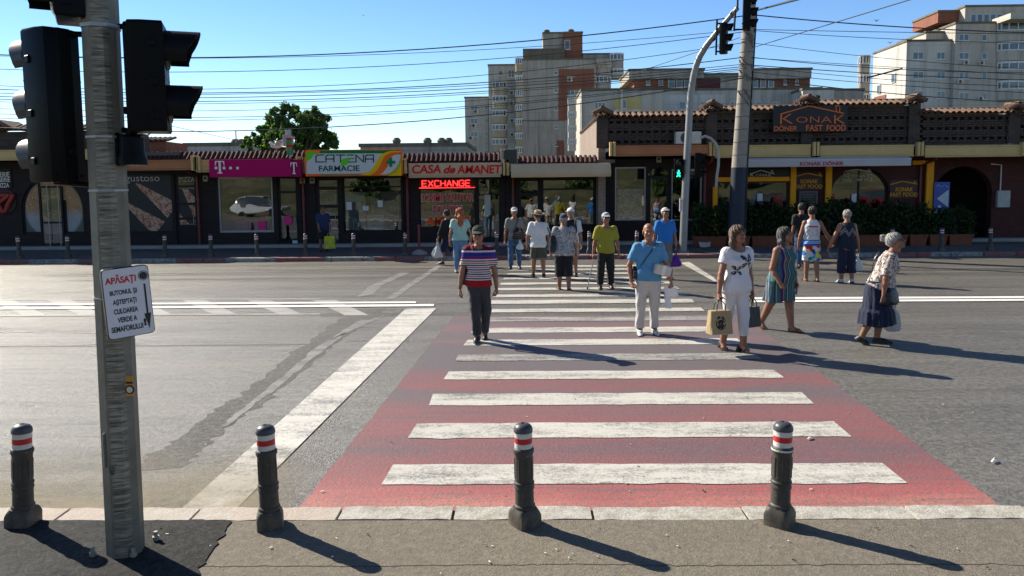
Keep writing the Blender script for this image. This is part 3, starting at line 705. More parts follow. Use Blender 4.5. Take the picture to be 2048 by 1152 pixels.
# ============ 3. pharmacy
b3, X0, X1 = building('shop_building', 604, 807, 'dark brick pharmacy with a green and white sign above')
h1 = pxr(686, 354, 804, 463); h2 = pxr(632, 354, 681, 486); ZT = zof(340, 700)
wall(b3, X0, X1, ZP, ZT, [h1, (h2[0], h2[1], ZP, h2[3])], M_brick); rm = room(b3, X0, X1, ZT - .05); roof(b3, X0, X1, zof(322, 700, YFAS))
w3_ = window(b3, h1, trans=(.82,), fr=.05); window(b3, (h2[0], h2[1], ZP, h2[3]), trans=(.42, .58, .84), door=True, fr=.12)
fascia(b3, 606, 806, 321, 343); bracket(b3, 609, 322, 343); bracket(b3, 808, 324, 346)
tiles(b3, xof(608, 310, YFAS), xof(1003, 318, YFAS), (YFAS + .35, zof(308, 800, YFAS)), (YFAS, zof(325, 800, YFAS)), .165, .066, M_tile_d, 'roof_tiles', 8)
downpipe(b3, 815, 2.75)
# shelves of boxes inside
bxm = NT('medicine_boxes'); v = bxm.co(); vo = bxm.n('ShaderNodeTexVoronoi', i_Vector=bxm.map(v, (7, 1, 5)), i_Scale=1.0, i_Randomness=.6)
M_boxes = bxm.fin(bxm.mix(.6, vo.outputs[1], (.8, .8, .76)), .6)
for (px, yy) in ((650, YF + .9), (702, YF + .8), (772, YF + 2.2)):
    p = P(px, 480, yy); s_ = empty('display_shelf', (p.x, yy, .16), {650: 'white shelf of medicine boxes behind the pharmacy door', 702: 'white shelf of medicine boxes behind the left edge of the pharmacy window', 772: 'white shelf of medicine boxes deep behind the right of the pharmacy window'}[px], 'shelf', 'pharmacy shelves')
    mb = MB(); wd = .55
    mb.box(p.x - wd, p.x - wd + .03, yy, yy + .3, .16, 2.1); mb.box(p.x + wd - .03, p.x + wd, yy, yy + .3, .16, 2.1); mb.box(p.x - wd, p.x + wd, yy + .28, yy + .31, .16, 2.1)
    for z in (.2, .55, .9, 1.25, 1.6, 1.95): mb.box(p.x - wd + .03, p.x + wd - .03, yy, yy + .28, z, z + .025)
    mb.build('frame', M_plastic_w, s_)
    mb = MB(); br = random.Random(px)
    for z in (.225, .575, .925, 1.275, 1.625):
        x = p.x - wd + .06
        while x < p.x + wd - .15:
            ww = br.uniform(.05, .12); mb.box(x, x + ww * .92, yy + .02, yy + .2, z, z + br.uniform(.1, .24)); x += ww
    mb.build('medicine_boxes', M_boxes, s_)
for (x0, y0, x1, y1) in ((692, 404, 703, 420), (755, 401, 765, 414), (725, 412, 737, 421)):
    q = pxr(x0, y0, x1, y1); MB().box(q[0], q[1], YF + .045, YF + .05, q[2], q[3]).build('notice', M_plastic_w, w3_)
cn = empty('counter', (P(752, 460, YF + .6).x, YF + .6, .16), 'pale shop counter behind the pharmacy window', 'counter')
p = P(752, 460, YF + .6); mb = MB(); mb.box(p.x - .32, p.x + .32, YF + .6, YF + .98, .16, 1.2); mb.build('body', plain('counter_beige', (.5, .46, .38)), cn)
mb = MB(); mb.box(p.x - .34, p.x + .34, YF + .57, YF + 1.0, 1.203, 1.24); mb.build('top', M_plastic_w, cn)
# sign: curved bands built as flat coloured shapes on a light box
YS = YFAS - .32
sg = shop_sign('shop_sign', P(706, 326, YS), 'white pharmacy sign with green and orange ribbons and a green cross')
a = pxr(610, 299, 803, 352, YS); sx0, sx1, sz0, sz1 = a
MB().box(sx0, sx1, YS, YS + .26, sz0, sz1, .012).build('light_box', plain('sign_orange', (.80, .13, .008), .6, 0, .04, spec=.2), sg)
def sp(px, py): q = P(px, py, YS); return (q.x, q.z)
def curve(pts, n=10):
    out = []
    pts = [pts[0]] + pts + [pts[-1]]
    for i in range(1, len(pts) - 2):
        for k in range(n):
            t = k / n; q = [.5 * (2 * pts[i][j] + (pts[i + 1][j] - pts[i - 1][j]) * t + (2 * pts[i - 1][j] - 5 * pts[i][j] + 4 * pts[i + 1][j] - pts[i + 2][j]) * t * t + (3 * pts[i][j] - pts[i - 1][j] - 3 * pts[i + 1][j] + pts[i + 2][j]) * t ** 3) for j in (0, 1)]
            out.append(tuple(q))
    return out + [pts[-1]]
M_sgreen = plain('sign_green', (.006, .17, .035), .6, 0, .04, spec=.2); M_slime = plain('sign_lime', (.12, .55, .015), .6, 0, .04, spec=.2); M_swhite = plain('sign_white', (.52, .54, .55), .6, 0, .03, spec=.2)
M_syel = plain('sign_yellow', (.72, .46, .005), .6, 0, .04, spec=.2); M_steal = plain('sign_teal', (.01, .19, .10), .4, 0, .04)
def shp(pts, mi, dep): bnd.i = mi; bnd.prism([sp(*q) for q in pts], YS - dep, YS - .0005)
bnd = MB()
shp([(640, 300.5), (802, 300.5), (802, 307.5), (640, 307.5)] , 0, .003)
body = [(613, 348)] + curve([(613, 330), (616, 318), (630, 308.5), (655, 306.8)], 8) + curve([(772, 306.8), (759, 318), (750, 330), (742, 341), (728, 346), (690, 347)], 8)
shp(body, 2, .004)
shp([(612, 322)] + curve([(612, 303), (640, 303)], 2) + curve([(640, 303), (628, 308), (622, 318), (613, 322)], 6), 1, .006)
shp(curve([(802, 305), (786, 305), (772, 312), (764, 326), (756, 340), (744, 349.5), (730, 350)], 8) + curve([(718, 348.5), (736, 344.5), (748, 332), (757, 316), (768, 306), (784, 302), (802, 302)], 8), 3, .0055)
shp(curve([(802, 307), (790, 308), (779, 314), (772, 328), (764, 342), (752, 351)], 8) + curve([(738, 351), (753, 342), (762, 326), (770, 312), (784, 305), (802, 304)], 8), 5, .0065)
shp([(802, 309)] + curve([(800, 309), (787, 311), (780, 320), (776, 332), (768, 343), (760, 349)], 8) + curve([(760, 349), (778, 347), (792, 336), (799, 322), (802, 309)], 8), 2, .0075)
shp(curve([(754, 351), (776, 349), (793, 338), (800, 322), (802, 312)], 8) + curve([(802, 320), (799, 334), (788, 345), (772, 351)], 6), 1, .0085)
shp([(776, 351.5)] + curve([(776, 351.5), (790, 345), (799, 335), (802.5, 324)], 6) + [(802.5, 351.5)], 3, .0095)
shp([(640, 351.5), (640, 349), (700, 349.3), (728, 348.7), (716, 351.5)], 4, .0052)
bnd.build('ribbons', [M_sgreen, M_slime, M_swhite, M_syel, M_steal, plain('sign_orange', (.72, .18, .025))], sg)
mb = MB()
def stk(pts, wd=.036): mb.strip([sp(*q) for q in pts], wd, YS - .016, YS - .004)
stk([(648, 310), (635, 310), (632, 313), (632, 324), (648, 324)]); stk([(652, 324.5), (652, 313), (655, 310), (668, 310), (668, 324.5)]); stk([(652, 318), (668, 318)])
stk([(672, 310), (690, 310)]); stk([(681, 310), (681, 324.5)]); stk([(707, 310), (694, 310)]); stk([(694, 317), (707, 317)]); stk([(696, 324), (709, 324)])
stk([(712, 324.5), (712, 310), (727, 324), (727, 309.5)]); stk([(731, 324.5), (731, 313), (734, 310), (747, 310), (747, 324.5)]); stk([(731, 318), (747, 318)])
a = pxr(638, 331, 719, 342.5, YS); text_mb(mb, 'FARMACIE', a[0], a[1], a[2], a[3], YS - .016, .012, .014)
mb.build('lettering', plain('letter_teal', (.002, .085, .045), .6, spec=.15), sg)
mb = MB(); mb.prism([sp(*q) for q in ([(682, 332)] + curve([(682, 331), (683, 321), (690, 317), (707, 317)], 6) + curve([(707, 317), (699, 320), (695, 328), (684, 332)], 6))], YS - .02, YS - .006); mb.build('leaf', M_slime, sg)
mb = MB(); q = P(781.5, 324.5, YS); 
mb.prism([(q.x + x * .155, q.z + z * .155) for x, z in ((-.33, 1), (.33, 1), (.33, .33), (1, .33), (1, -.33), (.33, -.33), (.33, -1), (-.33, -1), (-.33, -.33), (-1, -.33), (-1, .33), (-.33, .33))], YS - .02, YS - .008)
mb.build('cross', plain('cross_green', (.003, .2, .07), .6, spec=.15), sg)

# ============ 4. pawn shop / exchange
b4, X0, X1 = building('shop_building', 808, 1010, 'dark brick exchange shop with red lettering on its glass')
h1 = pxr(838, 356, 951, 456); h2 = pxr(955, 356, 1001, 484); ZT = zof(344, 900)
wall(b4, X0, X1, ZP, ZT, [h1, (h2[0], h2[1], ZP, h2[3])], M_brick); room(b4, X0, X1, ZT - .05); roof(b4, X0, X1, zof(325, 900, YFAS))
w4 = window(b4, h1, trans=(.78,), fr=.05); d4 = window(b4, (h2[0], h2[1], ZP, h2[3]), mull=(.55,), trans=(.76,), door=True, fr=.06)
fascia(b4, 817, 1001, 326, 352, M_tan2); bracket(b4, 1012, 326, 350); downpipe(b4, 1026, 2.7)
M_letr = plain('letter_red', (.62, .015, .012), .6, 0, .06, spec=.15)
sg = shop_sign('shop_sign', P(912, 338, YFAS - .03), 'red slanted shop lettering fixed on the beige fascia of the exchange shop')
mb = MB()
for (t, x0, x1, y0, y1) in (('CASA', 824, 882, 329.5, 347), ('de', 887, 911, 331, 347), ('AMANET', 914, 1003, 330, 347)):
    a = pxr(x0, y0, x1, y1, YFAS - .06); text_mb(mb, t, a[0], a[1], a[2], a[3], YFAS - .06, .03, .03 if t == 'de' else .022, .3 if t == 'de' else .12)
mb.build('lettering', M_letr, sg)
MB().box(*pxr(820, 328, 1004, 349, YFAS - .04)[:2], YFAS - .034, YFAS - .004, *pxr(820, 328, 1004, 349, YFAS - .04)[2:]).build('backing', M_tan2, sg)
sg = shop_sign('neon_sign', P(893, 366, YF + .05), 'glowing red neon exchange sign behind the top pane', None)
mb = MB(); y = YF + .02
a = pxr(843, 361, 942, 372.5)
def neon(ch, x0, x1, z0, z1):
    S = {'E': [[(1, 1), (0, 1), (0, 0), (1, 0)], [(0, .5), (.85, .5)]], 'X': [[(0, 1), (1, 0)], [(0, 0), (1, 1)]], 'C': [[(1, .9), (.8, 1), (.2, 1), (0, .8), (0, .2), (.2, 0), (.8, 0), (1, .1)]],
         'H': [[(0, 0), (0, 1)], [(1, 0), (1, 1)], [(0, .5), (1, .5)]], 'A': [[(0, 0), (.5, 1), (1, 0)], [(.22, .38), (.78, .38)]], 'N': [[(0, 0), (0, 1), (1, 0), (1, 1)]], 'G': [[(1, .85), (.8, 1), (.2, 1), (0, .8), (0, .2), (.2, 0), (.9, 0), (1, .15), (1, .5), (.55, .5)]]}
    for st in S[ch]:
        pp_ = [(x0 + (x1 - x0) * u, y, z0 + (z1 - z0) * v_) for u, v_ in st]
        for p_, q_ in zip(pp_[:-1], pp_[1:]): mb.tube([p_, q_], .019, 6)
W_ = (a[1] - a[0]) / 8
for k, ch in enumerate('EXCHANGE'): neon(ch, a[0] + W_ * (k + .1), a[0] + W_ * (k + .84), a[2], a[3])
q = pxr(838, 375, 950, 375.5); mb.tube([(q[0], y, q[2]), (q[1], y, q[2])], .014, 6)
mb.build('tubes', emit('neon_red', (1, .03, .03), 1.6), sg)
MB().box(*pxr(838, 358, 950, 374)[:2], YF + .05, YF + .055, *pxr(838, 358, 950, 374)[2:]).build('backing', plain('neon_back', (.05, .012, .012)), sg)
tx = MB()
for (t, x0, x1, y0, y1, sh) in (('SCHIMB VALUTAR', 843, 946, 388, 402.5, 0), ('NON STOP', 866, 924, 411, 425.5, 0)):
    a = pxr(x0, y0, x1, y1); text_mb(tx, t, a[0], a[1], a[2], a[3], YF + .045, .004, .012, sh)
tx.build('lettering', plain('letter_crimson', (.72, .02, .03), .7, spec=.1), w4)
tx = MB()
for (t, x0, x1, y0, y1, sh) in (('SCHIMB VALUTAR', 843, 946, 388, 402.5, 0), ('NON STOP', 866, 924, 411, 425.5, 0)):
    a = pxr(x0, y0, x1, y1); text_mb(tx, t, a[0] - .016, a[1] + .016, a[2] - .016, a[3] + .016, YF + .052, .003, .035, sh)
tx.build('lettering_outline', plain('letter_pale', (.78, .72, .70), .6, spec=.15), w4)
tx = MB(); a = pxr(850, 433, 941, 450); text_mb(tx, 'AMANET', a[0], a[1], a[2], a[3], YF + .045, .004, .02, .3); tx.build('lettering', plain('letter_scarlet', (.9, .04, .015), .6, spec=.15), w4)
tx = MB(); text_mb(tx, 'AMANET', a[0] - .025, a[1] + .025, a[2] - .02, a[3] + .02, YF + .052, .003, .05, .3); tx.build('lettering_outline', plain('letter_yellow', (.6, .38, .05), .4), w4)
tx = MB(); a = pxr(960, 383, 977, 389); text_mb(tx, 'AUE', a[0], a[1], a[2], a[3], YF + .045, .004, .02); a = pxr(958, 392, 969, 398); text_mb(tx, '0%', a[0], a[1], a[2], a[3], YF + .045, .004, .02)
tx.build('lettering', plain('letter_gold', (.4, .3, .12), .5), d4)
mb = MB(); a = pxr(969, 390, 981, 430); mb.box(a[0], a[1], YF + .045, YF + .05, a[2], a[3]); mb.build('notice', plain('paper_grey', (.42, .42, .4)), d4)

# ============ 5. vacant shop under a beige awning
b5, X0, X1 = building('shop_building', 1011, 1222, 'dark brick shop front under a rolled beige awning box')
h1 = pxr(1084, 357, 1190, 452); h2 = pxr(1037, 357, 1081, 484); ZT = zof(350, 1100)
wall(b5, X0, X1, ZP, ZT, [h1, (h2[0], h2[1], ZP, h2[3])], M_brick); room(b5, X0, X1, ZT - .05); roof(b5, X0, X1, zof(327, 1100, YFAS))
window(b5, h1, trans=(.78,), fr=.06); window(b5, (h2[0], h2[1], ZP, h2[3]), trans=(.76,), door=True, fr=.1)
fascia(b5, 1013, 1220, 327, 338, M_tan2)
tiles(b5, xof(1033, 318, YFAS), xof(1196, 318, YFAS), (YFAS + .35, zof(313, 1100, YFAS)), (YFAS, zof(327, 1100, YFAS)), .165, .066, M_tile_d, 'roof_tiles', 9)
aw = empty('awning', P(1122, 340, YFAS - .2), 'rolled beige awning box over the plain shop window', 'awning')
a = pxr(1022, 328, 1222, 352, YFAS - .3); mb = MB()
mb.prism([(YFAS - .32, a[2]), (YFAS - .36, a[2] + .1), (YFAS - .2, a[3]), (YFAS - .05, a[3]), (YFAS - .05, a[2] + .04)], a[0], a[1], 'x'); mb.build('cover', M_tan2, aw)
mb = MB(); mb.box(a[0] + .01, a[1] - .01, YFAS - .345, YFAS - .3, a[2] - .035, a[2] - .003); mb.build('front_bar', plain('fascia_tan', (.47, .36, .19)), aw)
mb = MB(); q = [(a[0] + .03, YFAS - .07, a[2])]
for xx in (a[0] + .4, a[1] - .5): mb.box(xx, xx + .06, YFAS - .05, YF, a[2] + .05, a[2] + .12)
mb.build('arm', M_dark, aw)
# floodlight box on the roof edge
fl = empty('floodlight', P(1017, 312, YFAS), 'black boxed floodlight standing on the roof edge above the red lettering', 'lamp')
a = pxr(1001, 299, 1034, 326, YFAS - .1); mb = MB(); mb.box(a[0] + .12, a[1], YFAS - .1, YFAS - .02, a[2], a[3], .015); mb.build('front_glass', plain('lamp_black', (.012, .013, .015), .25), fl)
mb = MB(); mb.box(a[0], a[1] + .02, YFAS - .018, YFAS + .2, a[2] - .03, a[3] + .03, .02); mb.build('housing', plain('housing_grey', (.33, .31, .27), .6), fl)
mb = MB(); mb.tube([(a[0] + .1, YFAS - .05, a[2] - .02), (a[0] + .07, YFAS - .04, a[2] - .2), (a[0] + .3, YFAS + .05, a[2] - .25)], .025, 6); mb.build('bracket', M_dark, fl)

# ============ 6. brick building with tiled parapet: lingerie shop and restaurant
b6, X0, X1 = building('restaurant_building', 1222, 2300, 'large brick building with tiled parapet, restaurant and window shop')
ZT = zof(316, 1600)
hA = pxr(1230, 334, 1292, 441); hB = pxr(1343, 338, 1404, 441); hD = pxr(1296, 352, 1339, 484); arD = (hD[0], hD[1], ZP, zof(352, 1317), zof(335, 1317) - zof(352, 1317))
hC = pxr(1434, 362, 1578, 424)
a = pxr(1660, 380, 1776, 442); arE = (a[0], a[1], a[2], zof(385, 1718), zof(335, 1718) - zof(385, 1718))
a = pxr(1866, 380, 1982, 470); arF = (a[0], a[1], ZP, zof(388, 1924), zof(333, 1924) - zof(388, 1924))
XM = xof(1409)
wall(b6, X0, XM, ZP, ZT, [hA, hB], M_brick, arches=[arD])
wall(b6, XM, X1, ZP, ZT, [hC], M_brickr, arches=[arE, arF], name='restaurant_wall')
room(b6, X0, XM, ZT - .05); room(b6, XM + .01, xof(1860), ZT - .05); room(b6, xof(1862), X1, ZT - .05)
roof(b6, X0, X1, zof(300, 1600, YFAS))
mb = MB(); xs_ = xof(1197, 260, 26.4); mb.box(xs_ - .004, xs_ + .25, 26.42, YB, ZP, zof(236, 1200, 26.4) - .02); mb.build('side_wall', M_brickside, b6)
wA_ = window(b6, hA, fr=.05, mat=M_framew); wB_ = window(b6, hB, fr=.05, mat=M_framew)
def collage(name, cols):
    g = NT(name); v = g.co(); n = g.noise(v, 6, 4, .7, .8); return g.fin(g.ramp(n, [(.3 + .4 * k / (len(cols) - 1), c_) for k, c_ in enumerate(cols)]), .5)
mb = MB(); q = pxr(1237, 378, 1288, 439); mb.box(q[0], q[1], YF + .3, YF + .32, q[2], q[3]); mb.build('display_poster', collage('poster_pale', [(.08, .06, .06), (.42, .36, .33), (.62, .6, .58), (.2, .15, .14), (.5, .42, .36), (.05, .06, .06)]), wA_)
mb = MB(); q = pxr(1382, 412, 1402, 439); mb.box(q[0], q[1], YF + .2, YF + .5, q[2], q[3], .02); mb.build('display_box', plain('display_red', (.42, .02, .015)), wB_)
mb = MB(); q = pxr(1364, 398, 1381, 440); mb.box(q[0], q[1], YF + .25, YF + .5, q[2], q[3], .02); mb.build('display_box', plain('display_green', (.13, .22, .05)), wB_)
window(b6, (hD[0], hD[1], ZP, hD[3]), fr=.1, trans=(), door=True)
mb = MB(); n = 14; cx = (arD[0] + arD[1]) / 2; hw = (arD[1] - arD[0]) / 2
mb.prism([(cx + (hw - .02) * math.cos(math.pi * k / n), arD[3] + .02 + (arD[4] - .03) * math.sin(math.pi * k / n)) for k in range(n + 1)], YF + .09, YF + .1)
tr = mb.build('transom_pane', M_glass, b6)
wC = window(b6, hC, mull=(.36,), trans=(), fr=.07, mat=plain('frame_maroon', (.09, .02, .02), .5))
# arch window
def archwin(ar, name):
    mb = MB(); n = 20; cx = (ar[0] + ar[1]) / 2; hw = (ar[1] - ar[0]) / 2
    pts = [(ar[0] + .04, YF + .1, ar[2])] + [(cx - (hw - .04) * math.cos(math.pi * k / n), YF + .1, ar[3] + (ar[4] - .04) * math.sin(math.pi * k / n)) for k in range(n + 1)] + [(ar[1] - .04, YF + .1, ar[2])]
    mb.tube(pts, .05, 6); mb.box(cx - .03, cx + .03, YF + .07, YF + .13, ar[2], ar[3] + ar[4] - .1); mb.box(ar[0] + .05, ar[1] - .05, YF + .072, YF + .128, ar[2], ar[2] + .09)
    f = mb.build(name, M_frame, b6)
    pm = MB(); pm.prism([(p[0], p[2]) for p in pts], YF + .098, YF + .104); pm.build('pane', M_glass, f); return f
wE = archwin(arE, 'window')
for ar in (arE, arF):
    mb = MB()      # brick arch surround
    cx = (ar[0] + ar[1]) / 2; hw = (ar[1] - ar[0]) / 2; n = 40
    for k in range(n):
        t0, t1 = math.pi * (k + .06) / n, math.pi * (k + .94) / n; r0, r1 = 1.0, 1.0 + .28 / hw
        mb.prism([(cx + hw * r * math.cos(t), ar[3] + ar[4] * (1 + (r - 1) * hw / ar[4]) * math.sin(t)) for r, t in ((r0, t0), (r1, t0), (r1, t1), (r0, t1))], YF - .03, YF - .001)
    mb.build('arch_bricks', M_brickr, b6)
# fascia pieces
fascia(b6, 1228, 1418, 290.5, 309, M_oran); fascia(b6, 1430, 1622, 290, 312); fascia(b6, 1640, 1828, 290.5, 311); fascia(b6, 1850, 2044, 291, 311); fascia(b6, 2052, 2300, 291, 311)
for px in (1225, 1424, 1631, 1839, 2048): bracket(b6, px, 291, 311)
for px in (1409, 1839): downpipe(b6, px, 3.0)
# parapet in four bays with perforated brickwork, piers and tile copings
YPAR = 26.4
bays = [(1197, 1412, 236), (1412, 1612, 224), (1612, 1826, 212), (1838, 2020, 229), (2034, 2300, 232)]
prr = random.Random(4)
for i, (q0, q1, yt) in enumerate(bays):
    x0, x1 = xof(q0, 260, YPAR), xof(q1, 260, YPAR); zt = zof(yt, (q0 + q1) / 2, YPAR); zb = zof(292, 1600, YPAR)
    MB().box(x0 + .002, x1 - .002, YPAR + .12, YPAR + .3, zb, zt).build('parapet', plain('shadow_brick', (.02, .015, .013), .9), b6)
    mb = MB(); nrow = int((zt - zb) / .085)
    for r_ in range(nrow):
        z = zb + (zt - zb) * r_ / nrow; hgt = (zt - zb) / nrow - .012
        holes = (r_ % 4 == 2) and r_ < nrow - 1
        x = x0 + (.13 if r_ % 2 else 0)
        while x < x1 - .05:
            L = .12 if holes else .26; e = min(x + L - .014, x1)
            mb.box(max(x, x0), e, YPAR + prr.uniform(0, .012) - (.03 if r_ % 4 == 3 else 0), YPAR + .12, z, z + hgt); x += .26
    mb.build('brick_screen', M_brickp, b6)
    tiles(b6, x0 - .08, x1 + .08, (YPAR + .42, zt + .2), (YPAR - .2, zt + .02), .205, .09, M_tile_o, 'coping_tiles', 20 + i)
    tiles(b6, x0 - .08, x1 + .08, (YPAR + .44, zt + .2), (YPAR + 1.0, zt + .02), .205, .09, M_tile_o, 'coping_tiles', 40 + i)
    mb = MB(); mb.tube([(x0 - .1, YPAR + .42, zt + .21), (x1 + .1, YPAR + .42, zt + .21)], .08, 8); mb.build('ridge_tile', M_tile_o, b6)
for (q, yt) in ((1204, 230), (1422, 218), (1612, 207), (1826, 206), (2026, 222)):
    x = xof(q, 260, YPAR); zt = zof(yt, q, YPAR); mb = MB(); mb.box(x - .2, x + .2, YPAR - .09, YPAR - .036, zof(292, 1600, YPAR), zt, .01); mb.build('pier', M_brickp, b6)
    mb = MB(); pr2 = random.Random(q)
    for s_ in (-1, 1):
        for k in range(3): mb.tube([(x + s_ * .02, YPAR - .2 + k * .22, zt + .21), (x + s_ * .34, YPAR - .2 + k * .22, zt + .06 + pr2.uniform(-.02, .02))], .075, 7)
    mb.tube([(x, YPAR - .3, zt + .24), (x, YPAR + .45, zt + .26)], .075, 7); mb.build('pier_cap_tiles', M_tile_o, b6)
# side coping running back
x = xof(1197, 230, YPAR) + .1; zt = zof(232, 1200, YPAR)
mb = MB()
for k in range(34):
    yy = 26.5 + k * .235
    for s_ in (-1,): mb.tube([(x + .1, yy, zt + .06), (x - .17, yy, zt - .05)], .06, 7)
mb.build('coping_tiles', M_tile_o, b6)
# orange timber frame
def orange(px0, py0, px1, py1, y0=.04, y1=.14):
    a = pxr(px0, py0, px1, py1); return MB().box(a[0], a[1], YF - y1, YF - y0, a[2], a[3], .008).build('timber_frame', M_oranpaint, b6)
orange(1434, 354, 1577, 363); orange(1424, 374, 1433, 470); orange(1578, 333, 1589, 470); orange(1648, 333, 1660, 470); orange(1848, 322, 1862, 470); orange(1822, 321, 1847.5, 330)
# long grey awning with red lettering
aw = empty('awning', P(1645, 324, YFAS - .3), 'long grey awning box with red lettering above the restaurant windows', 'awning')
a = pxr(1496, 317, 1822, 333, YFAS - .45); a2 = pxr(1476, 316, 1822, 330, YFAS - .45)
mb = MB(); mb.box(a[0], a[1], YFAS - .47, YFAS - .40, a[2], a[3] - .06, .012); mb.build('valance', plain('awning_grey', (.44, .43, .44), .7, 0, .08, 2), aw)
mb = MB(); mb.prism([(YFAS - .46, a[3] - .055), (YFAS - .46, a[3] - .02), (YFAS - .2, a[3] + .05), (YFAS - .02, a[3] + .03), (YFAS - .02, a[3] - .12), (YFAS - .3, a[3] - .12)], a2[0], a[1] + .02, 'x'); mb.build('cover', plain('awning_light', (.52, .51, .52), .7, 0, .08, 2), aw)
tx = MB(); q = pxr(1600, 322, 1688, 331, YFAS - .48); text_mb(tx, 'KONAK DÖNER', q[0], q[1], q[2], q[3], YFAS - .482, .01, .03); tx.build('lettering', plain('letter_wine', (.42, .02, .05), .5), aw)
# rooftop sign
YS2 = YPAR - .3
sg = shop_sign('roof_sign', P(1620, 236, YS2), 'black parapet sign with orange house outline and lettering')
a = pxr(1546, 211, 1696, 264, YS2); MB().box(a[0], a[1], YS2, YS2 + .1, a[2], a[3], .01).build('panel', plain('sign_black', (.012, .012, .014), .5, 0, .15), sg)
M_so = plain('letter_orange', (.75, .19, .06), .6, 0, .1, spec=.15)
def house(mb, f, wd, y0, y1):
    """the house outline above KONAK, f maps (0..1, 0..1) to (x, z)"""
    mb.strip([f(*q) for q in ((.02, .42), (.45, .94), (.99, .42))], wd, y0, y1); mb.strip([f(*q) for q in ((.88, .5), (.87, .92), (.93, .92), (.93, .52))], wd * .8, y0 - .001, y1)
def konak(mb, r, Y, y):
    """five spaced letters, the first K larger with a swept leg"""
    x0, y0, x1, y1 = r; W = x1 - x0; h_ = y0 - y1
    for ch, a, c, t, bt in (('K', .0, .2, 0, 0), ('O', .25, .42, .3, .12), ('N', .46, .60, .25, .12), ('A', .63, .79, .25, .12), ('K', .83, 1.0, .1, 0)):
        q = pxr(x0 + W * a, y1 + h_ * t, x0 + W * c, y0 - h_ * bt, Y); text_mb(mb, ch, q[0], q[1], q[2], q[3], y, .015, -.012)
mb = MB()
def fr_(x0, y0, x1, y1, Y):
    a = pxr(x0, min(y0, y1), x1, max(y0, y1), Y); return lambda u, v_: (a[0] + (a[1] - a[0]) * u, a[2] + (a[3] - a[2]) * v_)
house(mb, fr_(1559, 240, 1688, 210, YS2), .038, YS2 - .02, YS2 - .002); konak(mb, (1560, 247.5, 1690, 228), YS2, YS2 - .021)
for (t, x0, x1) in (('DÖNER', 1548, 1594), ('FAST', 1612, 1645), ('FOOD', 1653, 1691)):
    q = pxr(x0, 250, x1, 262, YS2); text_mb(mb, t, q[0], q[1], q[2], q[3], YS2 - .02, .018, .012)
mb.build('lettering', M_so, sg)
M_gold = plain('letter_amber', (.62, .30, .03), .6, 0, .1, spec=.15); M_cream = plain('letter_cream', (.6, .54, .46), .6, spec=.2)
# lettering on the restaurant windows and brick
mb = MB(); house(mb, fr_(1497, 354, 1546, 340, YF), .03, YF - .16, YF - .145); konak(mb, (1498, 354, 1542, 346), YF, YF - .161)
q = pxr(1492, 338, 1576, 354); MB().box(q[0], q[1], YF - .14, YF - .02, q[2], q[3]).build('name_board', plain('sign_black', (.012, .012, .014)), b6)
mb.build('lettering', M_cream, b6)
mb = MB(); house(mb, fr_(1686, 348, 1745, 338, YF), .03, YF + .05, YF + .065); konak(mb, (1689, 356, 1745, 347), YF, YF + .05)
for (t, x0, x1) in (('DÖNER', 1686, 1705), ('FAST FOOD', 1715, 1746)): q = pxr(x0, 357, x1, 362); text_mb(mb, t, q[0], q[1], q[2], q[3], YF + .05, .01, .015)
mb.build('lettering', M_cream, wE)
for (dx, dy, lab) in ((0, 0, 'amber lettered dark board above the menu board between orange posts'), (190, 16, 'amber lettered dark board right of the arched restaurant window')):
    sg = shop_sign('wall_sign', P(1617 + dx, 365 + dy, YF - .06), lab, 'amber restaurant boards')
    q = pxr(1590 + dx, 343 + dy, 1646 + dx, 381 + dy, YF - .06); MB().box(q[0], q[1], YF - .05, YF - .002, q[2], q[3], .008).build('panel', plain('sign_maroon', (.045, .012, .012), .5), sg)
    mb = MB(); house(mb, fr_(1590 + dx, 357 + dy, 1645 + dx, 346 + dy, YF - .06), .035, YF - .07, YF - .052)
    for (t, x0, x1, y0, y1) in (('KONAK', 1601, 1636, 358.5, 367), ('FAST FOOD', 1590, 1645, 369, 377)):
        q = pxr(x0 + dx, y0 + dy, x1 + dx, y1 + dy, YF - .06); text_mb(mb, t, q[0], q[1], q[2], q[3], YF - .07, .018, .03)
    mb.build('lettering', M_gold, sg)
sg = empty('menu_board', P(1616, 405, YF - .06), 'dark framed menu board on red brick below the amber lettering', 'menu board')
q = pxr(1598, 382, 1635, 440, YF - .05); mb = MB(); mb.box(q[0], q[1], YF - .05, YF - .002, q[2], q[3], .01); mb.build('frame', plain('frame_steel', (.12, .12, .13), .4), sg)
mb = MB(); mb.box(q[0] + .05, q[1] - .05, YF - .056, YF - .051, q[2] + .05, q[3] - .05); mb.build('panel', plain('menu_dark', (.02, .021, .025), .3), sg)
mb = MB()
for k in range(9): z = q[3] - .14 - k * .09; mb.box(q[0] + .1, q[1] - .1 - (k % 3) * .06, YF - .0575, YF - .0562, z, z + .018)
mb.build('menu_lines', plain('menu_text', (.2, .2, .2)), sg)
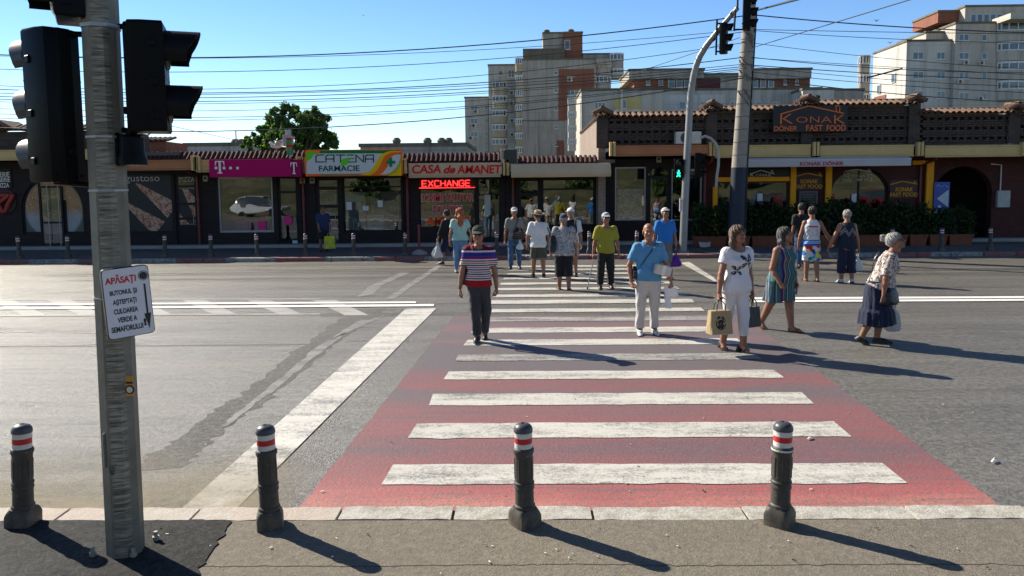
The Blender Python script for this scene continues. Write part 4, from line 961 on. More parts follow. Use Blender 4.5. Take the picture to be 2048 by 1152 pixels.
# red slanted stickers on the glass
M_redst = plain('letter_brickred', (.62, .09, .06), .6, spec=.2)
mb = MB()
for (t, x, y, wd) in (('PANINI', 1545, 390, 24), ('PIZZA', 1548, 398, 18), ('SALATE', 1539, 406, 28)): q = pxr(x, y, x + wd, y + 6.5); text_mb(mb, t, q[0], q[1], q[2], q[3], YF + .045, .005, .02)
mb.build('lettering', M_redst, wC)
mb = MB()
for k, (t, wd) in enumerate((('SPALIK', 17), ('TOSTI', 15), ('MENIURI', 21), ('SUCURI', 21), ('CLATITE', 20))): q = pxr(1657 + k * 1.5, 387 + k * 6.3, 1657 + k * 1.5 + wd, 392 + k * 6.3); text_mb(mb, t, q[0], q[1], q[2], q[3], YF + .045, .005, .03)
mb.build('lettering', M_redst, wE)
mb = MB(); q = pxr(1515, 387, 1526, 402); mb.box(q[0], q[1], YF + .045, YF + .05, q[2], q[3]); mb.build('notice', M_plastic_w, wC)
mb = MB(); q = pxr(1704, 388, 1714, 405); mb.box(q[0], q[1], YF + .045, YF + .05, q[2], q[3]); mb.build('notice', M_plastic_w, wE)
mb = MB(); q = pxr(1658, 418, 1674, 426); mb.box(q[0], q[1], YF + .045, YF + .05, q[2], q[3]); mb.build('sticker', plain('sticker_blue', (.03, .16, .36)), wE)
# blue banner in the arch
bn = empty('roll_banner', P(1882, 440, YF - .2), 'blue vertical advertising banner with a white bottle shape in the dark arch', 'banner')
q = pxr(1867, 364, 1898, 470, YF - .2); mb = MB(); mb.box(q[0], q[1], YF - .2, YF - .185, q[2] + .05, q[3]); mb.build('sheet', plain('banner_blue', (.04, .085, .36), .5, 0, .15, 2), bn)
mb = MB(); mb.box(q[0] - .02, q[1] + .02, YF - .26, YF - .13, q[2], q[2] + .05, .01); mb.build('base', M_framew, bn)
mb = MB(); cx = q[0] + .2; zb = zof(424, 1875, YF - .2)
mb.prism([(cx - .15, zb - .3), (cx - .16, zb), (cx - .06, zb + .12), (cx - .05, zb + .24), (cx + .05, zb + .24), (cx + .06, zb + .12), (cx + .16, zb), (cx + .15, zb - .3)], YF - .206, YF - .201)
mb.prism([(q[1] - .04, zof(379, 1890)), (q[0] + .1, zof(397, 1875)), (q[1] - .04, zof(414, 1890))], YF - .206, YF - .201); mb.build('bottle_shape', plain('banner_white', (.50, .55, .62)), bn)
mb = MB(); mb.strip([(q[0] + .08 + .06 * k, zof(372, 1880) + .05 * math.sin(k * 1.7)) for k in range(8)], .03, YF - .206, YF - .201); mb.build('script_mark', plain('banner_pale', (.25, .35, .62)), bn)
# meter cabinet, conduit
mc = empty('meter_cabinet', P(2008, 398, YF), 'grey metal meter cabinet on the red brick wall right of the arch', 'cabinet')
q = pxr(1995, 381, 2021, 415, YF - .12); mb = MB(); mb.box(q[0], q[1], YF - .12, YF - .002, q[2], q[3], .012); mb.build('box', plain('cabinet_grey', (.36, .36, .34), .5), mc)
mb = MB(); mb.box(q[0] + .02, q[1] - .02, YF - .128, YF - .121, q[2] + .02, q[3] - .02, .004); mb.build('door', plain('cabinet_light', (.42, .42, .40), .5), mc)
mb = MB(); xx = q[0] + .12; mb.tube([(xx, YF - .06, q[3]), (xx, YF - .06, zof(330, 2000)), (xx - .38, YF - .06, zof(328, 2000))], .025, 6); mb.build('conduit', M_plastic_w, mc)
def acunit(px0, py0, px1, py1, Y, label, depth=.32, scale=1):
    q = pxr(px0, py0, px1, py1, Y); u = empty('air_conditioner', ((q[0] + q[1]) / 2, Y, q[2]), label, 'air conditioner')
    acparts(u, q, Y, depth); return u
def acparts(u, q, Y, depth):
    mb = MB(); mb.box(q[0], q[1], Y, Y + depth, q[2], q[3], .02); mb.build('casing', plain('ac_white', (.56, .55, .51), .5), u)
    r = (q[3] - q[2]) * .42; cx = q[0] + (q[1] - q[0]) * .38; cz = (q[2] + q[3]) / 2
    mb = MB(); mb.lathe([(r, 0), (r, .012), (r * .9, .02), (r * .3, .022), (r * .28, .03), (0.001, .03)], (cx, Y, cz), 20, True, 'y'); mb.build('fan_grille', plain('ac_grille', (.06, .06, .06), .5), u)
acunit(1352, 263, 1403, 288, YFAS + .1, 'white air conditioner on the terracotta ledge behind the lamp mast')
mb = MB(); p0 = P(1402, 280, YFAS - .1); pts = [P(*q, YFAS - .2) for q in ((1401, 276), (1410, 272), (1422, 277), (1432, 288), (1437, 305), (1437, 330), (1434, 350), (1432, 375))]
tag(mb.tube(pts, .05, 8).build('cable_conduit', plain('conduit_grey', (.40, .39, .37), .5), None, 40), 'bent pale conduit hooking over the fascia right of the lamp mast', 'pipe')
# small boxes under the soffit (intercom / alarm)
for (px, py, lab) in ((410, 357, 'small beige alarm box on the pier between the bakery and phone shop'), (604, 361, 'small beige alarm box left of the downpipe by the phone shop'), (624, 361, 'small beige alarm box right of the downpipe above the pharmacy door'), (1318, 319, 'small beige alarm box above the arched shop door')):
    q = pxr(px - 5, py - 6, px + 5, py + 6, YF - .1); t = empty('alarm_box', ((q[0] + q[1]) / 2, YF, q[2]), lab, 'alarm box', 'alarm boxes under the soffit')
    MB().box(q[0], q[1], YF - .09, YF - .002, q[2], q[3], .01).build('case', plain('alarm_beige', (.34, .31, .22), .6), t)
    MB().box(q[0] + .05, q[1] - .05, YF - .096, YF - .091, q[2] + .08, q[3] - .05).build('grille', M_dark, t)
# pharmacy cross sign on a bracket, edge on
cs = empty('pharmacy_cross_sign', P(580, 300, YFAS - .2), 'projecting pharmacy cross sign on a post over the roof', 'sign')
q = pxr(571, 258, 584, 297, YFAS - .1); mb = MB(); xm = (q[0] + q[1]) / 2
mb.box(q[0] + .03, q[1] - .06, YFAS - .5, YFAS + .3, q[2] + .15, q[3] - .22, .01); mb.box(q[0] + .032, q[1] - .062, YFAS - .22, YFAS + .05, q[2] - .1, q[3], .01); mb.build('cross_body', plain('cross_grey', (.38, .39, .38), .5), cs)
mb = MB(); mb.box(q[1] - .05, q[1] + .09, YFAS - .55, YFAS - .35, zof(311, 583, YFAS), zof(280, 583, YFAS), .01); mb.build('side_lamp', plain('cross_lamp', (.02, .22, .05), .3), cs)
mb = MB(); mb.box(q[1] - .052, q[1] + .1, YFAS - .57, YFAS - .36, zof(296, 583, YFAS), zof(291, 583, YFAS)); mb.box(q[1] - .051, q[1] + .1, YFAS - .57, YFAS - .36, zof(282, 583, YFAS), zof(278, 583, YFAS)); mb.build('red_band', M_letr, cs)
mb = MB(); mb.tube([(xm, YFAS, q[3] - .3), (xm, YFAS, zof(322, 580, YFAS))], .035, 8); mb.tube([(xm, YFAS - .1, zof(305, 580, YFAS)), (xm + .25, YFAS - .3, zof(305, 580, YFAS))], .03, 6); mb.build('post', M_framew, cs)
# gull taking off from the tiles
gl = empty('gull', P(556, 298, YFAS + .1), 'white gull with raised wings on the maroon roof tiles', 'bird')
mb = MB(); c = P(553, 293, YFAS + .1); mb.ell((c.x, c.y, c.z), (.2, .07, .075)); mb.ell((c.x - .2, c.y, c.z + .12), (.06, .05, .055)); mb.tube([(c.x - .14, c.y, c.z + .03), (c.x - .2, c.y, c.z + .12)], [.06, .045], 8)
mb.rings([[(c.x + .1, c.y - .05, c.z), (c.x + .1, c.y + .05, c.z), (c.x + .1, c.y, c.z + .04)], [(c.x + .35, c.y - .08, c.z - .03), (c.x + .35, c.y + .08, c.z - .03), (c.x + .35, c.y, c.z)]])
mb.tube([(c.x, c.y, c.z - .05), (c.x, c.y, c.z - .2)], .012, 5); bd = mb.build('body', plain('feather_white', (.62, .62, .6), .8), gl, 60)
for s_ in (-1, 1):
    mb = MB(); wp = [(c.x + .05, c.y + s_ * .05, c.z + .03), (c.x + .16, c.y + s_ * .2, c.z + .16), (c.x + .42, c.y + s_ * .42, c.z + .2)]
    ws = [.2, .2, .03]
    mb.rings([[(p[0] - w_ / 2, p[1], p[2]), (p[0], p[1], p[2] + .025), (p[0] + w_ / 2, p[1], p[2] - .03), (p[0], p[1], p[2] + .005)] for p, w_ in zip(wp, ws)]); mb.build('wing', plain('feather_grey', (.5, .5, .5), .8), gl)
# shop step
mb = MB(); mb.box(X0 * 0 + xof(-200), xof(2300), YF - .55, YF - .002, .118, .24, .02); mb.build('shop_step', M_conc)['kind'] = 'structure'
# ------------------------------------------------------------------ apartment blocks and other things behind the shops
def stained(name, col, streak=.5):
    g = NT(name); v = g.co(); x = g.xyz(v)
    u = g.comb(g.math('ADD', x[0], x[1]), 0.0, g.math('MULTIPLY', x[2], .07))
    st = g.noise(u, 1.3, 5, .7); n = g.noise(v, .25, 5, .6); f = g.noise(v, 5, 4, .6)
    jx = g.math('FRACT', g.math('DIVIDE', x[2], 2.8)); seam = g.math('LESS_THAN', jx, .02)
    c = g.mix(g.sm(n, .3, .7), sc(col, .82), sc(col, 1.12)); c = g.mix(g.sm(st, .47, .66, 0, streak), c, sc(col, .38))
    c = g.mix(g.sm(f, .5, .7, 0, .2), c, sc(col, 1.3)); c = g.mix(g.math('MULTIPLY', seam, .6), c, sc(col, .5))
    g.bump(f, .3, .03)
    return g.fin(c, .9)
M_blk = stained('block_concrete', (.37, .34, .295), .65); M_blk2 = stained('block_pale', (.46, .43, .38), .55); M_blkl = stained('block_light', (.55, .53, .49), .45)
M_blkd = stained('block_dark', (.16, .14, .105), .6); M_bbr = stained('block_redbrick', (.25, .095, .06), .45); M_balc = stained('balcony_panel', (.44, .37, .25), .6)
M_wgl = NT('flat_glass'); v = M_wgl.co(); M_wgl = M_wgl.fin(M_wgl.mix(M_wgl.noise(v, .6, 2), (.015, .022, .028), (.10, .13, .15)), .12, 0, .8)
M_pvc = plain('pvc_white', (.60, .60, .58), .4, 0, .06)
def awin(parent, px0, py0, px1, py1, Y, mull=1, d=.12):
    """a window on a far wall: frame set into the wall face, with its pane"""
    X0, X1, Z0, Z1 = RECT(px0, py0, px1, py1, Y); f = min(.09, (X1 - X0) * .09); mb = MB()
    mb.box(X0, X0 + f, Y - d * .5, Y + .05, Z0, Z1); mb.box(X1 - f, X1, Y - d * .5, Y + .05, Z0, Z1); mb.box(X0 + f, X1 - f, Y - d * .5, Y + .05, Z0, Z0 + f); mb.box(X0 + f, X1 - f, Y - d * .5, Y + .05, Z1 - f, Z1)
    for k in range(mull): xm = X0 + (X1 - X0) * (k + 1) / (mull + 1); mb.box(xm - f / 2, xm + f / 2, Y - d * .45, Y + .04, Z0 + f, Z1 - f)
    mb.box(X0 - .1, X1 + .1, Y - .16, Y - .001, Z0 - .09, Z0 - .004)
    o = mb.build('window', M_pvc, parent)
    MB().box(X0 + f * .6, X1 - f * .6, Y - .03, Y - .01, Z0 + f * .6, Z1 - f * .6).build('pane', M_wgl, o); return o
def mass(parent, px0, py0, px1, py1, Y, depth, mat, name='wall', zb=None):
    X0, X1, Z0, Z1 = RECT(px0, py0, px1, py1, Y)
    mb = MB(); mb.box(X0, X1, Y, Y + depth, 0 if zb is None else Z0, Z1); o = mb.build(name, mat, parent)
    mb = MB(); mb.box(X0 - .12, X1 + .12, Y - .12, Y + depth + .1, Z1 + .002, Z1 + .28); mb.build('roof_edge', M_blkd, parent); return X0, X1, Z1
def panel(parent, px0, py0, px1, py1, Y, mat, name='wall_panel', t=.12):
    X0, X1, Z0, Z1 = RECT(px0, py0, px1, py1, Y); return MB().box(X0, X1, Y - t, Y - .004, Z0, Z1).build(name, mat, parent)
def bay(parent, px0, px1, rows, Y, hpx, bulge=.55, mat=None, cap=None):
    """curved balconies: each storey a bowed panel with a glazed band above it"""
    for (yt, yb) in rows:
        X0, X1, Z0, Z1 = RECT(px0, yt, px1, yb, Y); cx, hw = (X0 + X1) / 2, (X1 - X0) / 2; n = 12
        arc = [(cx - hw * math.cos(math.pi * k / n), Y - hw * bulge * math.sin(math.pi * k / n)) for k in range(n + 1)]
        zm = Z0 + (Z1 - Z0) * .52
        mb = MB(); mb.rings([[(a, b, z) for a, b in arc + [(X1, Y + .3), (X0, Y + .3)]] for z in (Z0, zm)]); bp = mb.build('balcony', mat or M_balc, parent, 40)
        mb = MB(); mb.rings([[(cx + (a - cx) * .94, Y + (b - Y) * .94, z) for a, b in arc + [(X1, Y + .3), (X0, Y + .3)]] for z in (zm, Z1)]); mb.build('pane', M_wgl, bp, 40)
        mb = MB()
        for k in range(0, n + 1, 2):
            a, b = arc[k]; mb.box(a - .07, a + .07, b - .06, b + .1, zm, Z1 - .0)
        mb.rings([[(a, b - .01, z) for a, b in arc + [(X1, Y + .28), (X0, Y + .28)]] for z in (zm + .004, zm + .16)]); mb.rings([[(a, b - .01, z) for a, b in arc + [(X1, Y + .28), (X0, Y + .28)]] for z in (Z1 - .3, Z1 - .01)])
        mb.build('window_bars', M_pvc, bp)
def acfar(px, py, Y, lab):
    s_ = 5.0; q = RECT(px - s_, py - s_ * .75, px + s_, py + s_ * .75, Y - .4); u = empty('air_conditioner', ((q[0] + q[1]) / 2, Y - .4, q[2]), lab, 'air conditioner', 'air conditioners on the far flats')
    acparts(u, q, Y - .4, .38)

# --- central tower block, about 145 m away
YT = 145.0
t1 = empty('apartment_block', P(1100, 372, YT), 'tall stained concrete apartment block with red brick strip, centre of the skyline', 'building', None)
mass(t1, 1045, 120, 1192, 400, YT, 14, M_blk); mass(t1, 978, 131, 1044.5, 400, YT + 3, 11, M_blk2); mass(t1, 931, 196, 977.5, 400, YT + 4.5, 10, M_blk2)
mass(t1, 1047, 100, 1129, 119, YT + 1, 10, M_blkd, 'attic_wall', 20); mass(t1, 1086, 67, 1126.5, 99, YT + 3, 7, M_blk, 'lift_house', 20); mass(t1, 1127, 66, 1165, 119, YT + 2.2, 8, M_bbr, 'lift_house', 20)
mass(t1, 1166, 109, 1224, 119, YT + 2, 8, M_blk, 'attic_wall', 20); mass(t1, 1192.5, 122, 1221, 400, YT + 1.2, 12, M_blk)
panel(t1, 1118, 138, 1188, 180, YT, M_bbr); panel(t1, 1117, 180.2, 1136, 240, YT, M_bbr); panel(t1, 1114, 281, 1128, 310, YT, M_bbr)
panel(t1, 1045, 240.5, 1130, 241.5, YT, M_blkd, 'ledge', .3)
for (x0, y0, x1, y1) in ((1134, 137, 1149, 153), (1134, 176, 1149, 191), (1129, 80, 1140, 99)): awin(t1, x0, y0, x1, y1, YT if y0 > 100 else YT + 2.2, 0 if x1 - x0 < 12 else 1)
for y in (143, 178, 214, 251, 286): awin(t1, 1108, y, 1116, y + 6.5, YT, 0)
for (x, y) in ((997, 141), (1016, 139)): awin(t1, x, y, x + (8 if x < 1000 else 13), y + (10 if x < 1000 else 16), YT + 3, 0 if x < 1000 else 1)
for k in range(5):
    y = 210 + k * 26.6
    awin(t1, 941, y, 956, y + 11, YT + 4.5, 1); awin(t1, 970, y + .5, 976, y + 9, YT + 4.5, 0)
bay(t1, 984, 1014, [(y, y + 27.2) for y in (163, 191, 219.5, 248, 276.5, 305)], YT + 2.8, 27, .6)
bay(t1, 1031, 1047, [(y, y + 27.5) for y in (116, 151, 180, 208, 236.5, 265, 293)], YT + .4, 27, .8)
bay(t1, 1219, 1247, [(107, 137), (137.5, 160)], YT + 1.6, 27, .8, M_blk); bay(t1, 1190, 1222, [(119, 150), (152, 180)], YT + .8, 27, .5, M_blk)
panel(t1, 1192, 118.5, 1220, 130, YT - .2, M_blk, 'ledge', .6)
for y in (170, 199, 228, 257, 287): awin(t1, 1019, y, 1028, y + 11, YT + 3, 0)
for (x, y, l) in ((1140, 159, 'white air conditioner under the upper window in the red brick strip'), (1024, 186, 'small air conditioner between the balconies of the central block, topmost'), (1024, 206, 'small air conditioner between the balconies of the central block, second from top'),
                  (1025, 241, 'small air conditioner between the balconies of the central block, third from top'), (1025, 269, 'small air conditioner between the balconies of the central block, lowest'), (952, 223, 'air conditioner under the top window of the low left wing'), (948, 251, 'air conditioner under the second window of the low left wing'),
                  (942, 276, 'air conditioner under the third window of the low left wing')): acfar(x, y, YT + (0 if x > 1100 else 3 if x > 990 else 4.5), l)
for (px, py) in ((1094, 66), (1143, 65)):
    mb = MB(); q = P(px, py, YT + 3); mb.box(q.x - .5, q.x + .5, YT + 4, YT + 5, q.z - .4, q.z + .5); mb.lathe([(.6, q.z + .5), (.6, q.z + .8), (.1, q.z + 1)], (q.x, YT + 4.5, 0), 8); mb.build('roof_vent', M_blkd, t1)
# --- low pale block in front of it, right
YL = 92.0
t2 = empty('apartment_block', P(1200, 372, YL), 'low grey block with a yellow framed window, just left of the lamp mast', 'building')
mass(t2, 1163, 181, 1326, 400, YL, 12, M_blk2)
mass(t2, 1241, 179.5, 1246, 400, YL - .4, .38, M_blkl, 'downpipe_shaft')
awin(t2, 1189, 204, 1211, 222, YL, 2); panel(t2, 1228, 194, 1282, 218, YL, plain('balcony_yellow', (.50, .40, .17), .8, 0, .2, .5), 'balcony'); awin(t2, 1243, 200, 1253, 217, YL - .14, 0)
panel(t2, 1228, 218.5, 1285, 228, YL, M_blkl, 'balcony'); awin(t2, 1289, 220, 1296, 227, YL, 0); awin(t2, 1315, 221, 1322, 228, YL, 0); awin(t2, 1189, 224, 1211, 232, YL, 1)
# stepped pale balcony column on its left
bay(t2, 1136, 1152, [(195, 222), (222.5, 250), (250.5, 276), (277, 302)], YL + 2, 25, .5, M_blkl)
# --- long block with brick attic
YM = 104.0
t3 = empty('apartment_block', P(1450, 372, YM), 'long low apartment block with orange brick attic storey behind the restaurant', 'building')
mass(t3, 1262, 180.5, 1640, 400, YM, 12, M_blk2); mass(t3, 1268, 157, 1620, 181, YM + .6, 9, M_bbr, 'attic_wall', 5)
mass(t3, 1258, 141, 1408, 157, YM - .3, 10, M_blk, 'attic_parapet', 14); mass(t3, 1408.5, 150, 1504, 157.5, YM + .8, 9, M_blk, 'attic_parapet', 14); mass(t3, 1504.5, 140, 1623, 157, YM - .3, 10, M_blk, 'attic_parapet', 14)
panel(t3, 1396, 157, 1440, 178, YM + .5, plain('balcony_wine', (.10, .015, .025), .7), 'balcony'); panel(t3, 1440.5, 154, 1504, 181, YM + .5, M_blk, 'wall_panel')
panel(t3, 1325, 190, 1449, 232, YM, M_blkl, 'wall_panel', .3)
for (x0, y0, x1, y1) in ((1292, 158, 1300, 170), (1317, 158, 1326, 170), (1336, 157, 1349, 175), (1352, 157, 1365, 175), (1368, 157, 1381, 175), (1504, 157, 1516, 175), (1520, 157, 1532, 175), (1536, 157, 1548, 175), (1567, 159, 1573, 170), (1590, 159, 1597, 170)): awin(t3, x0, y0, x1, y1, YM + .5, 0)
for (x0, y0, x1, y1, m) in ((1358, 203, 1371, 219, 0), (1400, 203, 1424, 219, 1), (1460, 203, 1478, 218, 1), (1511, 203, 1523, 217, 0), (1545, 204, 1560, 217, 1)): awin(t3, x0, y0, x1, y1, YM - (.3 if x1 < 1449 else 0), m)
mass(t3, 1603, 180, 1666, 400, YM - 4, 6, M_blkl); mass(t3, 1666.5, 181, 1724, 400, YM - 1, 8, M_blk)
acfar(1365, 228, YM, 'air conditioner below the white wall panel window of the long low block')
# --- right hand block
YR = 107.0
t4 = empty('apartment_block', P(1900, 372, YR), 'tall grey apartment block with bowed balconies at the right edge of the skyline', 'building')
X0, X1, Z1 = mass(t4, 1808, 83, 1903, 420, YR, 10, M_blkl); mass(t4, 1904, 46, 2200, 420, YR - .8, 14, M_blk2)
mass(t4, 1930, 13, 2120, 45, YR + 2, 9, M_blk2, 'penthouse', 24); mass(t4, 1876, 24, 1929, 45, YR + 3.5, 7, M_bbr, 'lift_house', 20); mass(t4, 1852, 66, 1903.5, 82.5, YR + 2, 8, M_blk2, 'attic_wall', 18)
for x in range(5): awin(t4, 1941 + x * 13, 28, 1952 + x * 13, 44, YR + 2, 0)
awin(t4, 2021, 30, 2031, 42, YR + 2, 0)
for (k, y) in enumerate((104, 143, 182)):
    awin(t4, 1825, y, 1847, y + 15, YR, 1); awin(t4, 1873, y, 1890, y + 15, YR, 1)
for (k, y) in enumerate((68, 105, 144, 185)):
    awin(t4, 1917, y, 1938, y + 14, YR - .8, 1); awin(t4, 1963, y + 1, 1973, y + 14, YR - .8, 0)
bay(t4, 1995, 2064, [(43, 83), (84, 122), (123, 160), (161, 200)], YR - 1, 38, .28, M_blk2)
mb = MB(); q = RECT(1993, 40, 2066, 44, YR - 1); mb.box(q[0], q[1], YR - 4, YR, q[2] - .2, q[3] + .3); mb.build('balcony_roof', M_blk2, t4)
bay(t4, 1717, 1739, [(111, 148), (149, 186), (187, 224)], YR + 12, 38, .8, M_blk)
mb = MB(); q = RECT(1735, 120, 1737, 125, YR); xs = X0
for z0, z1 in ((12.2, 15.2), (7.5, 10.2), (3, 5.5)): mb.box(xs - .1, xs - .003, YR + 5.5, YR + 9.2, z0, z1)
mb.build('brick_panel', M_bbr, t4)
for (yy, z0) in ((2.8, 16.6), (7.2, 15.6), (7.0, 12.6), (6.9, 8.2), (2.5, 12.8)):
    f = MB().box(xs - .14, xs - .004, YR + yy, YR + yy + 1.1, z0, z0 + 1.3).build('window', M_pvc, t4); MB().box(xs - .16, xs - .141, YR + yy + .1, YR + yy + 1.0, z0 + .1, z0 + 1.2).build('pane', M_wgl, f)
for (x, y, l) in ((1934, 125, 'air conditioner under the second window of the right hand block, left of two'), (1965, 126, 'air conditioner under the second window of the right hand block, right of two'), (1922, 163, 'air conditioner under the third window of the right hand block'), (1963, 197, 'lowest air conditioner on the right hand block')): acfar(x, y, YR - .8, l)
# --- low flat roofs behind the shops, left of centre
YB2 = 60.0
lb = empty('low_building', P(830, 372, YB2), 'low flat roofed building with vents behind the pharmacy roof', 'building')
mass(lb, 722, 293, 935, 400, YB2, 10, M_blk)
for px in (784, 848, 877, 892):
    q = P(px, 292, YB2); mb = MB(); mb.box(q.x - .25, q.x + .25, YB2 + 2, YB2 + 2.5, q.z - .1, q.z + .35); mb.lathe([(.3, q.z + .35), (.38, q.z + .55), (.2, q.z + .8)], (q.x, YB2 + 2.25, 0), 10); mb.build('roof_vent', M_blkd, lb, 50)
lb = empty('low_building', P(430, 372, YB2), 'low pale flat roofed building behind the phone shop roof', 'building')
mass(lb, 372, 292, 520, 400, YB2, 10, M_blk2)
for px in (450, 462):
    q = P(px, 292, YB2); mb = MB(); mb.lathe([(.3, q.z), (.38, q.z + .5), (.2, q.z + .7)], (q.x, YB2 + 2.25, 0), 10); mb.build('roof_vent', M_blkd, lb, 50)
q = P(463, 285, YB2); MB().tube([(q.x, YB2 + 1, q.z - .5), (q.x, YB2 + 1, q.z + 1)], .05, 5).build('antenna', M_framew, lb)

# ------------------------------------------------------------------ foliage
def leafmat(name, cols):
    g = NT(name); v = g.co(); gi = g.n('ShaderNodeNewGeometry').outputs['Random Per Island']
    n = g.noise(v, .7, 3, .6)
    c = g.ramp(g.math('ADD', g.math('MULTIPLY', gi, .6), g.math('MULTIPLY', n, .4)), [(.2, cols[0]), (.5, cols[1]), (.8, cols[2])])
    g.fin(c, .6, 0, .3)
    t = g.t; tl = g.n('ShaderNodeBsdfTranslucent'); g.set(tl.inputs[0], g.mix(1.0, c, (1.3, 1.5, .5), 'MULTIPLY')); ad = g.n('ShaderNodeMixShader', i_0=.35)
    t.links.new(g.b.outputs[0], ad.inputs[1]); t.links.new(tl.outputs[0], ad.inputs[2]); t.links.new(ad.outputs[0], g.out.inputs[0]); return g.m
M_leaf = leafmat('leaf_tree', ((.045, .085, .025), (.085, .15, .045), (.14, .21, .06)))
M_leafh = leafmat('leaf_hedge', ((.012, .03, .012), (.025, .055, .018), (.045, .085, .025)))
M_bark = plain('bark', (.10, .075, .05), .95, 0, .35, 3, .5, 12)
def leaves(name, centres, size, parent, mat, rng, elong=1.7):
    n = len(centres); C_ = np.asarray(centres)
    a = rng.normal(size=(n, 3)); a /= np.linalg.norm(a, axis=1)[:, None]
    b = rng.normal(size=(n, 3)); b -= a * (a * b).sum(1)[:, None]; b /= np.linalg.norm(b, axis=1)[:, None]
    s = size * rng.uniform(.6, 1.35, n)[:, None]; c = np.cross(a, b)
    v = np.stack([C_ - a * s * elong / 2, C_ + b * s * .5 + c * s * .1, C_ + a * s * elong / 2, C_ - b * s * .5 + c * s * .1], 1).reshape(-1, 3)
    if parent is not None: v = v - np.array(origin_of(parent))
    return np_mesh(name, v, np.arange(n * 4).reshape(-1, 4), mat, parent, False)
def tree(loc, base_h, blobs, nleaf, size, label, mat, seed):
    rng = np.random.default_rng(seed); rr = random.Random(seed)
    t = empty('tree', loc, label, 'tree'); mb = MB(); L = Vector(loc); cs = []
    tops = []
    for (bx, by, bz, br) in blobs: tops.append(L + Vector((bx, by, bz)))
    fork = L + Vector((0, 0, base_h)); mb.tube([L, L + Vector((.05, 0, base_h * .5)), fork], [.22, .18, .15], 8)
    for p in tops: mb.tube([fork, fork.lerp(p, .5) + Vector((rr.uniform(-.3, .3), rr.uniform(-.3, .3), .2)), p], [.1, .06, .02], 6)
    for (bx, by, bz, br) in blobs:
        n = int(nleaf * br ** 2); nc = max(6, int(br * 16))
        cl = rng.normal(size=(nc, 3)); cl /= np.linalg.norm(cl, axis=1)[:, None]; cl *= (br * rng.uniform(.35, 1.05, nc) ** .6)[:, None]; cl[:, 2] *= .8
        k = rng.integers(0, nc, n); cs.append(np.array(L) + np.array((bx, by, bz)) + cl[k] + rng.normal(size=(n, 3)) * br * .13)
        for q in range(0, nc, 3): mb.tube([L + Vector((bx, by, bz)), L + Vector((bx, by, bz)) + Vector(cl[q])], [.03, .008], 4)
    mb.build('trunk', M_bark, t, 60); leaves('crown', np.concatenate(cs), size, t, mat, rng)
    return t
YTR = 46.0
c = P(590, 372, YTR); zt = P(600, 212, YTR).z
def bl(px, py, r): q = P(px, py, YTR); return (q.x - c.x, RNG.uniform(-.8, .8), q.z, r)
tree((c.x, YTR, 0), 2.3, [bl(575, 232, .75), bl(620, 236, .7), bl(546, 250, .7), bl(600, 258, .95), bl(645, 262, .65), bl(520, 283, .6), bl(560, 280, .8), bl(615, 285, .85), bl(650, 285, .6), bl(496, 292, .4), bl(668, 292, .35), bl(630, 222, .35), bl(555, 225, .35), bl(535, 265, .6), bl(505, 278, .45), bl(640, 245, .6), bl(660, 275, .45), bl(580, 300, .7), bl(535, 298, .6), bl(630, 300, .6)], 6500, .115,
     'broad leafy green tree rising behind the phone shop roof', M_leaf, 3)
q = P(1634, 178, 70); tree((q.x, 70, 0), 9.0, [(0, 0, 9.9, .5), (.45, 0, 9.6, .35), (-.4, .1, 9.5, .4)], 900, .16, 'small dark treetop at the right end of the long low block', M_leafh, 9)

# hedge in terracotta planters before the restaurant
YH = 25.6
hp = [(1392, 1455), (1458, 1502), (1505, 1580), (1583, 1640), (1643, 1715), (1720, 1778), (1781, 1818), (1822, 1858), (1862, 1898), (1901, 1950)]
M_terra = plain('planter_terracotta', (.21, .07, .033), .8, 0, .25, 3)
names = ['first from the left, beside the lamp mast', 'second from the left, by the concrete pole', 'third from the left, right of the concrete pole', 'fourth from the left, behind the man in the tank top', 'fifth from the left, behind the woman in navy', 'sixth from the left, behind the grey haired woman', 'seventh from the left, below the amber board', 'fourth from the right end', 'second last at the right end, before the dark arch', 'last at the right end by the dark arch']
names[3] = 'fourth from the left, behind the tank top'
names[8] = 'second last on the right, before the dark arch'
names[7] = 'third from the right end, below the orange post'
for k, (a0, a1) in enumerate(hp):
    X0, X1, _, _ = RECT(a0, 470, a1, 486, YH - .35)
    pl = empty('planter_box', ((X0 + X1) / 2, YH, .12), 'terracotta planter under the hedge, ' + names[k], 'planter', 'terracotta planters under the hedge')
    mb = MB(); mb.rings([[(X0 + i, YH - .3 + i, z), (X1 - i, YH - .3 + i, z), (X1 - i, YH + .3 - i, z), (X0 + i, YH + .3 - i, z)] for z, i in ((.124, .05), (.44, .012), (.441, -.01), (.50, -.01), (.501, .03), (.46, .04))], True); mb.build('box', M_terra, pl)
    sh = empty('hedge_plant', ((X0 + X1) / 2, YH, .47), 'dark green hedge in the planter ' + names[k], 'hedge', 'hedge plants before the restaurant')
    rng = np.random.default_rng(100 + k); W_ = X1 - X0; n = int(1500 * W_ / .9); ht = 1.08 + .1 * math.sin(k * 2.1) - (.18 if k > 6 else 0)
    p = rng.uniform(0, 1, (n, 3)); 
    hgt = ht * (1 + .12 * np.sin(p[:, 0] * 9 + k) + .06 * np.sin(p[:, 0] * 23))
    cen = np.stack([X0 - .06 + p[:, 0] * (W_ + .12), YH + (p[:, 1] - .5) * .62, .46 + p[:, 2] ** .8 * hgt], 1)
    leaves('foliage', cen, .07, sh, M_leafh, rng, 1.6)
    mb = MB()
    for j in range(max(3, int(W_ / .2))):
        x = X0 + .1 + (W_ - .2) * rng.uniform(); mb.tube([(x, YH, .44), (x + rng.uniform(-.1, .1), YH + rng.uniform(-.15, .15), .5 + ht * .8)], [.012, .005], 4)
    mb.build('stems', M_bark, sh)
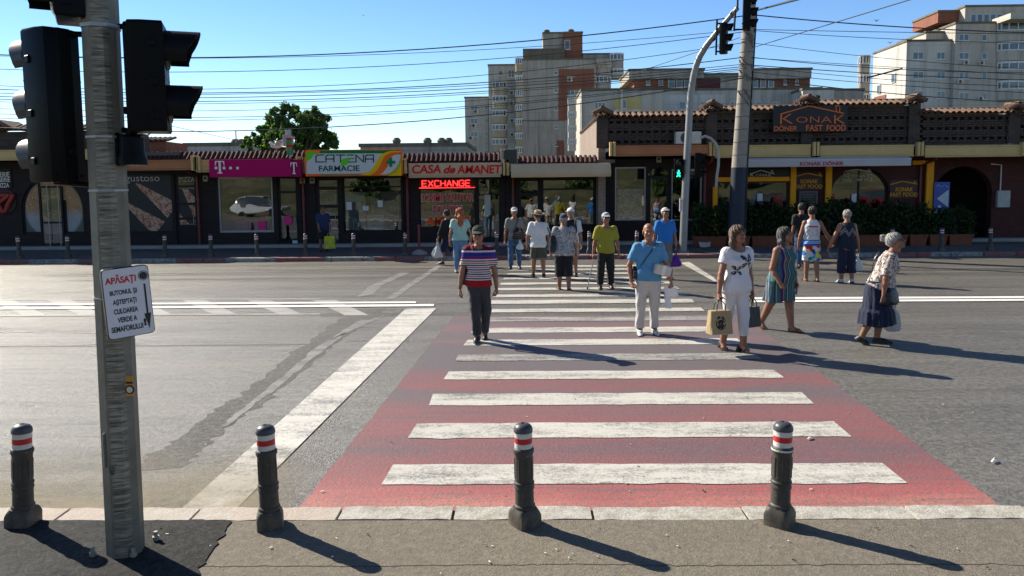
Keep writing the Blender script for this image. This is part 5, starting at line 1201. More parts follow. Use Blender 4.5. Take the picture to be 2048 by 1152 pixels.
# small white pot on the pavement by the hedge
q = G(1409, 474, .12); q = P(1409, 474, YH - .3); pt = empty('plant_bowl', (q.x, YH - .35, .124), 'small white bowl on the pavement left of the hedge', 'bowl')
MB().lathe([(.1, .124), (.17, .16), (.2, .3), (.21, .32), (.18, .32), (.16, .2), (.001, .18)], (q.x, YH - .35, 0), 18).build('bowl', M_plastic_w, pt, 40)

# ------------------------------------------------------------------ what stands behind the viewer (seen in the shop glass)
def bank(): 
    mb = MB(); rr = random.Random(2); nx, ny = 40, 14; vs = []
    for j in range(ny + 1):
        for i in range(nx + 1):
            t = j / ny; vs.append((-60 + 120 * i / nx, -6.5 - 26 * t, .1 + 4.6 * (t ** .9) + rr.uniform(-.2, .2) * t * 2))
    fs = [(j * (nx + 1) + i, (j + 1) * (nx + 1) + i, (j + 1) * (nx + 1) + i + 1, j * (nx + 1) + i + 1) for j in range(ny) for i in range(nx)]
    g = NT('dry_grass'); v = g.co(); n = g.noise(v, .3, 5, .6); n2 = g.noise(v, 6, 3, .6)
    mb.add(vs, fs); o = mb.build('grass_bank', g.fin(g.mix(n2, g.ramp(n, [(.4, (.03, .045, .015)), (.5, (.10, .09, .04)), (.6, (.24, .19, .10))]), (.09, .09, .04)), .95), None, 60); o['kind'] = 'structure'
bank()
for k, (x, y, h_) in enumerate(((-14, -13, 1.5), (-7.5, -16, 2.0), (-1.5, -12.5, 1.4), (5.5, -15, 1.9), (13, -13, 1.6), (20, -16, 2.2))):
    tree((x, y, .8), .8, [(0, 0, h_ + .3, 1.3), (1.0, .2, h_ - .2, 1.0), (-.9, -.2, h_ - .1, 1.0), (.2, .3, h_ + 1.3, .9)], 420, .22, 'leafy tree on the bank across the road, mirrored in the ' + ('bakery', 'phone shop', 'pharmacy', 'vacant shop', 'restaurant', 'arched')[k] + ' glass', M_leaf, 60 + k)
rb = empty('apartment_block', (0, -48, 0), 'pale concrete flats across the road, mirrored in the shop glass', 'building')
mb = MB(); mb.box(-34, -6, -60, -48, 0, 17); mb.box(4, 46, -64, -52, 0, 14); mb.build('wall', M_blkl, rb)
mb = MB()
for z in (6.5, 9.3, 12.1):
    for k in range(9): mb.box(-33 + k * 3, -31.4 + k * 3, -48, -47.93, z, z + 1.4)
    for k in range(13): mb.box(5.5 + k * 3, 7.1 + k * 3, -52, -51.93, z, z + 1.4)
mb.build('windows', M_wgl, rb)

def car(x, y, yaw, label, col):
    """simple hatchback: body, cabin glass, wheels, lamps"""
    o = empty('parked_car', (x, y, .1), label, 'car', None, yaw); M_b = plain('car_' + label.split()[0], col, .25, .1, .03, 2, spec=.6)
    st = [(-2.05, .55, .62, .80), (-1.9, .30, .86, .84), (-1.2, .24, .95, .86), (0, .22, .97, .87), (1.2, .24, .93, .86), (1.8, .28, .80, .84), (2.05, .42, .62, .76)]
    mb = MB(); mb.rings([[(a, w_ * c, z) for c, z in ((-.86, z0), (-1, z0 + .12), (-1, (z0 + z1) / 2), (-.95, z1 - .05), (-.82, z1), (.82, z1), (.95, z1 - .05), (1, (z0 + z1) / 2), (1, z0 + .12), (.86, z0))] for a, z0, z1, w_ in st]); mb.build('body', M_b, o, 40, local=True)
    mb = MB(); mb.rings([[(a, w_ * c, z) for c, z in ((-.98, z0), (-.84, z1), (.84, z1), (.98, z0))] for a, z0, z1, w_ in ((-1.85, .9, .93, .8), (-1.35, .93, 1.38, .8), (.2, .95, 1.42, .82), (1.25, .92, .95, .8))]); mb.build('cabin_glass', M_wgl, o, 30, local=True)
    mb = MB(); mb.rings([[(a, w_ * c, z) for c, z in ((-.86, z0), (-.8, z0 + .05), (.8, z0 + .05), (.86, z0))] for a, z0, w_ in ((-1.42, 1.36, .8), (-.6, 1.42, .8), (.25, 1.41, .8))]); mb.build('roof', M_b, o, 40, local=True)
    for wx in (-1.3, 1.28):
        for wy in (-.8, .8):
            mb = MB(); mb.lathe([(.2, -.1), (.31, -.1), (.32, -.05), (.32, .05), (.31, .1), (.2, .1)], (wx, wy, .32), 18, True, 'y'); mb.build('wheel', M_dark, o, 40, local=True)
    for wy in (-.6, .6): mb = MB(); mb.ell((1.95, wy, .68), (.1, .18, .08), 8, 6); mb.build('headlight', M_plastic_w, o, 60, local=True)
for q in ((-20.6, -3.6, .05, 'white hatchback parked behind the viewer, mirrored in the phone shop glass', (.7, .7, .7)), (13.6, -4.0, 3.1, 'silver hatchback parked behind the viewer, mirrored beside the lamp mast', (.4, .41, .42)), (19.6, -3.8, .0, 'dark hatchback parked behind the viewer, mirrored in the left restaurant glass', (.03, .03, .035)), (26.5, -3.9, 3.14, 'red hatchback parked behind the viewer, mirrored in the arched restaurant glass', (.3, .02, .02))): car(*q)
# ------------------------------------------------------------------ bollards
g = NT('bollard_grey'); v = g.co(); n1 = g.noise(v, 9, 4, .7); n2 = g.noise(v, 60, 3, .7); x = g.xyz(v); wn = g.n('ShaderNodeObjectInfo').outputs['Random']
ch = g.noise(g.n('ShaderNodeVectorMath', operation='ADD', i_0=v, i_1=g.comb(wn, g.math('MULTIPLY', wn, 7.0), 0)).outputs[0], 26, 4, .75)
c = g.mix(g.sm(n1, .3, .7), (.042, .040, .034), (.068, .064, .054)); c = g.mix(g.sm(ch, .63, .67, 0, .8), c, (.20, .19, .17)); c = g.mix(g.math('MULTIPLY', g.sm(x[2], .02, .2, 1, 0), g.sm(n1, .4, .6, .2, .8)), c, (.15, .125, .09)); g.bump(g.math('ADD', ch, n2), .2, .006); M_bol = g.fin(c, .55, 0, .35); M_bolcap = plain('bollard_cap', (.07, .073, .08), .4, .1, .2, 6)
M_refw = plain('reflector_white', (.62, .61, .57), .45, 0, .12, 12); M_refr = plain('reflector_red', (.50, .022, .02), .4, 0, .12, 12)
def bollard_parts(b, H=.75, near=True):
    n = 28 if near else 12; r = .078
    mb = MB()
    sq = []
    for z, hw, cr in ((0, .106, .03), (.08, .106, .03), (.112, .094, .05), (.13, .087, .086)):
        ring = []
        for k in range(n):
            a = 2 * math.pi * (k + .5) / n; c, s_ = math.cos(a), math.sin(a); e = 2 + 10 * max(0, (.1 - cr)) / .1
            m = (abs(c) ** e + abs(s_) ** e) ** (-1 / e); ring.append((hw * m * c, hw * m * s_, z))
        sq.append(ring)
    mb.rings(sq); mb.build('base', M_bol, b, 35, local=True)
    mb = MB(); mb.lathe([(.088, .131), (.088, .15), (.079, .16), (.077, .27), (.083, .275), (.083, .29), (.079, .295), (.079, .305), (.084, .31), (.084, .322), (.077, .33), (.076, .52), (.08, .535), (.086, .545), (.086, .565), (.078, .575), (.074, .578)], (0, 0, 0), n)
    if near:
        for k in range(8):     # shallow vertical flutes
            a = 2 * math.pi * (k + .5) / 8; x, y = .0755 * math.cos(a), .0755 * math.sin(a)
            mb.tube([(x, y, .35), (x, y, .5)], .006, 5)
    mb.build('shaft', M_bol, b, 40, local=True)
    for (z0, z1, m, rr) in ((.579, .614, M_refw, .0735), (.6145, .6545, M_refr, .0728), (.655, .692, M_refw, .0735)):
        mb = MB(); mb.lathe([(rr, z0), (rr, z1)], (0, 0, 0), n); mb.build('reflective_band', m, b, 40, local=True)
    mb = MB(); mb.lathe([(.078, .693), (.079, .705), (.075, .724), (.06, .742), (.035, .752), (.018, .754), (.015, .747), (.001, .747)], (0, 0, 0), n); mb.build('cap', M_bolcap, b, 50, local=True)
nb = [(47, 1062, 2.6, 'grey bollard with red and white bands left of the steel signal pole'), (541, 1066, -.8, 'grey bollard with red and white bands at the foot of the white stop line'), (1050, 1062, -1.0, 'grey bollard with red and white bands before the middle of the red crossing'),
      (1559, 1061, .4, 'grey bollard with a torn string at its neck before the right of the crossing')]
for k, (px, py, tilt, lab) in enumerate(nb):
    q = G(px, py - 14, .12)
    b = empty('bollard', (q.x, q.y, .12), lab, 'bollard', 'bollards along the near kerb'); bollard_parts(b); b.rotation_euler = (rad(.4 * (k - 1)), rad(tilt), .3 * k); b.scale = (.77, .77, .88)
    if k == 3:
        mb = MB(); mb.tube([(-.02, -.088, .565), (-.005, -.093, .54), (.0, -.086, .5), (.012, -.084, .45), (.016, -.083, .42)], .0025, 5); mb.lathe([(.0885, .55), (.0885, .562)], (0, 0, 0), 20); mb.build('string', M_plastic_w, b, local=True)
mb = MB(); rr = random.Random(8)
fb0 = None
fl_ = [(45, 536, 'first far bollard from the left edge, on the sunlit patch of pavement'), (140, 531, 'far bollard before the arched bakery window'), (332, 526, 'far bollard in shade before the pizza window'), (425, 526, 'far bollard in shade at the left edge of the phone shop'), (518, 524, 'far bollard in shade before the woman at the phone shop'),
       (614, 522, 'far bollard in shade left of the person with a yellow bag'), (710, 524, 'far bollard in shade before the pharmacy window'), (811, 519, 'far bollard in shade between the pharmacy and the exchange shop'), (994, 516, 'far bollard behind the man in the striped polo'),
       (1178, 510, 'far bollard just left of the man in yellow'), (1272, 507, 'far bollard between the man in yellow and the bald man'), (1463, 507, 'far bollard half hidden by the woman in white'), (1783, 506, 'far bollard behind the head of the stooped woman'), (1880, 508, 'far bollard before the blue banner, second from the right'), (1978, 508, 'rightmost far bollard, before the dark arch')]
for k, (px, py, lab) in enumerate(fl_):
    q = P(px, py, FK + .62)
    if fb0 is None: fb0 = empty('bollard', (q.x, FK + .55, .12), lab, 'bollard', 'bollards along the far kerb'); bollard_parts(fb0, near=False); fb0.scale = (.78, .78, .95); b = fb0
    else: b = copy_tree(fb0); b['label'] = lab
    b.location = (q.x, FK + .55 + rr.uniform(-.03, .03), .12); b.rotation_euler = (rad(rr.uniform(-2, 2)), rad(rr.uniform(-2, 2)), 0)
q = P(839, 520, FK + .9); ps = empty('red_post', (q.x, FK + .9, .12), 'thin red post in a rubble base before the exchange shop', 'post')
MB().lathe([(.035, .12), (.035, 1.0), (.045, 1.0), (.045, 1.04), (.02, 1.07)], (q.x, FK + .9, 0), 10).build('post', plain('post_red', (.22, .03, .03), .5), ps, 40)
MB().lathe([(.26, .122), (.22, .2), (.09, .26), (.05, .28)], (q.x, FK + .9, 0), 9).build('base', M_conc, ps)

# ------------------------------------------------------------------ near signal pole
q = G(252, 1102, .125); tp = Vector((P(199, 0, q.y).x, q.y, P(199, 0, q.y).z)); SLOPE = -(tp.x - q.x) / (tp.z - .12)
M_galv = NT('galvanised_scratched'); v = M_galv.co(); x_ = M_galv.xyz(v)
ba = M_galv.noise(M_galv.map(v, (7, 7, 105)), 1.0, 2, .6, .25); bb = M_galv.noise(v, 7, 4, .65); bm = M_galv.noise(M_galv.map(v, (14, 14, .8)), 1.0, 2, .5)
cc = M_galv.mix(M_galv.sm(bb, .3, .7), (.13, .124, .092), (.22, .21, .165)); uu = M_galv.math('ADD', x_[0], M_galv.math('MULTIPLY', x_[2], SLOPE)); fac = M_galv.math('MULTIPLY', M_galv.sm(uu, -.012, -.004), M_galv.sm(uu, .07, .078, 1, 0))
cc = M_galv.mix(M_galv.math('MULTIPLY', fac, M_galv.math('MULTIPLY', M_galv.sm(ba, .5, .58), M_galv.sm(bm, .38, .6, .35, .8))), cc, (.36, .345, .28)); cc = M_galv.mix(M_galv.math('MULTIPLY', fac, M_galv.sm(ba, .36, .44, .8, 0)), cc, (.06, .057, .043))
M_galv.bump(M_galv.math('MULTIPLY', ba, fac), .4, .01); M_galv = M_galv.fin(cc, .6, .1)
M_sig = plain('signal_black', (.004, .0043, .005), .42, 0, .2, 4, spec=.1); M_vis = plain('visor_black', (.006, .0065, .008), .42, 0, .15, spec=.12)
q = G(252, 1102, .125); tp = Vector((P(199, 0, q.y).x, q.y, P(199, 0, q.y).z))
base = Vector((q.x, q.y, .12)); axis = (tp - base) / (tp.z - base.z)
def on_pole(z): return base + axis * (z - .12)
tl = empty('traffic_light', base, 'galvanised steel signal pole with black signal heads seen from behind', 'traffic light')
mb = MB(); rs = []
for z, r in ((.12, .103), (3.6, .095), (3.9, .094)):
    c_ = on_pole(z); rs.append([(c_.x + r * math.cos(2 * math.pi * (k + .5) / 8 + .2), c_.y + r * math.sin(2 * math.pi * (k + .5) / 8 + .2), z) for k in range(8)])
mb.rings(rs); mb.build('pole', M_galv, tl, 15)
def pxp(px, py, dy=-.12): return P(px, py, base.y + dy)
# inspection door, band clamps, rating plate, anchor bolts
mb = MB(); a = pxp(204, 866, -.085); b_ = pxp(217, 935, -.085)
mb.box(a.x, b_.x, a.y - .01, a.y + .05, b_.z, a.z, .008); o = mb.build('inspection_door', plain('door_steel', (.13, .13, .115), .55, .2), tl)
mb = MB(); mb.box(pxp(257, 1, 0).x * 0 + pxp(256, 770, -.09).x, pxp(270, 770, -.09).x, a.y - .028, a.y - .02, pxp(263, 790, -.09).z, pxp(263, 750, -.09).z); o = mb.build('sticker', plain('sticker_amber', (.52, .25, .03), .5), tl)
mb = MB(); c_ = pxp(264, 777, -.09); mb.lathe([(.026, 0), (.026, .002)], (c_.x, a.y - .0285, c_.z), 14, True, 'y'); mb.box(c_.x - .02, c_.x + .02, a.y - .0305, a.y - .0285, c_.z + .035, c_.z + .045); mb.build('sticker_print', M_frame, o)
mb = MB(); mb.lathe([(.018, 0), (.018, .002)], (c_.x, a.y - .0306, c_.z), 12, True, 'y'); mb.build('sticker_print', plain('sticker_pale', (.6, .55, .45)), o)
mb = MB(); tz = pxp(225, 936, -.1); text_mb(mb, 'CE', tz.x - .016, tz.x + .016, tz.z - .006, tz.z + .012, a.y - .024, .003, 0)
for k in range(3): mb.box(tz.x - .018, tz.x + .018 - .004 * k, a.y - .024, a.y - .02, tz.z - .018 - k * .01, tz.z - .014 - k * .01)
mb.build('rating_plate', plain('plate_dark', (.06, .06, .055)), tl)
mb = MB(); rz = on_pole(2.75)
for z, t in ((pxp(200, 272).z, .006), (pxp(200, 381).z, .006), (pxp(200, 45).z, .01), (pxp(210, 600).z, .004)):
    mb = MB(); c_ = on_pole(z); mb.lathe([(.106, z - t), (.106, z + t)], (c_.x, c_.y, 0), 8); mb.build('clamp_band', M_framew, tl, 30)
for (px, py) in ((186, 1112), (267, 1113), (312, 1080)):
    mb = MB(); q = G(px, py, .13); mb.lathe([(.012, .125), (.012, .185)], (q.x, q.y, 0), 8); mb.lathe([(.022, .135), (.022, .155)], (q.x, q.y, 0), 6)
    mb.build('anchor_bolt', plain('bolt_zinc', (.42, .40, .33), .45, .5), tl, 40)
def signal(par, c, yaw, n, s_=.30, w_=.30, d_=.14, lens=.1, name='signal_head', lit=None):
    """a signal head of n lamps centred at c; its lamps look along (sin yaw, -cos yaw)"""
    M_ = Matrix.Translation(c) @ Matrix.Rotation(yaw, 4, 'Z'); H = s_ * n
    mb = MB(); mb.M = M_; prof = []
    for z in (-H / 2, -H / 2 + .015, H / 2 - .015, H / 2):
        k = .94 if abs(abs(z) - H / 2) < 1e-6 else 1
        prof.append([(x * k, y * k, z) for x, y in ((-w_ / 2, -d_ / 2), (w_ / 2, -d_ / 2), (w_ / 2, d_ * .1), (w_ * .42, d_ * .42), (w_ * .18, d_ * .5), (w_ * .15, d_ * .56), (-w_ * .15, d_ * .56), (-w_ * .18, d_ * .5), (-w_ * .42, d_ * .42), (-w_ / 2, d_ * .1))])
    mb.rings(prof)
    for k in range(1, n): z = -H / 2 + s_ * k; mb.rings([[(x * 1.012, y * 1.012, zz) for x, y in ((-w_ / 2, -d_ / 2), (w_ / 2, -d_ / 2), (w_ / 2, d_ * .1), (w_ * .42, d_ * .42), (-w_ * .42, d_ * .42), (-w_ / 2, d_ * .1))] for zz in (z - .004, z + .004)])
    for sx in (-1, 1):
        for zz in (-H * .36, -H * .05, H * .3): mb.box(sx * w_ / 2 - .012, sx * w_ / 2 + .012, -d_ * .3, -d_ * .12, zz - .02, zz + .02, .004)
        for zz in (-H * .46, H * .46): mb.lathe([(.009, -d_ * .47), (.009, -d_ * .5)], (sx * w_ * .3, 0, zz), 6, True, 'y')
    mb.lathe([(.022, -d_ * .56), (.022, -d_ * .64), (.012, -d_ * .66)], (0, 0, -H * .3), 10, True, 'y')
    hd = mb.build(name, M_sig, par, 25)
    for k in range(n):
        z = H / 2 - s_ * (k + .5); mb = MB(); mb.M = M_; m = 18; outer = []; rs = []
        for (yy, cut) in ((-d_ / 2, 0.0), (-d_ / 2 - lens * 1.05, 0.0), (-d_ / 2 - lens * 1.75, .9)):
            ring = []
            for j in range(m + 1):
                t = math.pi * (-.18 + 1.36 * j / m); q_ = yy
                if cut: q_ = -d_ / 2 - lens * (1.05 + .7 * max(0, math.sin(t)) ** .7)
                ring.append((lens * 1.12 * math.cos(t), q_, z + lens * 1.12 * math.sin(t)))
            rs.append(ring)
        full = [r + [(p[0] * .955, p[1], z + (p[2] - z) * .955) for p in r[::-1]] for r in rs]
        mb.rings(full, True); mb.build('visor', M_vis, hd, 40)
        mb = MB(); mb.M = M_; mb.lathe([(lens, d_ / 2 + .004), (lens * .9, d_ / 2 + .014), (lens * .5, d_ / 2 + .024), (.001, d_ / 2 + .026)], (0, 0, z), 18, True, 'y')
        mb.build('lens', (lit[k] if lit and lit[k] else plain('lens_dark', (.012, .013, .013), .25)), hd, 50)
    return hd
cL = P(113, 214, base.y + .03); signal(tl, cL + Vector((0, 0, 0)), rad(-119), 3, .285, .23, .21, .105)
cR = P(296, 157, base.y - .02); signal(tl, cR, rad(110), 2, .30, .25, .20, .105)
cT = P(150, -62, base.y + .02); signal(tl, cT, rad(-60), 2, .29, .30, .22, .12)
mb = MB()
for (a, b_) in (((105, 66), (190, 70)), ((110, 364), (205, 372)), ((215, 52), (296, 55)), ((232, 258), (262, 262))):
    MB().tube([P(*a, base.y + .02), P(*b_, base.y + .02)], .016, 8).build('bracket', M_sig, tl, 40)
mb = MB(); mb.tube([P(262, 262, base.y - .02), P(264, 272, base.y - .02)], .03, 10); c_ = P(264, 300, base.y - .02)
mb.lathe([(.05, c_.z + .085), (.065, c_.z + .07), (.068, c_.z - .02), (.078, c_.z - .05), (.078, c_.z - .085), (.03, c_.z - .09)], (c_.x, c_.y, 0), 16); mb.box(c_.x - .10, c_.x - .06, c_.y - .03, c_.y + .06, c_.z - .09, c_.z + .1, .01)
mb.build('acoustic_sounder', M_sig, tl, 40)
mb = MB(); mb.tube([P(*q_, base.y - .03) for q_ in ((305, 257), (302, 266), (292, 273), (280, 274), (268, 268))], .004, 5); mb.build('cable', plain('cable_grey', (.2, .2, .2)), tl)
# instruction sign clamped to the pole
sg = empty('instruction_sign', P(256, 605, base.y - .14), 'white push button instruction plate with red heading clamped on the near steel pole', 'sign')
p0 = P(219, 640, base.y - .15); p1 = P(296, 602, base.y - .10)
cS = P(257, 604, base.y - .15); Ms = Matrix.Translation(cS) @ Matrix.Rotation(rad(44), 4, 'Z') @ Matrix.Rotation(rad(-3.2), 4, 'Y')
hw, hh = .122, .196
def rrect(w_, h_, r, n=6):
    return [(sx * (w_ - r) + r * math.cos(a0 + math.pi / 2 * k / n), sy * (h_ - r) + r * math.sin(a0 + math.pi / 2 * k / n)) for sx, sy, a0 in ((1, 1, 0), (-1, 1, math.pi / 2), (-1, -1, math.pi), (1, -1, 1.5 * math.pi)) for k in range(n + 1)]
mb = MB(); mb.M = Ms; mb.prism(rrect(hw, hh, .022), 0, .028); mb.build('housing', M_sig, sg, 40)
mb = MB(); mb.M = Ms; mb.prism(rrect(hw - .004, hh - .004, .02), -.003, -.0002); mb.build('panel', plain('sign_plate', (.66, .67, .72), .35, 0, .04), sg)
def U(u, v_): return ((u - .5) * 2 * hw, (.5 - v_) * 2 * hh)
def trow(mb, t, u0, u1, v0, v1, bold=.03):
    x0, z1 = U(u0, v0); x1, z0 = U(u1, v1); text_mb(mb, t, x0, x1, z0, z1, -.0045, .0012, bold)
mb = MB(); mb.M = Ms; trow(mb, 'APĂSAȚI', .06, .71, .09, .245, .035); mb.build('heading', plain('letter_signal_red', (.55, .012, .02), .4), sg)
mb = MB(); mb.M = Ms
trow(mb, 'BUTONUL ȘI', .13, .70, .305, .40); trow(mb, 'AȘTEPTAȚI', .17, .67, .44, .535); trow(mb, 'CULOAREA', .17, .68, .575, .65); trow(mb, 'VERDE A', .23, .64, .70, .775); trow(mb, 'SEMAFORULUI', .08, .75, .825, .905); trow(mb, '!', .77, .83, .77, .875, .05)
mb.build('lettering', plain('letter_black', (.012, .012, .014), .4), sg)
mb = MB(); mb.M = Ms
cx, cz = U(.87, .15); mb.lathe([(.021, 0), (.021, .0016)], (cx, -.0032, cz), 20, True, 'y')
ring = [(.0245, .0033), (.0245, .0046), (.0275, .0046), (.0275, .0033)]; mb.lathe(ring, (cx, 0, cz), 24, False, 'y')
x0, z0 = U(.875, .27); x1, z1 = U(.9, .70); mb.box(x0 - .005, x0 + .005, -.0046, -.0031, z1, z0); mb.prism([(x0 - .018, z1 + .0), (x0 + .018, z1), (x0 + .002, U(0, .93)[1])], -.0047, -.0031)
mb.build('arrow', plain('letter_black', (.012, .012, .014)), sg)

# ------------------------------------------------------------------ far mast with arm, and the utility pole
M_mast = plain('mast_grey', (.24, .245, .24), .45, .3, .15, 2.5); M_pole = plain('pole_concrete', (.28, .255, .22), .85, 0, .22, 2, .4, 18); M_blue = plain('pole_blue_paint', (.012, .02, .04), .6, 0, .25, 3)
YMA = FK + .75
ma = empty('traffic_light', P(1367, 500, YMA), 'tall bent grey mast with green walking signal on the far pavement', 'traffic light')
ma.location.z = .12
def MP(px, py, dy=0): return P(px, py, YMA + dy)
mb = MB(); b0 = MP(1366, 502); b0.z = .12
arm = [b0, MP(1370, 400), MP(1375, 300), MP(1381, 190), MP(1387, 152), MP(1392, 132, -.05), MP(1400, 112, -.1), MP(1413, 91, -.25), MP(1444, 52, -.6), MP(1475, 16, -1.0)]
mb.tube(arm, [.125, .12, .115, .105, .10, .10, .098, .092, .08, .068], 14); mb.build('mast', M_mast, ma, 40)
mb = MB(); mb.tube([MP(1475, 17, -1.0), MP(1476, -40, -1.0)], .03, 8); mb.lathe([(.085, -.06), (.085, .06)], (0, 0, 0), 10) if False else None
mb.tube([MP(1462, 30, -.85), MP(1468, 22, -.9)], .075, 10); mb.tube([MP(1423, 79, -.35), MP(1428, 73, -.4)], .097, 10); mb.build('clamp_band', M_dark, ma, 40)
mb = MB(); mb.lathe([(.2, .122), (.2, .14), (.14, .16)], (b0.x, b0.y, 0), 12)
for k in range(4): mb.lathe([(.02, .14), (.02, .19)], (b0.x + .17 * math.cos(k * 1.57 + .8), b0.y + .17 * math.sin(k * 1.57 + .8), 0), 6)
mb.build('base_plate', M_mast, ma, 40)
signal(ma, MP(1447, 77, -.62), rad(62), 3, .30, .28, .2, .11)
signal(ma, MP(1494, 26, -1.0), rad(70), 3, .33, .33, .22, .125)
mb = MB(); mb.tube([MP(1434, 40, -.6), MP(1432, 110, -.6)], .03, 6); mb.tube([MP(1434, 47, -.6), MP(1446, 47, -.6)], .025, 6); mb.tube([MP(1433, 103, -.6), MP(1447, 103, -.6)], .025, 6)
mb.tube([MP(1471, 22, -1.0), MP(1468, 62, -1.0)], .03, 6); mb.tube([MP(1468, 59, -1.0), MP(1486, 59, -1.0)], .025, 6); mb.build('bracket', M_sig, ma, 30)
# pedestrian signal and vehicle signal low on the mast
g_ = emit('walk_green', (.02, 1, .55), 1.3)
hd = signal(ma, MP(1357, 336, -.05), rad(4), 2, .30, .28, .16, .1, 'pedestrian_signal')
fig = MB(); c_ = MP(1357, 347, -.16); s_ = .105
def fs(pts, r): fig.tube([(c_.x + x * s_, c_.y, c_.z + z * s_) for x, z in pts], r, 6)
fig.ell((c_.x + .05 * s_, c_.y, c_.z + .85 * s_), (.024, .012, .026), 8, 6)
fs([(.05, .55), (-.02, -.05)], .026); fs([(.05, .5), (.42, .18), (.5, .0)], .012); fs([(0, .5), (-.35, .2), (-.3, -.1)], .012); fs([(0, -.05), (.32, -.5), (.42, -1.0)], .018); fs([(0, -.05), (-.12, -.5), (-.5, -.95)], .018)
fig.build('walking_figure', g_, hd)
signal(ma, MP(1396, 331, .05), rad(75), 3, .26, .26, .2, .1)
mb = MB()
for (x0, x1, y) in ((1360, 1371, 318), (1360, 1371, 357), (1378, 1392, 318), (1378, 1392, 352)): MB().tube([MP(x0, y), MP(x1, y)], .022, 6).build('bracket', M_sig, ma)
a = MP(1359, 397, -.12); b_ = MP(1366, 423, -.12); mb = MB(); mb.box(a.x, b_.x, a.y - .03, a.y + .02, b_.z, a.z, .006); pb = mb.build('push_button_plate', M_plastic_w, ma)
mb = MB(); xm = (a.x + b_.x) / 2
for k in range(6): z = a.z - .06 - k * .055; mb.box(xm - .03, xm + .03 - .006 * (k % 2), a.y - .033, a.y - .031, z - .008, z + .008)
mb.build('plate_text', plain('letter_wine', (.42, .02, .05)), pb)
# utility pole
YU = FK + 1.35
up = empty('utility_pole', P(1470, 500, YU), 'round concrete utility pole painted dark blue at its foot, carrying the overhead wires', 'pole'); up.location.z = .12
def UP(px, py, dy=0): return P(px, py, YU + dy)
c0 = UP(1470, 500); c0.z = .12; c1 = UP(1478, 335); c2 = UP(1499, 20); c3 = UP(1506, -80)
mb = MB(); mb.tube([c1 + Vector((0, 0, .001)), c1.lerp(c2, .33), c1.lerp(c2, .66), c2, c3], [.235, .215, .20, .185, .175], 18); mb.build('pole', M_pole, up, 40)
mb = MB(); mb.tube([c0, c0.lerp(c1, .5), c1], [.275, .256, .238], 18); mb.build('painted_foot', M_blue, up, 40)
mb = MB(); rr = random.Random(6)
for k in range(13):
    t = k / 12 * .98; c_ = c1.lerp(c2, t); r = .235 - .05 * t + .008; z = c_.z
    MB().lathe([(r, z - .012), (r + .006, z - .006), (r + .006, z + .006), (r, z + .012)], (c_.x, c_.y, 0), 14).build('pole_band', plain('clamp_wire', (.16, .155, .14), .6, .2), up, 40)
for k in range(18):
    t = rr.uniform(.45, 1); c_ = c1.lerp(c2, t); r = .235 - .05 * t + .02; a0 = rr.uniform(2.6, 7)
    mb.tube([(c_.x + r * math.cos(a0 + j * .25), c_.y + r * math.sin(a0 + j * .25), c_.z - .06 * j + rr.uniform(-.04, .04)) for j in range(7)], .016, 5)
mb.build('cable_wrap', plain('clamp_wire', (.16, .155, .14), .6, .2), up)
mb = MB(); pr_ = c0 + Vector((.3, -.05, .05)); q_ = c2 + Vector((.21, -.05, 0)); mb.tube([pr_, c1 + Vector((.25, -.05, 0)), q_], .028, 6); mb.build('cable_duct', M_dark, up, 40)

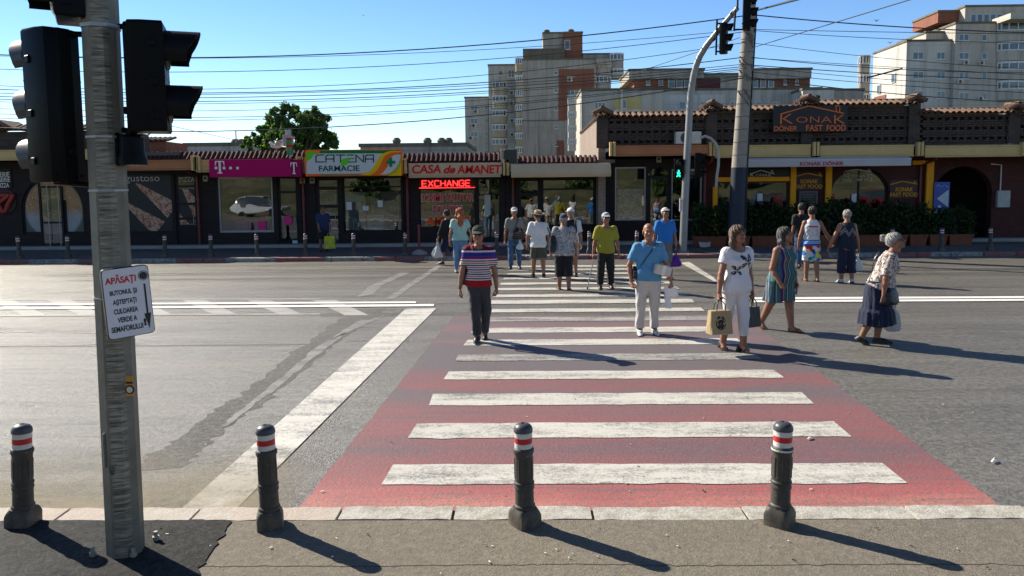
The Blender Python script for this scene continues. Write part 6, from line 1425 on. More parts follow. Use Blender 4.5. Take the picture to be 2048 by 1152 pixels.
# ------------------------------------------------------------------ overhead wires
M_wire = plain('wire_black', (.02, .021, .024), .6, 0, .1)
def wire(pts, Y0, Y1, r, lab):
    n = len(pts); straight = lab.startswith(('thin wire slanting', 'twisted', 'slender', 'short black', 'faint'))
    W3 = [P(px, py, Y0 + (Y1 - Y0) * (px - pts[0][0]) / (pts[-1][0] - pts[0][0])) for px, py in pts]
    x = [p.x for p in W3]
    # one smooth sagging curve through the measured points (quadratic fit in x)
    k = min(2, n - 1); cf = np.polyfit(x, [p.z for p in W3], k); cy = np.polyfit(x, [p.y for p in W3], 1)
    xs = np.linspace(x[0], x[-1], 24)
    mb = MB(); mb.tube([W3[0], W3[-1]] if straight else [(a, np.polyval(cy, a), np.polyval(cf, a)) for a in xs], r, 5, True)
    return tag(mb.build('overhead_wire', M_wire), lab, 'wire', 'overhead wires')
Lw = [([(-150, 104), (0, 107), (500, 114), (880, 97), (1340, 49), (1495, 32)], .034, 'thickest black wire, topmost on the left of the concrete pole'),
      ([(-150, 108), (0, 110), (500, 117), (880, 103), (1340, 72), (1488, 60)], .016, 'thin wire just below the thickest left wire'),
      ([(-150, 133), (0, 136), (500, 142), (880, 127), (1340, 81), (1490, 64)], .02, 'wire crossing the sky above the lift house of the central block'),
      ([(-150, 165), (0, 169), (500, 177), (880, 158), (1340, 107), (1490, 85)], .018, 'wire meeting the roof corner of the central block'),
      ([(-150, 172), (0, 177), (500, 188), (880, 168), (1340, 132), (1487, 115)], .026, 'upper dark wire of the middle bundle on the left'),
      ([(-150, 182), (0, 185), (500, 191), (880, 172), (1340, 141), (1487, 130)], .018, 'second wire of the middle bundle on the left'),
      ([(-150, 189), (0, 192), (500, 197), (880, 177), (1340, 150), (1487, 132)], .022, 'third wire of the middle bundle on the left'),
      ([(-150, 194), (0, 197), (500, 202), (880, 187), (1340, 155), (1487, 135)], .022, 'fourth wire of the middle bundle on the left'),
      ([(-150, 199), (0, 202), (500, 206), (880, 191), (1340, 160), (1487, 137)], .016, 'lowest wire of the middle bundle on the left'),
      ([(-150, 213), (0, 216), (500, 218), (880, 208), (1340, 168), (1486, 150)], .016, 'lone thin wire below the middle bundle'),
      ([(-150, 222), (0, 225), (500, 234), (880, 217), (1340, 172), (1486, 152)], .018, 'upper wire of the low pair before the tree crown'),
      ([(-150, 232), (0, 234), (500, 238), (880, 222), (1340, 176), (1486, 154)], .016, 'lower wire of the low pair before the tree crown'),
      ([(-150, 249), (0, 252), (500, 259), (880, 241), (1150, 210), (1340, 180), (1484, 156)], .028, 'lowest black wire on the left, crossing the green tree')]
for k, (p, r, lab) in enumerate(Lw): wire(p, YU - .2 - .12 * (k % 4), YU - .15, r * .55, lab)
Rw = [([(1508, 30), (1634, 41), (1851, 57), (2048, 65), (2200, 68)], .034, 'thickest wire running right from the concrete pole top'), ([(1508, 59), (1851, 65), (2048, 68), (2200, 69)], .018, 'thin wire under the thickest right hand wire'),
      ([(1508, 61), (1851, 81), (2048, 85), (2200, 87)], .018, 'wire reaching the attic of the right hand block'), ([(1504, 85), (1650, 105), (2048, 136), (2200, 144)], .016, 'steep thin wire crossing the lit gable of the right hand block'),
      ([(1504, 114), (1753, 138), (2048, 143), (2200, 145)], .022, 'upper of two wires over the long low block, right of the pole'), ([(1503, 116), (1700, 128), (2048, 150), (2200, 156)], .016, 'lower of two wires over the long low block, right of the pole'),
      ([(1502, 130), (1753, 147), (2048, 160), (2200, 164)], .024, 'dark wire grazing the brick attic right of the pole'), ([(1502, 132), (1753, 158), (2048, 172), (2200, 176)], .016, 'thin wire below the brick attic wire'),
      ([(1502, 144), (1831, 173), (2048, 185), (2200, 190)], .018, 'second lowest wire on the right'), ([(1502, 154), (1666, 177), (1871, 193), (2048, 205), (2200, 211)], .026, 'lowest dark wire on the right above the tiled parapet')]
for k, (p, r, lab) in enumerate(Rw): wire(p, YU - .15, YU - .1 - .1 * (k % 4), r * .55, lab)
wire([(1506, 95), (1658, 61), (1760, 30), (1900, -25)], YU - .2, 14, .012, 'thin wire slanting up to the right over the street from the concrete pole')
wire([(1515, 20), (1570, 14), (1620, -8)], YU - .2, 17, .03, 'twisted cable rising from the concrete pole out of the frame')
wire([(1240, 156), (1330, 134), (1480, 75)], YU + 6, YU - .1, .012, 'slender wire slanting down behind the bent mast to the left')
wire([(1736, 155), (1804, 137)], YU + 6, YU + 8, .035, 'short black service wire at the lit gable')
wire([(250, 232), (380, 262), (480, 282)], 40, 46, .016, 'faint wire sloping down to the pale flat roof on the left')
for k, (px, py, dx, lab) in enumerate(((1753, 42, 7, 'gull soaring above the right hand wires'), (1780, 86, 6, 'gull gliding lower between the wires near the right hand block'), (727, 31, 3, 'tiny bird high in the sky left of centre'))):
    c_ = P(px, py, 60); w_ = dx * 60 / 1490; bd = empty('bird', c_, lab, 'bird', 'birds in the sky')
    mb = MB(); mb.ell(tuple(c_), (w_ * .3, w_ * .16, w_ * .13), 8, 6); mb.build('body', plain('feather_dark', (.09, .09, .095)), bd, 60)
    for s_ in (-1, 1):
        mb = MB(); mb.rings([[(c_.x - w_ * .16, c_.y, c_.z), (c_.x, c_.y, c_.z + w_ * .06), (c_.x + w_ * .16, c_.y, c_.z)], [(c_.x + s_ * w_ * .45 - w_ * .12, c_.y, c_.z + w_ * .35), (c_.x + s_ * w_ * .45, c_.y, c_.z + w_ * .4), (c_.x + s_ * w_ * .45 + w_ * .1, c_.y, c_.z + w_ * .35)], [(c_.x + s_ * w_ - .02, c_.y, c_.z + w_ * .2), (c_.x + s_ * w_, c_.y, c_.z + w_ * .22), (c_.x + s_ * w_ + .02, c_.y, c_.z + w_ * .2)]])
        mb.build('wing', plain('feather_dark', (.09, .09, .095)), bd)
# ------------------------------------------------------------------ people: smooth implicit bodies turned into meshes
class Field:
    def __init__(s, lo, hi, h):
        s.h = h; s.lo = np.array(lo, float); n = np.ceil((np.array(hi) - s.lo) / h).astype(int) + 1
        s.ax = [s.lo[i] + h * np.arange(n[i]) for i in range(3)]; s.F = np.full(n, 0.2, np.float32)
    def block(s, lo, hi):
        sl = []
        for i in range(3):
            a = int(np.clip(np.floor((lo[i] - s.lo[i]) / s.h), 0, len(s.ax[i]))); b = int(np.clip(np.ceil((hi[i] - s.lo[i]) / s.h) + 1, 0, len(s.ax[i]))); sl.append(slice(a, b))
        X, Y, Z = (s.ax[i][sl[i]] for i in range(3))
        return tuple(sl), X[:, None, None], Y[None, :, None], Z[None, None, :]
    def put(s, sl, f, k):
        a = s.F[sl]
        if k > 0:
            h = np.clip(.5 + .5 * (a - f) / k, 0, 1); s.F[sl] = a * (1 - h) + f * h - k * h * (1 - h)
        else: s.F[sl] = np.minimum(a, f)
    def cone(s, a, b, ra, rb, k=.02, flat=None):
        a = np.array(a, float); b = np.array(b, float); m = max(ra, rb) + k + .03
        sl, X, Y, Z = s.block(np.minimum(a, b) - m, np.maximum(a, b) + m)
        if min(q.stop - q.start for q in sl) <= 0: return s
        d = b - a; L2 = max(d @ d, 1e-9)
        px, py, pz = X - a[0], Y - a[1], Z - a[2]
        t = np.clip((px * d[0] + py * d[1] + pz * d[2]) / L2, 0, 1)
        qx, qy, qz = px - t * d[0], py - t * d[1], pz - t * d[2]
        if flat is not None:
            n, e = flat; n = np.array(n); dot = qx * n[0] + qy * n[1] + qz * n[2]; g = e - 1.0
            qx, qy, qz = qx + dot * n[0] * g, qy + dot * n[1] * g, qz + dot * n[2] * g
        s.put(sl, np.sqrt(qx * qx + qy * qy + qz * qz) - (ra + (rb - ra) * t), k); return s
    def ell(s, c, r, R=None, k=.02, sub=False):
        c = np.array(c, float); r = np.array(r, float); m = r.max() + k + .02
        sl, X, Y, Z = s.block(c - m, c + m)
        if min(q.stop - q.start for q in sl) <= 0: return s
        p = [X - c[0], Y - c[1], Z - c[2]]
        if R is not None: p = [R[0][i] * p[0] + R[1][i] * p[1] + R[2][i] * p[2] for i in range(3)]
        q = np.sqrt((p[0] / r[0]) ** 2 + (p[1] / r[1]) ** 2 + (p[2] / r[2]) ** 2); f = (q - 1) * r.min()
        if sub:
            a = s.F[sl]; f = -f; h = np.clip(.5 - .5 * (a - f) / max(k, 1e-6), 0, 1); s.F[sl] = a * (1 - h) + f * h + k * h * (1 - h)
        else: s.put(sl, f, k)
        return s
    def all(s): return s.ax[0][:, None, None], s.ax[1][None, :, None], s.ax[2][None, None, :]
    def cut(s, p, n):
        """keep the side the normal points away from"""
        X, Y, Z = s.all(); s.F = np.maximum(s.F, ((X - p[0]) * n[0] + (Y - p[1]) * n[1] + (Z - p[2]) * n[2]).astype(np.float32)); return s
    def folds(s, amp, freq, seed):
        r = np.random.default_rng(seed); X, Y, Z = s.all(); band = np.abs(s.F) < .05; tot = 0
        for i in range(5):
            k = r.normal(size=3) * freq * (.6 + .5 * i) * np.array((1, 1, .75)); tot = tot + np.sin(X * k[0] + Y * k[1] + Z * k[2] + r.uniform(0, 6)) / (1 + .5 * i)
        s.F = s.F + (amp * tot * band).astype(np.float32); return s
    def mesh(s):
        F = s.F; F[0] = F[-1] = .2; F[:, 0] = F[:, -1] = .2; F[:, :, 0] = F[:, :, -1] = .2
        neg = F < 0; nx, ny, nz = F.shape
        c = np.zeros((nx - 1, ny - 1, nz - 1), np.uint8)
        for i in (0, 1):
            for j in (0, 1):
                for k in (0, 1): c += neg[i:nx - 1 + i, j:ny - 1 + j, k:nz - 1 + k]
        act = (c > 0) & (c < 8); idx = np.full(act.shape, -1, np.int64); I = np.argwhere(act); idx[act] = np.arange(len(I))
        acc = np.zeros((len(I), 3)); cnt = np.zeros(len(I)); corners = [(i, j, k) for i in (0, 1) for j in (0, 1) for k in (0, 1)]
        val = {q: F[I[:, 0] + q[0], I[:, 1] + q[1], I[:, 2] + q[2]].astype(float) for q in corners}
        for a in corners:
            for d in range(3):
                if a[d] == 0:
                    b = list(a); b[d] = 1; b = tuple(b); va, vb = val[a], val[b]; x = (va < 0) != (vb < 0)
                    t = np.where(x, va / np.where(x, va - vb, 1), 0)
                    p = np.array(a, float)[None, :].repeat(len(I), 0); p[:, d] = t; acc[x] += p[x]; cnt[x] += 1
        V = s.lo + s.h * (I + acc / np.maximum(cnt, 1)[:, None]); Q = []
        for d in range(3):
            sl0 = [slice(None)] * 3; sl1 = [slice(None)] * 3; sl0[d] = slice(0, -1); sl1[d] = slice(1, None)
            e0, e1 = neg[tuple(sl0)], neg[tuple(sl1)]; E = np.argwhere(e0 != e1); fl = e0[tuple(E.T)]
            u, v = (d + 1) % 3, (d + 2) % 3; ok = (E[:, u] > 0) & (E[:, v] > 0) & (E[:, u] < F.shape[u] - 1) & (E[:, v] < F.shape[v] - 1); E, fl = E[ok], fl[ok]
            def cell(du, dv): q = E.copy(); q[:, u] -= du; q[:, v] -= dv; return idx[q[:, 0], q[:, 1], q[:, 2]]
            quad = np.stack([cell(1, 1), cell(0, 1), cell(0, 0), cell(1, 0)], 1); quad[~fl] = quad[~fl][:, ::-1]; Q.append(quad)
        Q = np.concatenate(Q); Q = Q[(Q >= 0).all(1)]
        return V, Q
def nrm(v): v = np.array(v, float); return v / np.linalg.norm(v)

SKIN = {}
def skin(tone):
    if tone not in SKIN:
        g = NT('skin_' + tone); v = g.co(); col = {'tan': (.30, .145, .09), 'fair': (.40, .225, .155), 'brown': (.22, .105, .065)}[tone]
        c = g.mix(g.sm(g.noise(v, 12, 4, .6), .3, .7), sc(col, .82), sc(col, 1.12)); g.bump(g.noise(v, 160, 2), .1, .004)
        g.b.inputs['Subsurface Weight'].default_value = .08; g.b.inputs['Subsurface Radius'].default_value = (.012, .005, .003)
        SKIN[tone] = g.fin(c, .5, 0, .35)
    return SKIN[tone]
def hairmat(name, col, col2=None):
    if name in MATS: return MATS[name]
    g = NT(name); v = g.co(); n = g.noise(g.map(v, (75, 75, 7)), 1.0, 3, .6); b = g.noise(v, 14, 3, .6)
    c = g.mix(g.sm(n, .32, .68), sc(col, .45), col2 or sc(col, 1.7)); c = g.mix(g.sm(b, .4, .7, 0, .4), c, sc(col, .6))
    g.bump(n, .8, .012); MATS[name] = g.fin(c, .5, 0, .4); return MATS[name]
M_lip = plain('lips', (.30, .10, .08), .5, 0, .1); M_eye = plain('eyes', (.05, .04, .035), .2, 0, .2); M_sole = plain('shoe_sole', (.06, .058, .055), .8, 0, .2)
MALE = dict(z=(-.075, -.03, .03, .09, .16, .22, .262, .292, .315), w=(.076, .094, .091, .085, .089, .093, .077, .052, .038), d=(.05, .066, .064, .062, .068, .069, .058, .045, .036))
FEM = dict(z=(-.075, -.03, .03, .09, .16, .22, .265, .295, .315), w=(.080, .103, .096, .080, .083, .085, .068, .046, .033), d=(.055, .072, .064, .058, .064, .064, .052, .040, .032))

class Body:
    """joints of one posed figure, facing -Y, person's left = +X"""
    def __init__(s, H=1.72, sex='m', girth=1.0, belly=0.0, bust=0.0, lean=2, side=0, legs=None, arms=None, head=(0, 0, 0), fist=(0, 0), limb=1.0, heel=0.0, shw=1.0, twist=0):
        s.__dict__.update(locals()); s.__dict__.pop('s', None)
        s.H = H; P_ = MALE if sex == 'm' else FEM; s.pz = np.array(P_['z']) * H; s.pw = np.array(P_['w']) * H * girth; s.pd = np.array(P_['d']) * H * girth
        s.hipr = np.array((0, 0, .525 * H)); l, sd = rad(lean), rad(side)
        s.up = nrm((math.sin(sd), -math.sin(l), math.cos(l) * math.cos(sd))); s.xx = nrm(np.array((math.cos(rad(twist)), math.sin(rad(twist)), 0)) - s.up * (np.array((math.cos(rad(twist)), math.sin(rad(twist)), 0)) @ s.up)); s.yy = np.cross(s.up, s.xx)
        legs = legs or [((.04, .0, -1), (.02, -.02, -1), 0), ((.04, 0, -1), (.02, -.02, -1), 0)]
        s.leg = []
        for sg, (th, sh, fp) in zip((1, -1), legs):
            hip = s.hipr + np.array((sg * .05 * H, 0, -.005 * H)); a = nrm((sg * th[0], -th[1], th[2])); b = nrm((sg * sh[0], -sh[1], sh[2]))
            kn = hip + a * .245 * H; an = kn + b * .232 * H; ff = nrm((sg * .12, -math.cos(rad(fp)), -math.sin(rad(fp)))); s.leg.append([hip, kn, an, ff])
        low = min(min(q[2][2] - .043 * H, (q[2] + q[3] * .13 * H * (.6 if q[3][2] < -.1 else 0))[2] - .03 * H) for q in s.leg)
        dz = np.array((0, 0, -low)); s.hipr = s.hipr + dz
        for q in s.leg:
            for i in range(3): q[i] = q[i] + dz
        mid = (s.leg[0][2] + s.leg[1][2]) / 2; off = np.array((-mid[0], -mid[1], 0)); s.hipr = s.hipr + off
        for q in s.leg:
            for i in range(3): q[i] = q[i] + off
        s.arm = []
        arms = arms or [((.16, .03, -1), (.10, .2, -1))] * 2
        for sg, (ua, fa) in zip((1, -1), arms):
            sh = s.T(sg * .095 * H * girth ** .5 * shw * (1 if sex == 'm' else .93), 0, .257 * H)
            def D(v): return nrm(s.xx * sg * v[0] - s.yy * v[1] + s.up * v[2])
            u, f = D(ua), D(fa); el = sh + u * .175 * H; wr = el + f * .148 * H; s.arm.append((sh, el, wr, u, f, sg))
        yw, pt, tl = (rad(q) for q in head)
        nb = s.T(0, .004 * H, .31 * H); s.neckb = nb; s.hs = H * .139 / .226
        R = Matrix.Rotation(yw, 3, 'Z') @ Matrix.Rotation(-pt, 3, 'X') @ Matrix.Rotation(tl, 3, 'Y')      # +pitch looks down
        s.R = np.array(R); upn = nrm(s.up * .6 + np.array((0, 0, .4)))
        s.hc = nb + upn * .105 * s.hs / .1316 * .1316 * 1.06 + s.R @ np.array((0, -.022, .03)) * s.hs
    def T(s, x, y, z): return s.hipr + s.xx * x + s.yy * y + s.up * z
    def Hd(s, p): return s.hc + s.R @ (np.array(p, float) * s.hs)
    def wd(s, z, ease=0.0):
        w = np.interp(z, s.pz, s.pw); d = np.interp(z, s.pz, s.pd)
        return w + ease, d + ease
    def torso(s, F, z0, z1, ease=0.0, k=.02, hemflare=0.0, p=2.3, drape=0.0):
        X, Y, Z = F.all(); q = [X - s.hipr[0], Y - s.hipr[1], Z - s.hipr[2]]
        lx = q[0] * s.xx[0] + q[1] * s.xx[1] + q[2] * s.xx[2]; ly = q[0] * s.yy[0] + q[1] * s.yy[1] + q[2] * s.yy[2]; lz = q[0] * s.up[0] + q[1] * s.up[1] + q[2] * s.up[2]
        H = s.H; w = np.interp(lz, s.pz, s.pw) + ease; d = np.interp(lz, s.pz, s.pd) + ease
        if drape:      # cloth hangs straight from chest to hem instead of following the waist
            wt = np.interp(.16 * H, s.pz, s.pw) + ease; t = np.clip((.16 * H - lz) / (.12 * H), 0, 1) * drape; w = np.maximum(w, w * (1 - t) + wt * t)
        if hemflare: t = np.clip((.1 * H - lz) / (.2 * H), 0, 1); w = w + hemflare * t; d = d + hemflare * t
        cy = -s.belly * H * np.exp(-((lz - .055 * H) / (.065 * H)) ** 2) * .5 - s.bust * H * np.exp(-((lz - .195 * H) / (.034 * H)) ** 2) * .5
        dd = d + np.abs(cy)
        f = ((np.abs(lx / w) ** p + np.abs((ly - cy) / dd) ** p) ** (1 / p) - 1) * np.minimum(w, dd) * .9
        f = np.maximum(f, np.maximum(lz - z1, z0 - lz)).astype(np.float32); F.put((slice(None),) * 3, f, k); return F
    def box(s, pad=.1):
        pts = [q for L in s.leg for q in L[:3]] + [L[2] + L[3] * .16 * s.H for L in s.leg] + [q for a in s.arm for q in a[:3]] + [s.hc, s.neckb]
        pts = np.array(pts); return pts.min(0) - pad, pts.max(0) + pad
    def foot(s, F, q, r=1.0, k=.012):
        an, ff = q[2], q[3]; H = s.H; up = nrm(np.array((0, 0, 1.0)) - ff * ff[2]); c = an - up * .02 * H
        def pt(f, u): return an + ff * f * H - up * u * H
        F.cone(an, pt(-.008, .024), .024 * H * r, .021 * H * r, k); F.cone(pt(-.018, .026), pt(.06, .028), .019 * H * r, .021 * H * r, k); F.cone(pt(.05, .028), pt(.10, .033), .022 * H * r, .014 * H * r, k, (up, 1.35)); F.cone(an, pt(.06, .026), .022 * H * r, .017 * H * r, k)
    def limb_leg(s, F, q, upto, e0=0.0, e1=0.0, k=.03):
        """leg from hip to a length upto (0..1 thigh, 1..2 shin), with ease e0 at the top and e1 at the end"""
        hip, kn, an, ff = q; H = s.H; m = s.limb
        def E(t): return e0 + (e1 - e0) * min(1, t / max(upto, .01))
        t = min(1, upto); F.cone(hip, hip + (kn - hip) * t, .05 * H * m + E(0), (.05 + (.037 - .05) * t) * H * m + E(t), k)
        if upto > 1:
            t = upto - 1; b = kn + (an - kn) * t
            F.cone(kn, b, .036 * H * m + E(1), (.036 + (.024 - .036) * t) * H * m + E(upto), k * .7)
            if e1 < .02: cm = kn + (an - kn) * .3 + np.array((0, .012 * H, 0)); F.cone(kn + (an - kn) * .12 + np.array((0, .008 * H, 0)), kn + (an - kn) * min(.6, t), .032 * H * m + E(1.3), .026 * H * m + E(1.6), k * .7)
        end = hip + (kn - hip) * upto if upto <= 1 else kn + (an - kn) * (upto - 1)
        return end, nrm(kn - hip) if upto <= 1 else nrm(an - kn)
    def limb_arm(s, F, a, upto, e=0.0, e1=None, k=.025):
        sh, el, wr, u, f, sg = a; H = s.H; m = s.limb; e1 = e if e1 is None else e1
        t = min(1, upto); F.cone(sh, sh + (el - sh) * t, .031 * H * m + e, (.031 + (.0235 - .031) * t) * H * m + e1, k)
        F.ell(sh, (.029 * H * m + e,) * 3, None, k * .8)
        if upto > 1: t = upto - 1; F.cone(el, el + (wr - el) * .35 * min(1, t / .35), .024 * H * m + e1, .0245 * H * m + e1, k * .5); F.cone(el + (wr - el) * min(.3, t), el + (wr - el) * t, .0245 * H * m + e1, (.0245 + (.0155 - .0245) * t) * H * m + e1, k * .5)
    def hand(s, a, fist):
        """five fingers on a palm; returns the mesh of the hand and its grip point"""
        sh, el, wr, u, f, sg = a; H = s.H; L = H / 1.72; d = f
        n = nrm(-s.xx * sg - d * (-s.xx * sg @ d))                    # palm faces the body
        n = nrm(n * .85 + s.yy * .35) if fist < .8 else n; n = nrm(n - d * (n @ d))
        w = np.cross(d, n) * sg; w = w if (w @ -s.yy) > 0 else -w            # towards the thumb side, forward
        F = Field(wr - .14 * L - .02, wr + d * .1 * L + .15 * L, .0042 if s.H > 0 else .005)
        F.cone(wr - d * .035, wr, .019 * L, .0165 * L, .008); F.cone(wr, wr + d * .03 * L, .017 * L, .02 * L, .008, (n, 1.25))
        for i, (o, ln) in enumerate(((.027, .073), (.009, .082), (-.009, .077), (-.026, .06))):
            kn = wr + (d * (.092 - .004 * abs(i - 1)) + w * o) * L; F.cone(wr + (d * .022 + w * o * .7) * L, kn, .0125 * L, .0105 * L, .012)
            c1 = rad(18 + 62 * fist + 5 * i); c2 = rad(40 + 120 * fist + 7 * i); d1 = d * math.cos(c1) + n * math.sin(c1) + w * (.06 - .04 * i); d2 = d * math.cos(c2) + n * math.sin(c2)
            d3 = d * math.cos(c2 + rad(25 + 40 * fist)) + n * math.sin(c2 + rad(25 + 40 * fist))
            p1 = kn + d1 * ln * .46 * L; p2 = p1 + d2 * ln * .32 * L; p3 = p2 + d3 * ln * .24 * L
            F.cone(kn, p1, .0098 * L, .0088 * L, .004); F.cone(p1, p2, .0088 * L, .008 * L, .003); F.cone(p2, p3, .008 * L, .0068 * L, .003)
        t0 = wr + (d * .025 + w * .022) * L; t1 = t0 + nrm(d * .75 + w * .75 + n * .35) * .042 * L; t2 = t1 + nrm(d * (.95 - .5 * fist) + w * .2 + n * (.3 + .7 * fist)) * .03 * L; t3 = t2 + nrm(d * (.95 - .6 * fist) - w * .1 * fist + n * (.3 + .7 * fist)) * .024 * L
        F.cone(t0, t1, .0135 * L, .0108 * L, .008); F.cone(t1, t2, .0105 * L, .0092 * L, .003); F.cone(t2, t3, .0092 * L, .0075 * L, .003)
        s.grip = getattr(s, 'grip', {}); s.grip[sg] = wr + (d * .095 + n * .022) * L; s.palm = getattr(s, 'palm', {}); s.palm[sg] = (d, n, w)
        return F.mesh()

def join(parts):
    V, Q, n = [], [], 0
    for v, q in parts: V.append(v); Q.append(q + n); n += len(v)
    return np.concatenate(V), np.concatenate(Q)
def make_person(label, b, px, py, yaw, sk='tan', hair=None, hairm=None, top=None, bottom=None, shoes=None, hat=None, glasses=False, group=None, h=.011, legs_bare=True, beard=None, sun=False):
    """builds the figure b (Body), standing with its feet at pixel (px, py), turned by yaw degrees"""
    H = b.H; g0 = G(px, py); t = empty('person', g0, label, 'person', group, rad(yaw))
    lo, hi = b.box()
    # --- skin: body, head, hands in one mesh
    F = Field(lo, hi, h); b.torso(F, -.075 * H, .31 * H, 0)
    for q in b.leg: b.limb_leg(F, q, 2.0, 0, 0); b.foot(F, q, .93)
    for a in b.arm: b.limb_arm(F, a, 2.0)
    F.cone(b.T(0, .002, .285 * H), b.Hd((0, .018, -.045)), .036 * H, .029 * H, .02)
    parts = [F.mesh()]
    Fh = Field(b.hc - .16 * b.hs, b.hc + .16 * b.hs, .0048 * b.hs); R = b.R; hs_ = b.hs
    def E(c, r, k=.012, sub=False): Fh.ell(b.Hd(c), np.array(r) * hs_, R, k * hs_, sub)
    def C(p, q, r0, r1, k=.01): Fh.cone(b.Hd(p), b.Hd(q), r0 * hs_, r1 * hs_, k * hs_)
    E((0, .012, .03), (.073, .091, .086)); E((0, -.028, -.03), (.058, .062, .084), .02); C((0, -.035, -.065), (0, -.068, -.097), .043, .022, .02); C((.03, -.02, -.06), (-.03, -.02, -.06), .036, .036, .02)
    C((-.036, -.083, .018), (.036, -.083, .018), .012, .012); E((.031, -.098, .0), (.016, .012, .011), .006, True); E((-.031, -.098, .0), (.016, .012, .011), .006, True)
    E((.031, -.077, .0), (.0125,) * 3, .003); E((-.031, -.077, .0), (.0125,) * 3, .003)
    C((0, -.09, .008), (0, -.111, -.03), .0085, .0135, .008); E((.012, -.1, -.034), (.009, .01, .008), .006); E((-.012, -.1, -.034), (.009, .01, .008), .006)
    C((-.017, -.089, -.064), (.017, -.089, -.064), .0085, .0085, .006); C((-.04, -.07, -.03), (-.045, -.055, -.025), .016, .016, .02); C((.04, -.07, -.03), (.045, -.055, -.025), .016, .016, .02)
    for s_ in (1, -1): E((s_ * .077, .012, -.012), (.009, .021, .033), .006)
    C((0, .02, -.05), (0, .035, -.12), .052, .05, .02)
    parts.append(Fh.mesh()); nb = len(parts[0][1]); nh = len(parts[1][1])
    for a, fs_ in zip(b.arm, b.fist): parts.append(b.hand(a, fs_))
    V, Q = join(parts); mi = np.zeros(len(Q), int)
    cen = V[Q[nb:nb + nh]].mean(1); L = ((cen - b.hc) @ R) / hs_; x, y, z = np.abs(L[:, 0]), L[:, 1], L[:, 2]; m_ = np.zeros(nh, int)
    m_[(x < .021) & (z > -.071) & (z < -.056) & (y < -.085)] = 1; m_[(np.abs(x - .031) < .012) & (np.abs(z) < .0065) & (y < -.075)] = 2; m_[(x > .014) & (x < .048) & (z > .014 - .1 * np.abs(x - .03)) & (z < .022) & (y < -.066)] = 3
    mi[nb:nb + nh] = m_
    np_mesh('body', V, Q, [skin(sk), M_lip, M_eye, hairm or plain('brow_dark', (.05, .035, .025))], t, True, mi)
    # --- hair
    if hair:
        Fr = Field(b.hc - np.array((.17, .2, .42)) * hs_, b.hc + np.array((.17, .2, .2)) * hs_, .0062); 
        X, Y, Z = Fr.all(); P3 = [X - b.hc[0], Y - b.hc[1], Z - b.hc[2]]; lx, ly, lz = (sum(P3[j] * R[j][i] for j in range(3)) / hs_ for i in range(3))
        def Er(c, r, k=.02, sub=False): Fr.ell(b.Hd(c), np.array(r) * hs_, R, k * hs_, sub)
        def Cr(p, q, r0, r1, k=.03): Fr.cone(b.Hd(p), b.Hd(q), r0 * hs_, r1 * hs_, k * hs_)
        vol = .012 if hair in ('short', 'thin') else .02
        if hair == 'thin': vol = .006
        Er((0, .014, .032), (.073 + vol, .091 + vol, .086 + vol))
        if hair in ('short', 'thin', 'bun'):
            Fr.F = np.maximum(Fr.F, (-(lz + .018 + .55 * ly) * hs_).astype(np.float32))
        if hair in ('long', 'longdark', 'red'):
            n = {'long': -.235, 'longdark': -.225, 'red': -.31}[hair]; yb_ = .085 if hair != 'red' else .15
            for s_ in (1, -1): Cr((s_ * .062, .01, .03), (s_ * .078, .02, -.09), .034, .034); Cr((s_ * .078, .02, -.09), (s_ * .085, .035, n + .02), .034, .022)
            Cr((0, .075, .0), (0, yb_, -.1), .06, .058); Cr((0, yb_, -.1), (0, yb_ + .02, n), .058, .028); Cr((.04, yb_ - .01, -.1), (.055, yb_, n + .03), .04, .016); Cr((-.04, yb_ - .01, -.1), (-.055, yb_, n + .02), .04, .016)
        Er((0, -.125, -.04), (.069, .096, .112), .012, True)
        if hair == 'bun': Er((0, .13, .105), (.05, .046, .05), .006); Er((0, .1, .08), (.04, .04, .04), .008)
        th = np.arctan2(ly, lx); Fr.F = Fr.F + (hs_ * .0055 * np.sin(th * 27 + 12 * np.sin(lz * 14)) * (np.abs(Fr.F) < .03)).astype(np.float32) + (hs_ * .003 * np.sin(th * 13 + 40 * lz) * (np.abs(Fr.F) < .03)).astype(np.float32)
        v, q = Fr.mesh()
        if len(q): np_mesh('hair', v, q, hairm, t)
    # --- hats
    if hat:
        kind, hm, hm2 = hat
        if kind == 'cap':
            Rb = R @ np.array(Matrix.Rotation(rad(16), 3, 'X'))
            Fc = Field(b.hc - .25 * hs_, b.hc + .25 * hs_, .0055); back = 1 if len(hat) < 4 else hat[3]
            Fc.ell(b.Hd((0, .014, .05)), np.array((.088, .107, .082)) * hs_, R, 0); X, Y, Z = Fc.all(); n = R @ np.array((0, -.12, 1.0)); n = n / np.linalg.norm(n); Fc.cut(b.Hd((0, 0, .034)), -n)
            v, q = Fc.mesh(); cp = np_mesh('cap', v, q, hm, t)
            Fb = Field(b.hc - .27 * hs_, b.hc + .27 * hs_, .005); Fb.ell(b.Hd((0, -.112, .028)), np.array((.072, .082, .011)) * hs_, Rb, 0); Fb.ell(b.Hd((0, -.04, .042)), np.array((.08, .055, .018)) * hs_, Rb, .006); v, q = Fb.mesh(); np_mesh('brim', v, q, hm2, cp)
        else:
            Mh = Matrix.Translation(Vector(b.Hd((0, .012, .05)))) @ Matrix(R.tolist()).to_4x4(); mb = MB(); mb.M = Mh; n = 40; rs = []
            for r, z in ((.168, -.004), (.166, .002), (.13, .0), (.095, .004), (.09, .012), (.086, .06), (.078, .088), (.05, .094), (.001, .086)):
                rs.append([(r * hs_ * math.cos(2 * math.pi * k / n), r * 1.12 * hs_ * math.sin(2 * math.pi * k / n), (z + (.012 * math.cos(4 * math.pi * k / n) if r > .12 else 0)) * hs_) for k in range(n)])
            mb.rings(rs); hb_ = mb.build('hat', hm, t, 50, local=True)
